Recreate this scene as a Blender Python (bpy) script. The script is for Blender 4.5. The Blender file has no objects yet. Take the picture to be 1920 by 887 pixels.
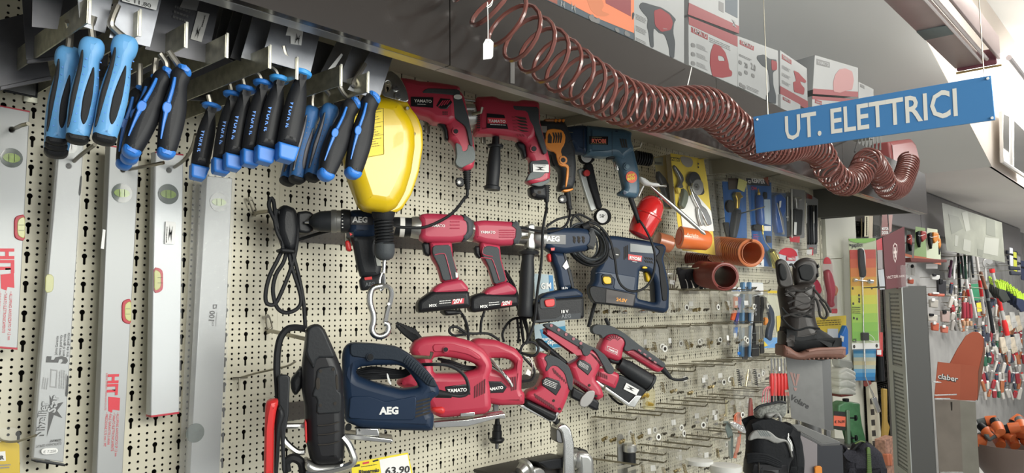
import bpy, bmesh, math, random
from mathutils import Vector as V, Matrix
random.seed(7)
S=bpy.context.scene; COL=S.collection
# ---------------------------------------------------------------- camera (solved from the perforated wall grid)
FPX,YAW,PIT,ROL,CD,CH=1419.44,0.840753734,0.0867811904,-0.0086580109,1.473,1.5
cy,sy,cp,sp=math.cos(YAW),math.sin(YAW),math.cos(PIT),math.sin(PIT)
CF=V((sy*cp,cy*cp,sp)); r0=V((cy,-sy,0)); u0=r0.cross(CF)
CR=math.cos(ROL)*r0+math.sin(ROL)*u0; CU=-math.sin(ROL)*r0+math.cos(ROL)*u0
CAM=V((0,-CD,CH))
cd=bpy.data.cameras.new('camera'); cam=bpy.data.objects.new('camera',cd); COL.objects.link(cam)
cd.sensor_width=36; cd.lens=FPX/1920*36; cd.clip_start=.02; cd.clip_end=100
cam.matrix_world=Matrix(((CR.x,CU.x,-CF.x,CAM.x),(CR.y,CU.y,-CF.y,CAM.y),(CR.z,CU.z,-CF.z,CAM.z),(0,0,0,1)))
S.camera=cam
S.view_settings.view_transform='Standard'; S.view_settings.look='None'; S.view_settings.gamma=1
S.view_settings.use_curve_mapping=False; S.view_settings.exposure=-0.12
w=bpy.data.worlds.new('shop_ambient'); S.world=w; w.use_nodes=True
w.node_tree.nodes['Background'].inputs[0].default_value=(.93,.96,1,1); w.node_tree.nodes['Background'].inputs[1].default_value=.42
def area(name,loc,size,power,col,target,spread=180):
    l=bpy.data.lights.new(name,'AREA'); l.shape='RECTANGLE'; l.size,l.size_y=size; l.energy=power; l.color=col; l.spread=math.radians(spread)
    o=bpy.data.objects.new(name,l); COL.objects.link(o); o.location=loc
    d=V(target)-V(loc); o.rotation_euler=d.to_track_quat('-Z','Y').to_euler(); return o
area('aisle_lamp',(1.2,-3.0,2.25),(3.0,.6),34,(1,.985,.90),(1.7,0,2.02),95)
area('added_front_fill',(1.6,-3.6,1.55),(3.2,1.2),26,(.97,1,.96),(1.7,0,1.8),120)  # added unseen fill light from the front, reaching the drills under the canopy
area('aisle_lamp',(3.6,-1.5,3.2),(2.4,.3),34,(1,.97,.9),(3.6,-.3,1.4))
area('aisle_lamp',(7.2,-1.6,2.7),(3,.4),110,(1,.97,.93),(8,.4,1.3))
# ---------------------------------------------------------------- pixel helpers: a pixel of the 1920x887 frame -> a world point
def ray(x,y): return CF+(x-960)/FPX*CR-(y-443.5)/FPX*CU
def at(x,y,Y):
    d=ray(x,y); return CAM+d*((CD-Y)/d.y)
def atx(x,y,X):
    d=ray(x,y); return CAM+d*(X/d.x)
def atz(x,y,Z):
    d=ray(x,y); return CAM+d*((Z-CH)/d.z)
class Fr:   # upright plane through pixel (x,y) at distance Y from the wall, turned phi degrees towards the aisle, leaning back tilt
    def __init__(s,x,y,Y,phi=0,tilt=0,X=None):
        s.O=at(x,y,Y) if X is None else atx(x,y,X)
        a=math.radians(phi); s.u=V((math.cos(a),math.sin(a),0)); n=V((math.sin(a),-math.cos(a),0))
        t=math.radians(tilt); s.n=n*math.cos(t)+V((0,0,math.sin(t))); s.v=s.n.cross(s.u)
        s.M=Matrix(((s.u.x,s.v.x,s.n.x,s.O.x),(s.u.y,s.v.y,s.n.y,s.O.y),(s.u.z,s.v.z,s.n.z,s.O.z),(0,0,0,1)))
    def P(s,x,y,o=0):
        d=ray(x,y); t=(s.O+s.n*o-CAM).dot(s.n)/d.dot(s.n); return CAM+d*t
    def L(s,x,y,o=0):
        q=s.P(x,y,o)-s.O; return (q.dot(s.u),q.dot(s.v))
    def W(s,a,b,o=0): return s.O+s.u*a+s.v*b+s.n*o
# ---------------------------------------------------------------- materials
MATS={}
def mat(name,c,r=.5,m=0,n=0,ns=30,coat=0,bump=0,tr=0,al=1,emi=0,c2=None,spec=.5):
    if name in MATS: return MATS[name]
    M=bpy.data.materials.new(name); M.use_nodes=True; nt=M.node_tree; b=nt.nodes['Principled BSDF']
    b.inputs['Base Color'].default_value=(*c,1); b.inputs['Roughness'].default_value=r; b.inputs['Metallic'].default_value=m
    b.inputs['Coat Weight'].default_value=coat; b.inputs['Transmission Weight'].default_value=tr; b.inputs['Alpha'].default_value=al
    b.inputs['Specular IOR Level'].default_value=spec
    if emi: b.inputs['Emission Color'].default_value=(*c,1); b.inputs['Emission Strength'].default_value=emi
    if n or bump:
        tc=nt.nodes.new('ShaderNodeTexCoord'); t=nt.nodes.new('ShaderNodeTexNoise'); t.inputs['Scale'].default_value=ns; t.inputs['Detail'].default_value=4
        nt.links.new(tc.outputs['Object'],t.inputs['Vector'])
        if n:
            mx=nt.nodes.new('ShaderNodeMix'); mx.data_type='RGBA'
            d=c2 or tuple(max(0,k*(1-n)) for k in c); e=c if c2 else tuple(min(1,k*(1+n)) for k in c)
            mx.inputs[6].default_value=(*d,1); mx.inputs[7].default_value=(*e,1)
            rp=nt.nodes.new('ShaderNodeMapRange'); rp.inputs[1].default_value=.3; rp.inputs[2].default_value=.7
            nt.links.new(t.outputs[0],rp.inputs[0]); nt.links.new(rp.outputs[0],mx.inputs[0]); nt.links.new(mx.outputs[2],b.inputs['Base Color'])
        if bump:
            bp=nt.nodes.new('ShaderNodeBump'); bp.inputs['Strength'].default_value=bump; bp.inputs['Distance'].default_value=.002
            nt.links.new(t.outputs[0],bp.inputs['Height']); nt.links.new(bp.outputs[0],b.inputs['Normal'])
    MATS[name]=M; return M
CREAM=mat('cream_steel',(.62,.59,.47),.45,n=.05,ns=4)
BACK=mat('dark_backing',(.035,.03,.025),.9,n=.2)
BLACK=mat('black_plastic',(.009,.010,.012),.45,bump=.15,ns=300,spec=.3)
RUBBER=mat('black_rubber',(.013,.014,.016),.6,bump=.2,ns=400,spec=.25)
DGREY=mat('dark_grey_rubber',(.055,.062,.068),.6,bump=.2,ns=400,spec=.3)
MGREY=mat('mid_grey_rubber',(.13,.15,.15),.6,bump=.2,ns=400)
RED=mat('red_tool_plastic',(.44,.032,.065),.38,n=.06,ns=8,bump=.08)
PINKRED=mat('crimson_tool_plastic',(.42,.035,.075),.42,n=.06,ns=8,bump=.08)
NAVY=mat('navy_tool_plastic',(.010,.024,.055),.46,n=.1,ns=10,bump=.08,spec=.3)
TEAL=mat('petrol_blue_plastic',(.045,.10,.15),.38,n=.1,ns=10,bump=.08)
ORANGE=mat('orange_plastic',(.72,.25,.03),.4)
YELLOW=mat('yellow_paint',(.62,.43,.004),.3,coat=.2)
YSW=mat('yellow_switch',(.8,.52,.01),.4)
REDSW=mat('red_switch',(.62,.03,.03),.4)
STEEL=mat('bright_steel',(.62,.62,.60),.25,1,n=.1,ns=20)
ZINC=mat('zinc_wire',(.36,.34,.28),.35,1,n=.1)
DSTEEL=mat('dark_steel',(.16,.16,.16),.35,1)
ALU=mat('anodised_aluminium',(.36,.37,.37),.45,.35,n=.04,ns=3)
WHITE=mat('white_paper',(.80,.80,.78),.6)
INK=mat('black_ink',(.02,.02,.02),.6)
WPRINT=mat('white_print',(.82,.82,.80),.5)
RPRINT=mat('red_print',(.62,.04,.06),.5)
GPRINT=mat('grey_print',(.25,.25,.25),.5)
BLUE=mat('blue_grip',(.035,.22,.62),.45,n=.08,ns=15,bump=.1)
BLUE2=mat('bright_blue_trim',(.03,.20,.66),.42)
# ---------------------------------------------------------------- mesh helpers
def link(name,me,m=None,par=None,smooth=True):
    me.name=name
    if m is not None: me.materials.clear(); me.materials.append(m)
    o=bpy.data.objects.new(name,me); COL.objects.link(o)
    if smooth:
        for p in me.polygons: p.use_smooth=True
        try: me.set_sharp_from_angle(angle=math.radians(38))
        except Exception: pass
    if par is not None:
        o.parent=par
        if name_loc(par)!=V((0,0,0)): me.transform(Matrix.Translation(-name_loc(par)))
    return o
def name_loc(o):
    p=V((0,0,0))
    while o is not None: p=p+o.location; o=o.parent
    return p
def tag(o,label,cat,group=None,kind=None):
    if label: o['label']=label
    if cat: o['category']=cat
    if group: o['group']=group
    if kind: o['kind']=kind
    return o
def struct(o): o['kind']='structure'; return o
def empty(name,loc,label,cat,group=None):
    o=bpy.data.objects.new(name,None); COL.objects.link(o); o.location=loc; o.empty_display_size=.02
    return tag(o,label,cat,group)
def ptag(o,label): o['label']=label; return o
def cat_rom(pts,k=4,closed=True):
    n=len(pts); out=[]
    rng=range(n) if closed else range(n-1)
    for i in rng:
        g=(lambda j:pts[j%n]) if closed else (lambda j:pts[min(max(j,0),n-1)])
        p0,p1,p2,p3=g(i-1),g(i),g(i+1),g(i+2)
        for s in range(k):
            t=s/k
            out.append(tuple(.5*((2*b)+(-a+c)*t+(2*a-5*b+4*c-d)*t*t+(-a+3*b-3*c+d)*t**3) for a,b,c,d in zip(p0,p1,p2,p3)))
    if not closed: out.append(tuple(pts[-1]))
    return out
def chaik(pts,k=2,lim=.0045):   # corner rounding that stays inside the outline
    for _ in range(k):
        o=[]; n=len(pts)
        for i in range(n):
            a,b=pts[i],pts[(i+1)%n]; d=math.dist(a,b)
            q=min(.25,lim/d if d>1e-9 else .25)
            o+=[tuple(a[j]*(1-q)+b[j]*q for j in range(len(a))),tuple(a[j]*q+b[j]*(1-q) for j in range(len(a)))]
        pts=o; lim*=.55
    return pts
def ext2(name,loops,M,th,bev,m,par,res=2,smooth=True):   # filled outline (with holes) in plane coordinates, extruded th, rounded rim
    c=bpy.data.curves.new(name,'CURVE'); c.dimensions='2D'; c.fill_mode='BOTH'
    bev=min(bev,th/2-1e-5) if bev else 0
    c.extrude=max(th/2-bev,0); c.bevel_depth=bev; c.bevel_resolution=res; c.offset=-bev
    for L in loops:
        s=c.splines.new('POLY'); s.points.add(len(L)-1); s.use_cyclic_u=True
        for p,q in zip(s.points,L): p.co=(q[0],q[1],0,1)
    t=bpy.data.objects.new('t',c); me=bpy.data.meshes.new_from_object(t); bpy.data.objects.remove(t); bpy.data.curves.remove(c)
    me.transform(M); return link(name,me,m,par,smooth)
def ext(name,f,pts,o,th,bev,m,par,holes=(),sm=1,res=2,fo=None):
    "pixel outline pts on plane f at offset o (middle of the thickness)"
    if fo is None: fo=o
    L=[[f.L(*p,fo) for p in pts]]+[[f.L(*p,fo) for p in h] for h in holes]
    if sm: L=[chaik(l,sm) for l in L]
    return ext2(name,L,f.M@Matrix.Translation((0,0,o)),th,bev,m,par,res)
def box(name,c,s,m,par=None,bev=0,rot=None,smooth=True):
    bm=bmesh.new(); bmesh.ops.create_cube(bm,size=1)
    for v in bm.verts: v.co=V((v.co.x*s[0],v.co.y*s[1],v.co.z*s[2]))
    if bev: bmesh.ops.bevel(bm,geom=bm.edges[:],offset=bev,segments=2,affect='EDGES',profile=.5)
    me=bpy.data.meshes.new(name); bm.to_mesh(me); bm.free()
    T=Matrix.Translation(c)
    if rot is not None: T=T@rot
    me.transform(T); return link(name,me,m,par,smooth)
def tubemesh(paths,r,seg=8):
    vs=[];fs=[]
    for P in paths:
        P=[V(p) for p in P]; n=len(P); rr=r if callable(r) else (lambda t:r)
        t0=(P[1]-P[0]).normalized(); N=t0.orthogonal().normalized()
        b0=len(vs)
        for i in range(n):
            t=(P[min(i+1,n-1)]-P[max(i-1,0)]); t=t.normalized() if t.length>1e-9 else t0
            N=(N-t*N.dot(t)).normalized(); B=t.cross(N); q=rr(i/(n-1))
            for k in range(seg):
                a=2*math.pi*k/seg; vs.append(P[i]+(N*math.cos(a)+B*math.sin(a))*q)
        for i in range(n-1):
            for k in range(seg):
                a=b0+i*seg+k; b=b0+i*seg+(k+1)%seg; fs.append((a,b,b+seg,a+seg))
        fs.append(tuple(b0+k for k in reversed(range(seg)))); fs.append(tuple(b0+(n-1)*seg+k for k in range(seg)))
    return vs,fs
def mk(name,vs,fs,m,par=None,smooth=True):
    me=bpy.data.meshes.new(name); me.from_pydata([tuple(v) for v in vs],[],fs); me.update(); return link(name,me,m,par,smooth)
def tube(name,paths,r,m,par=None,seg=8,k=4):
    if not isinstance(paths[0][0],(tuple,list,V)): paths=[paths]
    Q=[[V(p) for p in (cat_rom([tuple(q) for q in P],k,False) if k>1 and len(P)>2 else P)] for P in paths]
    vs,fs=tubemesh(Q,r,seg); return mk(name,vs,fs,m,par)
def wire(name,f,pts,r,m,par=None,o=0,seg=6,k=4):   # cord through pixels; a point may be (x,y) or (x,y,offset)
    return tube(name,[f.P(p[0],p[1],p[2] if len(p)>2 else o) for p in pts],r,m,par,seg,k)
def lathe(name,A,B,prof,m,par=None,seg=20,sc=(1,1),cap=True):   # prof: (t along A->B, radius)
    A=V(A);B=V(B); t=(B-A); N=t.orthogonal().normalized(); Q=t.normalized().cross(N); vs=[];fs=[]
    for (k,r) in prof:
        for i in range(seg):
            a=2*math.pi*i/seg; vs.append(A+t*k+(N*math.cos(a)*sc[0]+Q*math.sin(a)*sc[1])*r)
    for j in range(len(prof)-1):
        for i in range(seg):
            a=j*seg+i;b=j*seg+(i+1)%seg; fs.append((a,b,b+seg,a+seg))
    if cap: fs.append(tuple(reversed(range(seg)))); fs.append(tuple((len(prof)-1)*seg+i for i in range(seg)))
    return mk(name,vs,fs,m,par)
def quad(name,P,m,par=None,th=.0008,n=None):   # thin four-cornered sheet
    P=[V(p) for p in P]
    if n is None: n=(P[1]-P[0]).cross(P[2]-P[0]).normalized()
    N=len(P); vs=P+[p-n*th for p in P]
    fs=[tuple(range(N)),tuple(reversed(range(N,2*N)))]+[(i,i+N,(i+1)%N+N,(i+1)%N) for i in range(N)]
    fs=[tuple(reversed(q)) for q in fs]; fs[0]=tuple(range(N)); fs[1]=tuple(reversed(range(N,2*N)))
    return mk(name,vs,fs,m,par,False)
def flat(name,f,pts,m,par,o,th=.0008): return quad(name,[f.P(*p,o) for p in pts],m,par,th,f.n)
FONT={}
def text(name,s,f,a,b,h,o,m,par,bold=.0,shear=0,depth=.0003):
    "lettering whose baseline runs from pixel a to pixel b on plane f; h = letter height in metres, None keeps the font's proportion"
    c=bpy.data.curves.new(name,'FONT'); c.body=s; c.size=1; c.extrude=0; c.offset=bold; c.shear=shear; c.resolution_u=2
    t=bpy.data.objects.new('t',c); me=bpy.data.meshes.new_from_object(t); bpy.data.objects.remove(t); bpy.data.curves.remove(c)
    xs=[v.co.x for v in me.vertices]; ys=[v.co.y for v in me.vertices]; x0,x1=min(xs),max(xs); W=x1-x0
    A=f.P(*a,o);B=f.P(*b,o); d=B-A; k=d.length/W; u=d.normalized(); v=f.n.cross(u); kh=k if h is None else h/.73
    for q in me.vertices:
        q.co=A+u*((q.co.x-x0)*k)+v*(q.co.y*kh)+f.n*depth
    return link(name,me,m,par,False)
def bars(name,f,a,b,c,d,n,o,m,par,fill=.55,rnd=True):   # bar code: strips between the edge a-b and the edge c-d
    A,B,C,D=[f.P(*p,o) for p in (a,b,c,d)]; vs=[];fs=[]; rg=random.Random(n)
    t=0
    while t<1:
        wd=rg.uniform(.3,1.6)/n*fill*2; e=min(1,t+wd); i=len(vs)
        vs+=[A.lerp(B,t),A.lerp(B,e),C.lerp(D,e),C.lerp(D,t)]; fs.append((i,i+1,i+2,i+3)); t=e+rg.uniform(.3,1.3)/n
    return mk(name,[v+f.n*.0004 for v in vs],fs,m,par,False)
def linesof(name,f,a,b,c,n,o,m,par,ht=.45,ragged=.3):   # small print too fine to read: n printed rows from edge a-b down to c
    A,B,C=[f.P(*p,o) for p in (a,b,c)]; vs=[];fs=[]; rg=random.Random(n+int(a[0]))
    for k in range(n):
        p=A.lerp(C,k/n); q=A.lerp(C,(k+ht)/n); x=0; E=1-rg.random()*ragged
        while x<E:
            wd=rg.uniform(.05,.16); e=min(E,x+wd); i=len(vs); d=B-A
            vs+=[p+d*x,p+d*e,q+d*e,q+d*x]; fs.append((i,i+1,i+2,i+3)); x=e+.025
    return mk(name,[v+f.n*.0004 for v in vs],fs,m,par,False)
# ================================================================ SETTING
def peg_mesh(nk,rows=8):
    W=nk*.045+.01; vs=[];fs=[]
    def cell(x,a,b_,hole,cz):
        n=len(hole); b=len(vs); o=[]; hz=(a+b_)/2; hh=(a-b_)/2
        for (px_,pz) in hole:
            dx,dz=px_-x,pz-hz; k=max(abs(dx)/.0075,abs(dz)/hh); o.append([x+dx/k,hz+dz/k])
        for sx in (-1,1):
            for sz in (a,b_):
                j=min(range(n),key=lambda i:(o[i][0]-x-sx*.0075)**2+(o[i][1]-sz)**2); o[j]=[x+sx*.0075,sz]
        for p in hole: vs.append((p[0],0,p[1]))
        for p in o: vs.append((p[0],0,p[1]))
        for p in hole: vs.append((p[0],.0014,p[1]))
        for i in range(n):
            j=(i+1)%n; fs.append((b+i,b+n+i,b+n+j,b+j)); fs.append((b+i,b+j,b+2*n+j,b+2*n+i))
    for c in range(nk*3):
        x=.005+.015*(c+.5)
        for r in range(rows):
            t=-.05*r; B=[0,.00875,.02125,.03375,.05]
            L=[('d',0,1),('k',1,3),('d',3,4)] if c%3==1 else [('d',i,i+1) for i in range(4)]
            for kd,i,j in L:
                a,b_=t-B[i],t-B[j]; zc=(a+b_)/2
                if kd=='d': hole=[(x+.0025*math.cos(q),zc+.0025*math.sin(q)) for q in [math.pi/8+math.pi/4*i for i in range(8)]]
                else:
                    hz=a-.0062; hole=[(x+.0047*math.cos(q),hz+.0047*math.sin(q)) for q in [math.radians(-62+304*i/10) for i in range(11)]]
                    hole+=[(x-.0022,hz-.0145),(x,hz-.016),(x+.0022,hz-.0145)]
                cell(x,a,b_,hole,zc)
    H=.05*rows; e=.0014; b=len(vs)
    for p in [(0,-H+e),(W,-H+e),(W,-e),(0,-e)]: vs.append((p[0],-.0004,p[1]))
    for p in [(0,-H+e),(W,-H+e),(W,-e),(0,-e)]: vs.append((p[0],.016,p[1]))
    for i in range(4): j=(i+1)%4; fs.append((b+i,b+4+i,b+4+j,b+j))
    for x0,x1 in ((0,.005),(W-.005,W)):
        b=len(vs); vs.extend([(x0,0,-H+e),(x1,0,-H+e),(x1,0,-e),(x0,0,-e)]); fs.append((b,b+1,b+2,b+3))
    me=bpy.data.meshes.new('perforated_panel'); me.from_pydata(vs,[],fs); me.update()
    bm=bmesh.new(); bm.from_mesh(me); bmesh.ops.recalc_face_normals(bm,faces=bm.faces); bm.to_mesh(me); bm.free()
    me.materials.append(CREAM); return me
WB=box('wall_back',(1.85,.045,1.1),(6.9,.03,2.2),BACK); struct(WB)
PM=peg_mesh(22); PS=peg_mesh(5)
for x,pm in ((-1.115,PM),(-.115,PM),(.885,PM),(1.885,PM),(2.885,PM),(3.885,PS)):
    for zt in (2.104,1.704,1.304,.904):
        o=bpy.data.objects.new('perforated_panel',pm); COL.objects.link(o); o.parent=WB; o.location=(x,0,zt)
# slotted uprights behind the joints of the panels
for x in (-.115,.885,1.885,2.885,3.885,4.16):
    p=box('upright',(x,.014,1.1),(.028,.02,2.2),CREAM,WB)
    vs=[];fs=[]
    for k in range(40):
        z=.15+.05*k
        for s in (-.0,):
            i=len(vs); vs+=[(x-.0028,.0035,z),(x+.0028,.0035,z),(x+.0028,.0035,z+.026),(x-.0028,.0035,z+.026)]; fs.append((i,i+1,i+2,i+3))
    mk('slot',vs,fs,BACK,p,False)
PLAIN=mat('beige_painted_board',(.60,.60,.52),.6,n=.03,ns=2)
struct(box('wall_plain',(4.43,-.004,1.1),(.50,.02,2.2),PLAIN))
w2=box('wall_end',(5.0,.02,1.1),(.6,.04,2.2),BACK); struct(w2)
for zt in (1.97,1.57,1.17,.77):
    o=bpy.data.objects.new('perforated_panel',PS); COL.objects.link(o); o.parent=w2; o.location=(4.70,0,zt)
    o=bpy.data.objects.new('perforated_panel',PS); COL.objects.link(o); o.parent=w2; o.location=(4.97,0,zt)
# canopy
FAS=mat('dark_glossy_laminate',(.026,.022,.020),.17,n=.06,ns=2,spec=.65)
UNDER=mat('beige_shelf_underside',(.36,.34,.27),.55,n=.05,ns=3)
cn=empty('shelf_canopy',(1.5,-.25,1.91),'long overhead shelf with dark glossy fascia running above the perforated wall','shelf')
xs=[-1.115,-.115,.885,1.885,2.885,4.07]
for a,b in zip(xs,xs[1:]):
    box('fascia_panel',((a+b)/2,-.532,2.008),(b-a-.0025,.016,.196),FAS,cn,0,None,False)
    box('fascia_lip',((a+b)/2,-.513,1.911),(b-a-.0015,.024,.003),mat('grey_lip',(.3,.3,.3),.3,.6),cn)
    box('shelf_board',((a+b)/2,-.250,2.107),(b-a-.001,.498,.044),UNDER,cn,.002)
    box('stiffener',((a+b)/2,-.30,2.078),(b-a-.004,.04,.016),UNDER,cn,.002)
for x in (-.115,.885,1.885,2.885):
    k=.03 if x==1.885 else 0; quad('bracket',[(x,0,2.085),(x,0,2.028+k),(x,-.505,1.990+2*k),(x,-.505,2.085)],UNDER,cn,.003)
quad('end_board',[(4.06,.0,2.085),(4.06,0,1.935),(4.06,-.52,1.918),(4.06,-.52,2.1)],mat('end_grey',(.11,.11,.10),.6),cn,.012)
quad('end_board',[(4.155,.0,2.105),(4.155,0,1.935),(4.155,-.48,1.935),(4.155,-.48,2.105)],MATS['end_grey'],cn,.012)
# ceiling: stair soffit, its level part, upper ceiling
CEIL=mat('grey_ceiling_paint',(.74,.75,.73),.85,n=.03,ns=1.5)
CE2=mat('pale_ceiling_paint',(.80,.78,.76),.85,n=.03,ns=1.5)
CCR=mat('cream_bulkhead',(.78,.70,.62),.7)
struct(quad('ceiling_sloped',[(5.36,-.61,2.30),(5.36,1.2,2.30),(-1.5,1.2,4.3),(-1.5,-.61,4.3)],CEIL,None,.02,V((0,0,-1))))
struct(quad('ceiling_low',[(14,-.61,2.3),(14,1.2,2.3),(5.36,1.2,2.3),(5.36,-.61,2.3)],CE2,None,.02,V((0,0,-1))))
struct(quad('wall_bulkhead',[(14,-.612,2.3),(5.36,-.612,2.3),(1.5,-.612,3.43),(14,-.612,3.43)],CCR,None,.015,V((0,-1,0))))
struct(quad('ceiling_upper',[(-1.5,-4,3.4),(14,-4,3.4),(14,1.3,3.4),(-1.5,1.3,3.4)],CEIL,None,.02,V((0,0,-1))))
struct(box('floor',(5,-1.5,-.01),(15,6,.02),mat('floor_grey',(.58,.57,.54),.5,n=.1,ns=2)))
# far wall of the garden bay
struct(box('wall_far',(9.2,.06,1.15),(8.3,.04,2.3),mat('far_wall_grey',(.30,.30,.29),.8,n=.15,ns=6)))
struct(box('wall_end_cap',(13.6,-1.8,1.7),(.05,5.2,3.4),mat('white_end_wall',(.85,.82,.80),.7)))
fp=empty('far_shelf_canopy',(7,-.03,2.0),'dark grey canopy above the garden tool bay beyond the electric tools','shelf')
for a,b in ((5.25,6.05),(6.06,7.3),(7.31,8.8),(8.81,10.4)):
    box('fascia_panel',((a+b)/2,-.03,2.14),(b-a,.02,.30),mat('mid_grey_laminate',(.13,.125,.13),.3,spec=.6),fp,0,None,False)
    box('shelf_board',((a+b)/2,.0,2.02),(b-a,.05,.02),UNDER,fp,.002)
# lamp trough and its tube diffuser along the aisle ceiling
TR=mat('mauve_aluminium',(.42,.33,.33),.35,.5,n=.08,ns=6)
tr=empty('ceiling_light_trough',(3.2,-.83,2.5),'long pink-grey aluminium light trough with bright tube hanging over the aisle','ceiling light')
box('trough_bottom',(2.55,-.815,2.515),(2.35,.11,.02),TR,tr,.003)
tube('edge_rail',[(1.4,-.865,2.505),(3.70,-.865,2.505)],.006,mat('pale_rail',(.75,.7,.7),.3,.6),tr)
tube('edge_rail',[(1.4,-.885,2.515),(3.70,-.885,2.515)],.008,MATS['pale_rail'],tr)
box('trough_side',(2.55,-.925,2.56),(2.35,.012,.10),TR,tr,.003)
box('joining_plate',(3.15,-.815,2.503),(.12,.105,.006),mat('slate_plate',(.13,.16,.16),.6),tr,.001)
box('end_cap',(3.735,-.84,2.53),(.02,.15,.07),mat('dark_mauve',(.17,.05,.07),.5),tr,.006)
tube('brass_edge',[(3.745,-.76,2.49),(3.745,-.93,2.49)],.005,mat('brass',(.5,.36,.15),.4,.6),tr)
LIT=mat('lit_tube_diffuser',(1,.98,.94),.5,emi=3.0)
box('diffuser',(5.2,-.86,2.53),(2.8,.16,.06),LIT,tr,.01)
tube('edge_rail',[(3.76,-.955,2.52),(6.6,-.955,2.52)],.012,MATS['pale_rail'],tr)
tag(tube('ceiling_wire',[(4.3,-1.02,2.56),(4.3,-1.02,3.39)],.003,INK),'thin dark suspension wire hanging beside the light trough','wire')
# angled mirror band high on the bulkhead
mr=empty('mirror_band',(6.6,-.65,2.5),'framed mirror strip high on the cream bulkhead at the far right','mirror')
fm=Fr(1885,230,.66)
MIR=mat('mirror_glass',(.8,.8,.8),.05,1)
F4=lambda a,b,c,d:[fm.P(*p,0) for p in (a,b,c,d)]
quad('glass',F4((1878,212),(1878,300),(1922,330),(1922,232)),MIR,mr,.004,fm.n)
tube('frame',[fm.P(1877,210,.004),fm.P(1878,302,.004),fm.P(1925,333,.004)],.012,mat('pale_frame',(.7,.68,.66),.4),mr,6,1)
tube('frame',[fm.P(1898,218,.004),fm.P(1898,315,.004)],.009,MATS['pale_frame'],mr,6,1)

# smoked plastic strips behind the middle and lower tool rows
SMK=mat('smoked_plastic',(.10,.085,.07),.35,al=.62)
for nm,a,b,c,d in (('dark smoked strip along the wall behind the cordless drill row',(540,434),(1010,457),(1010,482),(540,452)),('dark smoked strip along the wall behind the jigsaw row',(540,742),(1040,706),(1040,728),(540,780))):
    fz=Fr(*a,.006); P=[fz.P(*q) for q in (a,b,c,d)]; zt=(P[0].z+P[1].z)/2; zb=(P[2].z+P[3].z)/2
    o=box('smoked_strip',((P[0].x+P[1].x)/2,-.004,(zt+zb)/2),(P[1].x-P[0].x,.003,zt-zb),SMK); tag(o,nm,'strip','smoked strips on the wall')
# ================================================================ THINGS ON AND IN FRONT OF THE CANOPY
HOSE=mat('brown_red_hose',(.15,.052,.042),.25,coat=.35,n=.05,ns=10)
def coil(name,ctr,pitchf,radf,tr,m,par=None,steps=18,seg=6):
    P=[V(p) for p in cat_rom([tuple(p) for p in ctr],16,False)]
    cum=[0]
    for a,b in zip(P,P[1:]): cum.append(cum[-1]+(b-a).length)
    Ltot=cum[-1]; out=[]; s=0; ang=0; j=0
    T=(P[1]-P[0]).normalized(); N=T.orthogonal().normalized()
    while s<Ltot:
        while cum[j+1]<s and j<len(P)-2: j+=1
        k=(s-cum[j])/max(cum[j+1]-cum[j],1e-9); c=P[j].lerp(P[j+1],k)
        t=(P[min(j+2,len(P)-1)]-P[max(j-1,0)]).normalized()
        N=(N-t*N.dot(t)).normalized(); B=t.cross(N); f=s/Ltot; r=radf(f)
        out.append(c+(N*math.cos(ang)+B*math.sin(ang))*r)
        ang+=2*math.pi/steps; s+=pitchf(f)/steps
    vs,fs=tubemesh([out],tr,seg); return mk(name,vs,fs,m,par)
def lin(*kv):
    def f(t):
        for (a,x),(b,y) in zip(kv,kv[1:]):
            if t<=b: return x+(y-x)*(t-a)/(b-a)
        return kv[-1][1]
    return f
hs=[(868,-90,.615),(905,-20,.62),(960,48,.62),(1030,105,.62),(1100,155,.62),(1170,192,.62),(1240,206,.62),(1300,200,.625),(1335,206,.625),
    (1372,238,.62),(1415,268,.62),(1460,278,.62),(1500,272,.62),(1535,285,.62),(1553,318,.62),(1582,343,.62),(1610,330,.62),(1627,300,.63),(1648,322,.62),(1664,352,.62),(1686,350,.62),(1700,318,.615),(1704,300,.61)]
hose=coil('coiled_air_hose',[at(*p) for p in hs],lin((0,.046),(.25,.030),(.5,.026),(.62,.034),(.72,.025),(1,.020)),lin((0,.050),(.4,.046),(.6,.042),(.75,.042),(1,.040)),.0041,HOSE)
tag(hose,'long coiled brown-red air hose slung in loops along the front of the canopy','hose')
for i,(a,b,c) in enumerate([((1297,126),(1287,170),'at the first high point of the coiled hose'),((1610,256),(1603,285),'holding the hose loop just right of the blue sign')]):
    A=at(*a,.55);B=at(*b,.62)
    tag(tube('hanging_string',[A,B],.0014 if i==0 else .003,WHITE if i==0 else INK,None,5,1),('thin white string ' if i==0 else 'doubled dark cord ')+c,'string')
# price tag on a string
tg=empty('price_tag',at(915,70,.66),'blank white price tag dangling on string from the near end of the hose','tag')
ft=Fr(915,90,.66,10)
ext('card',ft,[(911,73),(919,73),(925,79),(924,106),(921,110),(906,112),(906,82)],0,.001,.0004,mat('tag_card',(.72,.72,.70),.6),tg,[[(914,76),(916,76),(916,79),(914,79)]],0)
tube('string',[ft.P(915,78,.001),ft.P(915,40,.002),ft.P(914,4,.001)],.0008,WHITE,tg,5,2)
tube('string',[ft.P(912,12,0),ft.P(919,8,.004),ft.P(924,0,0),ft.P(921,10,-.004),ft.P(914,15,0)],.0008,WHITE,tg,5)
# clear tape on the fascia
tag(flat('clear_tape',Fr(962,130,.5405),[(957,111),(965,111),(965,157),(957,156)],mat('clear_tape',(.13,.125,.12),.25),None,.0006,.0004),'short vertical strip of clear tape on the dark fascia','tape')
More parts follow.
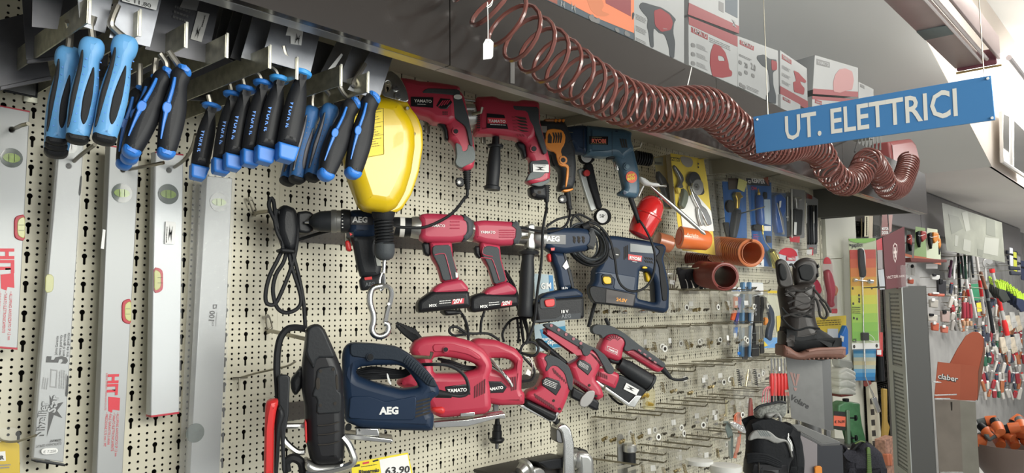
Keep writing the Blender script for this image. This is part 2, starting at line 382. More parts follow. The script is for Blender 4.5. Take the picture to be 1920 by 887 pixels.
# ---------------------------------------------------------------- blue hanging sign, square to the wall
sg=empty('department_sign',atx(1640,215,1.8),'blue hanging board lettered UT. ELETTRICI in white capitals','sign')
fs_=Fr(1640,215,.5,-90,X=1.8)
SBL=mat('sign_blue',(.07,.25,.55),.45)
ext('board',fs_,[(1413,219.5),(1858,142),(1866,225),(1419,287.5)],-.003,.006,.0005,SBL,sg,[],0)
text('lettering','UT. ELETTRICI',fs_,(1473,262.5),(1796,216),.0608,.0006,mat('sign_white',(.86,.85,.78),.5),sg,bold=.016)
for p in ((1852,147),(1860,221),(1420,224)): lathe('screw',fs_.P(*p,0),fs_.P(*p,.003),[(0,.003),(1,.0025)],WHITE,sg,10)
for p in ((1440,216),(1845,146)):
    a=fs_.P(*p,-.003); tube('hanging_wire',[a,V((a.x,a.y,a.z+1.3))],.0012,ZINC,sg,5,1)
# ---------------------------------------------------------------- boxes standing on the canopy
CARD=mat('white_carton',(.27,.275,.275),.6,n=.03,ns=10); CRED=mat('red_carton',(.20,.06,.065),.6); CDK=mat('dark_carton',(.07,.085,.10),.6)
CORA=mat('orange_carton',(.52,.17,.09),.6); GREYP=mat('grey_icon_print',(.14,.14,.14),.6); TOOLR=mat('dull_red_print',(.20,.045,.05),.6); TOOLD=mat('charcoal_print',(.05,.055,.06),.6)
def carton(label,TL,TR,BR,BL,m,depth=.2,Y=.49,phi=0,top=CDK,group='cartons on top of the canopy'):
    f=Fr(*BL,Y,phi); e=empty('tool_carton',f.P((BL[0]+BR[0])/2,(BL[1]+BR[1])/2,-depth/2),label,'box',group)
    ext('carton_body',f,[TL,TR,BR,BL],-depth/2,depth,.0015,m,e,[],0,2,0)
    return e,f
def logo(f,a,b,c,d,txt,ta,tb,par,bg=TOOLR,o=.0006,fg=CARD):
    flat('logo_panel',f,[a,b,c,d],bg,par,o); text('lettering',txt,f,ta,tb,None,o+.0004,fg,par,bold=.02)
# orange / dark hedge-tool carton at the left
e,f=carton('orange and dark blue carton, leftmost on the canopy with red panel and bar codes',(985,-60),(1189,-30),(1189,75),(985,-18),CDK)
flat('orange_band',f,[(1040,-40),(1189,-30),(1189,62),(1120,34),(1070,8),(1047,-4)],CORA,e,.0006)
flat('red_panel',f,[(1133,-22),(1183,-16),(1183,31),(1136,6)],CRED,e,.0010)
flat('brown_edge',f,[(1000,-40),(1045,-30),(1045,8),(1000,-12)],mat('brown_carton',(.22,.08,.06),.6),e,.0006)
bars('bar_code',f,(1051,-1),(1051,14),(1059,17),(1059,1),12,.001,CARD,e); bars('bar_code',f,(1071,3),(1071,21),(1079,26),(1079,6),12,.001,CARD,e)
ext('printed_tool',f,[(1096,-10),(1125,-8),(1133,10),(1127,20),(1144,27),(1135,31),(1120,30),(1108,20)],.0006,.0006,0,mat('orange_print',(.42,.15,.08),.6),e,[],1)
for q in ([(1103,30),(1112,26),(1115,36),(1125,33),(1124,45),(1114,42),(1106,38)],[(1152,52),(1160,53),(1162,62),(1155,60)],[(1172,56),(1182,64),(1180,70),(1170,65)]): ext('printed_part',f,q,.0010,.0006,0,GREYP,e,[],1)
# carton with hammer drill picture
e,f=carton('white carton showing a red hammer drill with side handle, beside the orange carton',(1184,-60),(1283,-30),(1283,119),(1191,76),CARD)
ext('printed_drill',f,[(1203,4),(1212,6),(1225,10),(1240,14),(1256,24),(1268,37),(1264,42),(1262,60),(1266,80),(1264,110),(1256,107),(1254,88),(1249,72),(1245,64),(1236,62),(1226,52),(1225,62),(1226,90),(1219,88),(1216,60),(1213,50),(1215,34),(1204,22),(1198,12)],.0008,.0006,0,TOOLD,e,[],1)
ext('printed_body',f,[(1226,20),(1238,16),(1256,28),(1262,42),(1258,56),(1240,60),(1228,48)],.0014,.0006,0,TOOLR,e,[],1)
text('lettering','YAMATO',f,(1243,55),(1251,56),None,.0022,CARD,e)
for y in (26,48,70): linesof('small_print',f,(1192,y),(1212,y+10),(1192,y+11),4,.0008,GREYP,e,.35)
ext('icon',f,[(1187,22),(1190,26),(1188,34),(1186,38),(1185,28)],.0012,.0006,0,TOOLD,e,[],1)
# stacked: upper and lower cartons
e,f=carton('upper carton of the stack over the jigsaw carton, white with dark panel and red edge',(1297,-60),(1386,-40),(1386,63),(1290,27),CARD)
flat('red_band',f,[(1292,5),(1386,49),(1386,63),(1290,27)],CRED,e,.0006)
flat('dark_panel',f,[(1360,-30),(1383,-22),(1383,34),(1360,22)],CDK,e,.0006)
bars('bar_code',f,(1372,36),(1381,40),(1381,52),(1372,47),10,.0012,CARD,e)
flat('grey_picture',f,[(1348,2),(1357,6),(1357,24),(1348,19)],GREYP,e,.0006)
e,f=carton('lower white carton printed with a red jigsaw, logo YAMATO at its corner',(1291,31),(1383,68),(1383,163),(1292,122),CARD)
flat('red_band',f,[(1291,31),(1383,68),(1383,88),(1292,46)],CRED,e,.0006)
logo(f,(1296,50),(1327,65),(1327,75),(1296,60),'YAMATO',(1298,59.5),(1325,72),e)
ext('printed_jigsaw',f,[(1338,82),(1350,86),(1360,98),(1366,118),(1367,130),(1373,134),(1372,143),(1354,146),(1336,143),(1331,120),(1332,100)],.0010,.0006,0,TOOLR,e,[[(1346,104),(1356,106),(1360,114),(1347,114)]],1)
for y in (80,97,114):
    ext('icon',f,[(1296,y),(1303,y+2),(1304,y+9),(1296,y+8)],.0010,.0006,0,GREYP,e,[],1); linesof('small_print',f,(1306,y+2),(1327,y+11),(1306,y+11),4,.0008,GREYP,e,.35)
linesof('small_print',f,(1330,70),(1375,90),(1330,80),3,.0008,GREYP,e,.35)
e,f=carton('white carton with a cordless drill driver picture, right of the jigsaw carton',(1383,67),(1459,95),(1461,200),(1384,162),CARD)
logo(f,(1387,75),(1414,87),(1413,95),(1387,83),'YAMATO',(1389,82),(1411,92),e)
ext('printed_driver',f,[(1420,104),(1432,102),(1442,110),(1456,112),(1457,130),(1449,136),(1450,160),(1455,178),(1455,195),(1436,190),(1437,178),(1444,170),(1442,146),(1440,130),(1428,122),(1419,110)],.0010,.0006,0,TOOLD,e,[],1)
ext('printed_body',f,[(1446,112),(1457,116),(1457,131),(1447,132)],.0016,.0006,0,TOOLR,e,[],1)
text('lettering','20',f,(1396,126),(1402,129),None,.0008,GREYP,e,bold=.03); text('lettering','2.0',f,(1408,129),(1417,134),None,.0008,GREYP,e,bold=.03)
for a in ((1385,112),(1396,131),(1409,137),(1385,133),(1386,154),(1392,158)): ext('icon',f,[a,(a[0]+6,a[1]+3),(a[0]+6,a[1]+10),(a[0],a[1]+7)],.0010,.0006,0,GREYP,e,[],1)
linesof('small_print',f,(1386,101),(1414,114),(1386,106),2,.0008,GREYP,e,.5); linesof('small_print',f,(1400,160),(1426,172),(1400,168),3,.0008,GREYP,e,.4)
e,f=carton('white and red carton with an orbital sander picture, next to the cordless drill carton',(1463,94),(1513,128),(1515,206),(1463,178),CARD)
flat('red_band',f,[(1463,161),(1515,190),(1515,206),(1463,178)],CRED,e,.0006)
logo(f,(1466,101),(1484,113),(1484,121),(1466,110),'YAMATO',(1467.5,109),(1482,118),e)
ext('printed_sander',f,[(1488,132),(1497,136),(1504,144),(1512,152),(1510,156),(1500,152),(1502,158),(1509,166),(1507,178),(1489,172),(1487,154),(1493,152)],.0010,.0006,0,TOOLR,e,[],1)
for y in (122,136,150): linesof('small_print',f,(1466,y),(1482,y+9),(1466,y+7),3,.0008,GREYP,e,.4)
e,f=carton('small carton under the sander carton, mostly hidden by the blue sign',(1464,176),(1501,196),(1501,222),(1464,203),CARD,.15,.50)
logo(f,(1468,181),(1482,188),(1482,194),(1468,187),'YAMATO',(1469,187),(1481,192.5),e)
e,f=carton('pale carton with faded pink tool picture turned towards the aisle',(1528,103),(1609,127),(1609,178),(1524,168),CARD,.13,.40,-12)
logo(f,(1531,110),(1556,117),(1556,127),(1531,121),'YAMATO',(1533,119.5),(1554,124.5),e,GREYP)
flat('red_band',f,[(1525,166),(1609,172),(1609,182),(1524,176)],CRED,e,.0006)
ext('printed_tool',f,[(1585,128),(1598,134),(1601,150),(1598,168),(1586,170),(1575,174),(1563,172),(1562,155),(1566,140),(1574,130)],.0010,.0006,0,mat('faded_red_print',(.30,.16,.16),.6),e,[],1)
e,f=carton('red-topped carton under the faded pink one, mostly behind the blue sign',(1523,180),(1607,186),(1607,238),(1523,216),CARD,.13,.42,-12)
flat('red_band',f,[(1523,180),(1607,186),(1607,193),(1523,186)],CRED,e,.0006); logo(f,(1528,186),(1541,190),(1541,197),(1528,193),'YAMATO',(1529,192),(1540,195.5),e)
e,f=carton('small white carton at the far end of the canopy row',(1610,153),(1638,167),(1638,262),(1610,252),CARD,.1,.42)
logo(f,(1613,157),(1621,161),(1621,167),(1613,163),'YAMATO',(1614,162),(1620.5,165),e,GREYP)
# things on the canopy to the right of the sign
f=Fr(1680,290,.40)
tag(ext('red_package',f,[(1650,268),(1692,262),(1700,272),(1707,300),(1700,325),(1655,318)],-.05,.1,.02,mat('dull_red_wrap',(.24,.06,.06),.35),None,[],1),'crumpled red wrapped package on the canopy right of the blue sign','package')
fr=empty('fringe_tassels',f.P(1630,262),'row of small pale hanging tassels on the canopy edge under the sign','tassel')
for i in range(7):
    x=1608+i*7; tube('tassel',[f.P(x,250,.02),f.P(x+1,262+i%2,.03),f.P(x,272+i*1.5,.02)],lin((0,.002),(.5,.002),(1,.006)),mat('grey_tassel',(.25,.25,.24),.7),fr,6)
# ================================================================ SPIRIT LEVELS HANGING ON THE LEFT
VIAL=mat('vial_grey_lens',(.10,.12,.11),.15,coat=.5,n=.2,ns=60); VGRN=mat('vial_green',(.20,.30,.05),.2,coat=.5,n=.4,ns=40); VYEL=mat('vial_yellow',(.42,.42,.12),.2,coat=.5)
FILM=mat('clear_plastic',(.9,.92,.92),.12,al=.05,spec=.6); RCAP=mat('red_end_cap',(.45,.03,.05),.45)
def disc(name,f,c,rp,o,m,par,th=.002,seg=24,ry=None):   # disc of rp pixels radius across
    C=f.P(*c,o); R=(f.P(c[0]+rp,c[1],o)-C).length; Rv=R if ry is None else (f.P(c[0],c[1]+ry,o)-C).length
    vs=[];fs=[]
    for d in (0,-th):
        for i in range(seg):
            a=2*math.pi*i/seg; vs.append(C+f.u*math.cos(a)*R+f.v*math.sin(a)*Rv+f.n*d)
    fs=[tuple(range(seg)),tuple(reversed(range(seg,2*seg)))]+[(i,i+seg,(i+1)%seg+seg,(i+1)%seg) for i in range(seg)]
    fs=[fs[0],fs[1]]+[tuple(reversed(q)) for q in fs[2:]]
    return mk(name,vs,fs,m,par)
def level(label,TL,TR,BR,BL,Y=.055,vial=None,vr=20,hole=None,rod=None,lv=None,cap=True,m=ALU,vm=VGRN):
    f=Fr((TL[0]+TR[0])/2,(TL[1]+BL[1])/2,Y); e=empty('spirit_level',f.P((BL[0]+BR[0])/2,(BL[1]+BR[1])/2),label,'spirit level','spirit levels on the left of the wall')
    holes=[]
    if hole: holes=[[(hole[0]+5*math.cos(k),hole[1]+5*math.sin(k)) for k in [i*math.pi/5 for i in range(10)]]]
    ext('body',f,[TL,TR,BR,BL],-.011,.022,.0015,m,e,holes,0,2,0)
    if vial:
        disc('vial_window',f,vial,vr,.0015,VIAL,e,.003); 
        v=disc('vial',f,vial,vr*.78,.0025,vm,e,.002,16,vr*.42); 
        for s in (-.25,.25): tube('gauge_line',[f.P(vial[0]+vr*s,vial[1]-vr*.35,.003),f.P(vial[0]+vr*s,vial[1]+vr*.35,.003)],.0004,INK,v,4,1)
    if hole: disc('hole_back',f,hole,6,-.020,BACK,e)
    if cap:
        for a,b,c,d in ((TL,TR,(TR[0],TR[1]+3),(TL[0],TL[1]+3)),((BL[0],BL[1]-4),(BR[0],BR[1]-4),BR,BL)): ext('end_cap',f,[a,b,c,d],-.011,.0235,.001,RCAP,e,[],0,1,0)
    if lv:   # slot vial cut into the edge, framed red
        x0,y0,x1,y1,side,rm=lv; w=x1-x0
        P=[(x1,y0),(x0+w*.35,y0+2),(x0,y0+8),(x0,y1-8),(x0+w*.35,y1-2),(x1,y1)] if side>0 else [(x0,y0),(x1-w*.35,y0+2),(x1,y0+8),(x1,y1-8),(x1-w*.35,y1-2),(x0,y1)]
        k=.26*w*side; Q=[(x1 if side>0 else x0,y0+5)]+[(p[0]+(k if 0<i<5 else 0),p[1]+(4 if i<3 else -4)) for i,p in enumerate(P) if 0<i<5]+[(x1 if side>0 else x0,y1-5)]
        fr=ext('slot_frame',f,P,-.009,.024,.001,rm,e,[],1,1,0); ext('edge_vial',f,Q,.0022,.003,.001,VYEL,fr,[],1,1,0)
        y=(y0+y1)/2
        for s in (-5,5): tube('gauge_line',[f.P(x0+w*.45,y+s,.0042),f.P(x0+w*.95,y+s,.0042)],.0004,INK,fr,4,1)
    if rod:
        A=f.P(hole[0],hole[1]+1,-.03); B=f.P(*rod[-1][:2],rod[-1][2]); P=[A]+[f.P(*q) for q in rod]
        t=tube('hook_rod',P,.0033,ZINC,None,8); tag(t,'hook rod through the '+label.split(' with ')[0].split(' sealed')[0].split(',')[0],'hook','hook rods through the level holes')
    return e,f
RP=lambda s,f,a,b,e,m=RPRINT,h=None,bold=.01: text('lettering',s,f,a,b,h,.0006,m,e,bold=bold)
e,f=level('grey level cut off by the left edge, red caps and red lettering',(-22,193),(56,208),(33,656),(-42,650),.06,(22,296),21,(22,243),[(38,236,.05),(53,232,.08)],(26,402,46,452,1,RCAP))
RP('HIT',f,(1,466),(1,513),e,RPRINT,.019,.05); ext('fist_print',f,[(1,515),(26,512),(27,540),(14,538),(12,545),(2,541)],.0004,.0004,0,RPRINT,e,[],0)
for x,s,y1 in ((18,'• ALLUMINIO ANODIZZATO SP 1,2 mm',638),(8,'• TARATO ELETTRONICAMENTE',624),(-3,'• FIALE GARANTITE 5 ANNI',610)): RP(s,f,(x,547),(x-4,y1),e,RPRINT,.0042,0)
f2=f
# wrapped level with the star print
e,f=level('grey level sealed in clear film, star print and price sticker low down',(112,262),(157,272),(119,867),(62,859),.06,(131,275),14,(129,311),[(150,292,.03),(178,271,.09)],None,False,ALU,VIAL)
ext('clear_film',f,[(108,258),(160,266),(121,872),(58,862)],.0035,.0012,.0004,FILM,e,[],0)
ext('end_rubber',f,[(62,861),(119,869),(118,873),(62,865)],-.011,.022,.001,RUBBER,e,[],0)
ext('edge_window',f,[(85,515),(96,514),(101,520),(100,542),(96,548),(84,549)],.0008,.003,.001,VYEL,e,[],1)
for a in ([(151,329),(154,330),(151,367),(147,366)],[(126,704),(129,705),(127,744),(122,743)]): ext('rubber_grip',f,a,.0008,.003,.001,RUBBER,e,[],1)
text('lettering','5',f,(124,682),(126,668),.031,.0008,INK,e,bold=.04)
for i,s in enumerate(('Jahre Garantie','years guaranty','anni di garanzia','ans de garantie')):
    x=107+i*7; text('lettering',s,f,(x,666+i),(x+3,630-i*2),.0042,.0008,INK,e,bold=.01)
linesof('small_print',f,(78,729),(82,703),(90,731),3,.0008,GPRINT,e); linesof('small_print',f,(110,728),(112,692),(126,731),4,.0008,GPRINT,e)
ext('pictogram',f,[(95,692),(108,694),(106,728),(93,726)],.0006,.0004,0,GPRINT,e,[[(97,695),(106,696),(104,725),(95,724)]],0)
ext('star_print',f,[(93,741),(102,758),(119,754),(107,770),(117,784),(101,778),(88,818),(92,774),(83,765),(94,762)],.0008,.0005,0,INK,e,[],0)
text('lettering','Nivellier',f,(82,820),(90,753),.0125,.0014,ALU,e,bold=.02,shear=.0); text('lettering','Nivellier',f,(81,819),(89,752),.0118,.0010,INK,e,bold=.06)
text('lettering','Star',f,(103,774),(111,742),.0125,.0014,ALU,e,bold=.03); text('lettering','Star',f,(102,774),(110,741),.012,.0012,INK,e,bold=.08)
text('lettering','ELEKTRONISCH GEPRÜFT',f,(115,829),(67,835),.0045,.0008,INK,e); text('lettering','GERMANY',f,(115,823),(93,825),.0042,.0008,INK,e,bold=.02)
ext('price_sticker',f,[(77,841),(108,839),(109,850),(78,853)],.006,.0006,0,WHITE,e,[],2); text('lettering','€ 7,250',f,(81,850),(105,848),None,.0068,GPRINT,e)
# long HIT level
e,f=level('long grey level with red HIT lettering and a red framed vial at its right edge',(206,272),(262,281),(228,925),(180,915),.06,(229,362),19,(231,318),[(262,314,.04),(307,305,.09)],(228,560,245,608,1,RCAP))
flat('maker_sticker',f,[(193,430),(198,431),(195,467),(189,466)],WHITE,e,.0008)
RP('HIT',f,(204,702),(201,742),e,RPRINT,.017,.05); ext('fist_print',f,[(203,744),(225,746),(224,770),(211,768),(210,774),(203,771)],.0004,.0004,0,RPRINT,e,[],0)
for x,s,y1 in ((219,'• ALLUMINIO ANODIZZATO SP 1,2 mm',856),(212,'• TARATO ELETTRONICAMENTE',846),(205,'• FIALE GARANTITE 5 ANNI',834),(198,'• PRECISIONE 0,75 mm / MT',838)): RP(s,f,(x,774),(x-4,y1),e,RPRINT,.0042,0)
RP('EUROPE DIVISION - TOMO KOO CO.,LTD.',f,(199,700),(196,770),e,RPRINT,.0028,0)
# short level with bar code
e,f=level('shorter grey level with bar code sticker and red bottom cap',(292,284),(344,289),(336,776),(283,783),.06,(316,364),19,(317,319),[(345,300,.05),(360,277,.08),(367,252,.11)],(288,501,305,550,-1,RCAP),True,mat('pale_aluminium',(.50,.52,.53),.4,.3))
ext('clear_film',f,[(289,300),(347,300),(338,770),(282,774)],.0035,.0008,.0003,FILM,e,[],0)
flat('bar_code_sticker',f,[(311,415),(330,417),(327,458),(309,457)],WHITE,e,.0044)
bars('bar_code',f,(315,452),(318,421),(324,424),(321,455),22,.0050,INK,e); linesof('small_print',f,(311,455),(313,418),(314,455),1,.0050,INK,e)
# wrapped level, rightmost
e,f=level('grey level wrapped in wrinkled film, rightmost of the levels',(388,330),(436,334),(410,925),(354,925),.06,(411,379),17,None,None,None,False)
ext('clear_film',f,[(372,318),(440,322),(413,930),(343,930)],-.008,.032,.004,mat('wrinkled_film',(.9,.92,.93),.15,al=.14,bump=1,ns=60,spec=.9),e,[],0,1,0)
disc('end_vial_window',f,(366,812),17,.0015,VIAL,e,.003); text('lettering','100',f,(401,602),(403,583),.011,.0008,INK,e,bold=.03); text('lettering','cm',f,(401,611),(401,603),.006,.0008,INK,e)
ext('pictogram',f,[(399,571),(407,571),(406,579),(399,579)],.0006,.0004,0,INK,e,[[(401,573),(405,573),(404,577),(401,577)]],0)
linesof('small_print',f,(404,611),(406,585),(407,611),1,.0008,GPRINT,e)

# ================================================================ TROWELS ON FLAT HOOK ARMS
ARM=mat('scratched_hook_steel',(.48,.47,.38),.38,.85,n=.25,ns=60); BLADE=mat('brushed_blade_steel',(.30,.31,.34),.40,.75,n=.12,ns=40,bump=.05); BLD2=mat('dark_blade_steel',(.10,.10,.11),.45,.6,n=.2,ns=20)  # BLD2: darker steel for the rear blades and plates
NECK=mat('neck_steel',(.35,.33,.29),.35,.9)
armx=[.339,.401,.464,.524,.593,.653,.723,.778,.275,.21]
for i,x in enumerate(armx):
    L=[.45,.45,.45,.45,.45,.43,.45,.45,.2,.2][i]
    lab=['first full flat steel hook arm from the left','second flat steel hook arm, right of the nearest blue-handled trowel','third flat steel hook arm from the left','fourth flat steel hook arm, above the black-handled row','fifth flat steel hook arm, ahead of the Work it trowels','sixth flat steel hook arm, behind the front Work it trowel','seventh flat steel hook arm, just before the yellow balancer','last flat steel hook arm, beside the yellow balancer','short flat hook arm in the dark upper left corner','short flat hook arm beside the picture edge, upper left'][i]
    e=empty('flat_hook_arm',(x,0,1.86),lab,'hook','flat hook arms carrying the trowels')
    quad('arm',[(x,0,1.858),(x,0,1.892),(x,-L,1.892),(x,-L,1.858)],ARM,e,.0022)
    box('end_lip',(x+.001,-L,1.876),(.004,.003,.038),mat('pale_steel_edge',(.75,.74,.66),.4,.5),e,.001)
    box('wall_plate',(x,-.003,1.875),(.022,.004,.05),ARM,e,.001)
def axisM(A,B,n):   # local (s across to the right, t up along B->A), z towards the aisle
    t=(A-B).normalized(); s=t.cross(n).normalized(); n2=s.cross(t)
    n2*=.84
    return Matrix(((s.x,t.x,n2.x,A.x),(s.y,t.y,n2.y,A.y),(s.z,t.z,n2.z,A.z),(0,0,0,1)))
def prof(hw,L,asym=0): return [(-w*L,-t*L) for t,w in hw]+[(w*L*(1+asym),-t*L) for t,w in reversed(hw)]
NV=V((-.28,-.96,0)).normalized()
def grip(kind,A,B,Y,label,blade=None,dark=0,neck=None,bm_=None,lab2=None,group='trowels and spatulas on the flat hooks'):
    f=Fr(*A,Y); a=f.P(*A); b=f.P(*B); L=(a-b).length; M=axisM(a,b,NV); e=empty('plastering_trowel',a,label,'trowel',group)
    up=V((0,0,1))
    if kind=='A':
        bl=mat('light_blue_grip',(.12,.35,.66),.45,n=.08,ns=20,bump=.1) if not dark else mat('shaded_blue_grip',(.03,.13,.34),.5,n=.1,ns=20,bump=.1)  # dark: the same blue grip with shade put into its colour
        hw=[(0,.045),(.02,.080),(.06,.104),(.12,.108),(.17,.100),(.20,.084),(.23,.080),(.32,.088),(.45,.108),(.6,.116),(.75,.112),(.88,.100),(.97,.092),(1,.06)]
        ext2('handle',[chaik(prof(hw,L),1)],M,.034,.013,bl,e,4)
        ext2('end_cap',[chaik([(-.094*L,-.935*L),(-.092*L,-.985*L),(-.05*L,-1.02*L),(.05*L,-1.02*L),(.094*L,-.985*L),(.094*L,-.935*L)],2)],M,.0345,.008,RUBBER,e,3)
        for q,z in (([(.038,-.27),(.058,-.40),(.066,-.60),(.054,-.80),(.03,-.87),(-.008,-.80),(-.014,-.60),(.008,-.42)],.0065),([(-.080,-.15),(-.060,-.17),(-.050,-.30),(-.052,-.50),(-.078,-.90),(-.096,-.90),(-.106,-.60),(-.084,-.30)],.0052)):
            ext2('grip_inset',[chaik([(x*L,y*L) for x,y in q],2)],M@Matrix.Translation((0,0,z)),.023,.002,RUBBER if not dark else BLD2,e,1)
        vs=[];fs=[]
        for k in range(9):
            for s in (-.030,.088):
                x=(s-(.012*k/8 if s>0 else .010*k/8))*L; y=-(.24+.075*k)*L; i=len(vs)
                vs+=[M@V((x+.0011*math.cos(q),y+.0011*math.sin(q),.0172 if s<0 else .0145)) for q in [j*math.pi/3 for j in range(6)]]; fs.append(tuple(range(i,i+6)))
        mk('dimples',vs,fs,BLUE2 if not dark else BLD2,e,False)
    elif kind=='B':
        hw=[(0,.02),(.03,.07),(.09,.10),(.15,.092),(.2,.080),(.3,.096),(.45,.118),(.6,.122),(.75,.112),(.9,.096),(.97,.08),(1,.06)]
        ext2('handle',[chaik(prof(hw,L),1)],M,.033,.013,mat('black_grip',(.014,.015,.018),.5,n=.15,ns=30,bump=.25,spec=.3),e,4)
        ext2('collar',[chaik([(-.055*L,.012*L),(.02*L,.015*L),(.085*L,-.02*L),(.105*L,-.085*L),(.06*L,-.125*L),(-.0*L,-.085*L),(-.04*L,-.05*L)],2)],M@Matrix.Translation((0,0,.006)),.026,.010,BLUE2,e,3)
        ext2('end_cap',[chaik([(-.088*L,-.90*L),(-.088*L,-.975*L),(-.04*L,-1.02*L),(.04*L,-1.02*L),(.088*L,-.975*L),(.088*L,-.92*L)],2)],M,.0340,.010,BLUE2,e,3)
        tube('stripe',[M@V((x*L,y*L,z)) for x,y,z in ((-.055,-.16,.013),(-.060,-.30,.0155),(-.075,-.45,.0155))],lin((0,.0022),(1,.0028)),BLUE2,e,6)
        tube('stripe',[M@V((x*L,y*L,z)) for x,y,z in ((-.080,-.56,.0155),(-.083,-.68,.0155),(-.080,-.84,.014))],lin((0,.0032),(1,.001)),BLUE2,e,6)
        ext2('oval_badge',[[(-.078*L+.0062*math.cos(q),-.50*L+.009*math.sin(q)) for q in [j*math.pi/8 for j in range(16)]]],M@Matrix.Translation((0,0,.0145)),.004,.0015,BLUE2,e,2)
        vs=[];fs=[]
        for k in range(11):
            for s in (-.015,):
                x=(s+.0*k)*L; y=-(.26+.058*k)*L; i=len(vs); vs+=[M@V((x+.0007*math.cos(q),y+.0007*math.sin(q),.0168)) for q in [j*math.pi/3 for j in range(6)]]; fs.append(tuple(range(i,i+6)))
        mk('dimples',vs,fs,INK,e,False)
    else:
        hw=[(.03,.056),(.06,.054),(.12,.060),(.2,.082),(.3,.100),(.45,.112),(.6,.114),(.75,.110),(.84,.104)]
        ext2('handle',[chaik(prof(hw,L),1)],M,.034,.014,MATS.get('black_grip') or mat('black_grip',(.014,.015,.018),.5,n=.15,ns=30,bump=.25,spec=.3),e,4)
        ext2('end_cap',[[(-.110*L,-.83*L),(-.088*L,-.975*L),(-.07*L,-1.0*L),(.07*L,-1.0*L),(.088*L,-.975*L),(.110*L,-.83*L)]],M,.0345,.004,BLUE2,e,3)
        lathe('collar',M@V((0,-.055*L,0)),M@V((0,.01*L,0)),[(0,.0085),(.35,.0150),(.8,.0165),(1,.0150)],BLUE2 if dark else mat('sky_blue_collar',(.05,.33,.80),.4),e,16)
        ff=Fr(*A,Y); 
        c=bpy.data.curves.new('t','FONT'); c.body='Work it'; c.size=1; c.offset=.02; t=bpy.data.objects.new('t',c); me=bpy.data.meshes.new_from_object(t); bpy.data.objects.remove(t); bpy.data.curves.remove(c)
        xs=[v.co.x for v in me.vertices]; k=.30*L/(max(xs)-min(xs))
        for q in me.vertices: q.co=M@V((-.075*L+q.co.y*k*1.05+ (.012*L if 0 else 0),-.37*L-(q.co.x-min(xs))*k,.0162))
        link('lettering',me,BLUE2,e,False)
    if neck:
        P=[a-V((0,0,.004))]+[f.P(x,y,o) for x,y,o in neck]; tube('neck',P,.0046,NECK,e,8)
    if blade: flat('blade',f,blade[0],bm_ or BLADE,e,blade[1],.0012)
    return e,f
g='plastering_trowel'
# light blue handles, far left
for i,(B,Yv) in enumerate((((104,292),.355),((104,281),.365),((105,271),.375))):
    grip('A',(131-i,97-9+i*1),B,Yv,'light blue handled trowel, '+('rearmost','middle','front')[i]+' of the three overlapping at the far left',([(62,-60),(128,-50),(108,55),(60,50)],.01+.01*i) if i<1 else None,0,[(132,60,0),(128,40,.01)],BLD2)
grip('A',(175,72),(144,266),.42,'light blue handled trowel in the middle, between the triple stack and the nearest one',([(140,-70),(222,-45),(197,62),(150,48)],.004),0,[(172,50,0),(176,30,.004)],BLADE)
e,f=grip('A',(238,68),(194,267),.44,'nearest light blue handled trowel with white price label on its blade',([(236,-50),(312,-40),(281,88),(205,70)],-.004),0,[(215,55,.004),(208,42,.006),(220,10,.004)],BLADE)
flat('price_label',f,[(228,-22),(300,-10),(293,19),(229,2)],WHITE,e,.002); text('lettering','€ 11,80',f,(234,1),(283,15),.006,.0026,INK,e)
# black handles with blue stripe
grip('B',(262,165),(231,315),.33,'rearmost black handled trowel with blue cap, low behind the other blue-striped grips',None,0,[(262,150,0),(262,120,0)])
grip('B',(290,146),(240,304),.37,'middle black and blue grip trowel half hidden behind the tilted one',None,0,[(290,130,0),(292,110,0)])
e,f=grip('B',(312,132),(243,292),.40,'tilted black and blue grip trowel, second behind the hanging card',None,0,[(312,118,0),(300,100,0)])
e,f=grip('B',(341,126),(310,295),.42,'black trowel with bright blue cap and stripe under the second hook gap',([(305,-60),(420,-30),(388,118),(272,92)],-.03),0,[(325,108,0),(316,95,0)],BLD2)
flat('printed_card',f,[(345,-4),(375,-2),(369,20),(337,14)],mat('card_print',(.20,.20,.20),.6),e,-.0285); linesof('small_print',f,(328,10),(366,24),(322,38),3,-.0280,mat('faded_print',(.10,.10,.10),.6),e)
flat('bar_code_label',f,[(371,21),(393,26),(378,79),(357,73)],mat('worn_label',(.45,.44,.42),.6),e,-.028); bars('bar_code',f,(364,72),(372,46),(378,48),(369,75),16,-.0275,INK,e); linesof('small_print',f,(378,50),(384,28),(381,52),1,-.0275,INK,e)
# Work it handles
WB_=[((397,198),(369,337),.25,1,'dark Work it trowel hanging farthest back, alone at the left of its row'),((437,176),(412,327),.30,1,'Work it trowel, second from the back of the row'),((461,166),(434,319),.33,1,'Work it trowel, third from the back of the row'),((493,155),(467,312),.36,1,'Work it trowel, third from the front of the row'),((524,147),(493,307),.39,0,'Work it trowel, second from the front, under the notched arm'),((566,136),(533,303),.42,0,'nearest Work it trowel with bar code label on its broad shiny blade')]
bl=[[(392,-20),(436,-8),(410,95),(366,80)],[(424,-6),(470,8),(446,118),(398,100)],[(444,2),(500,18),(470,125),(410,104)],[(462,8),(530,26),(500,130),(432,108)],[(480,12),(560,36),(528,128),(452,108)],[(516,20),(604,46),(582,138),(490,112)]]
for i,(A,B,Yv,dk,lb) in enumerate(WB_):
    e,f=grip('C',A,B,Yv,lb,(bl[i],.008),dk,[(A[0]-8,A[1]-16,.0),(A[0]-30,A[1]-32,.004),(A[0]-36,A[1]-50,.006)] if i>2 else [(A[0]-6,A[1]-20,0)],BLADE if i>3 else BLD2)
    if i==5: flat('bar_code_label',f,[(543,40),(570,48),(565,85),(545,82),(545,67),(536,66)],WHITE,e,.010); bars('bar_code',f,(552,83),(556,62),(563,64),(560,85),14,.0108,INK,e)
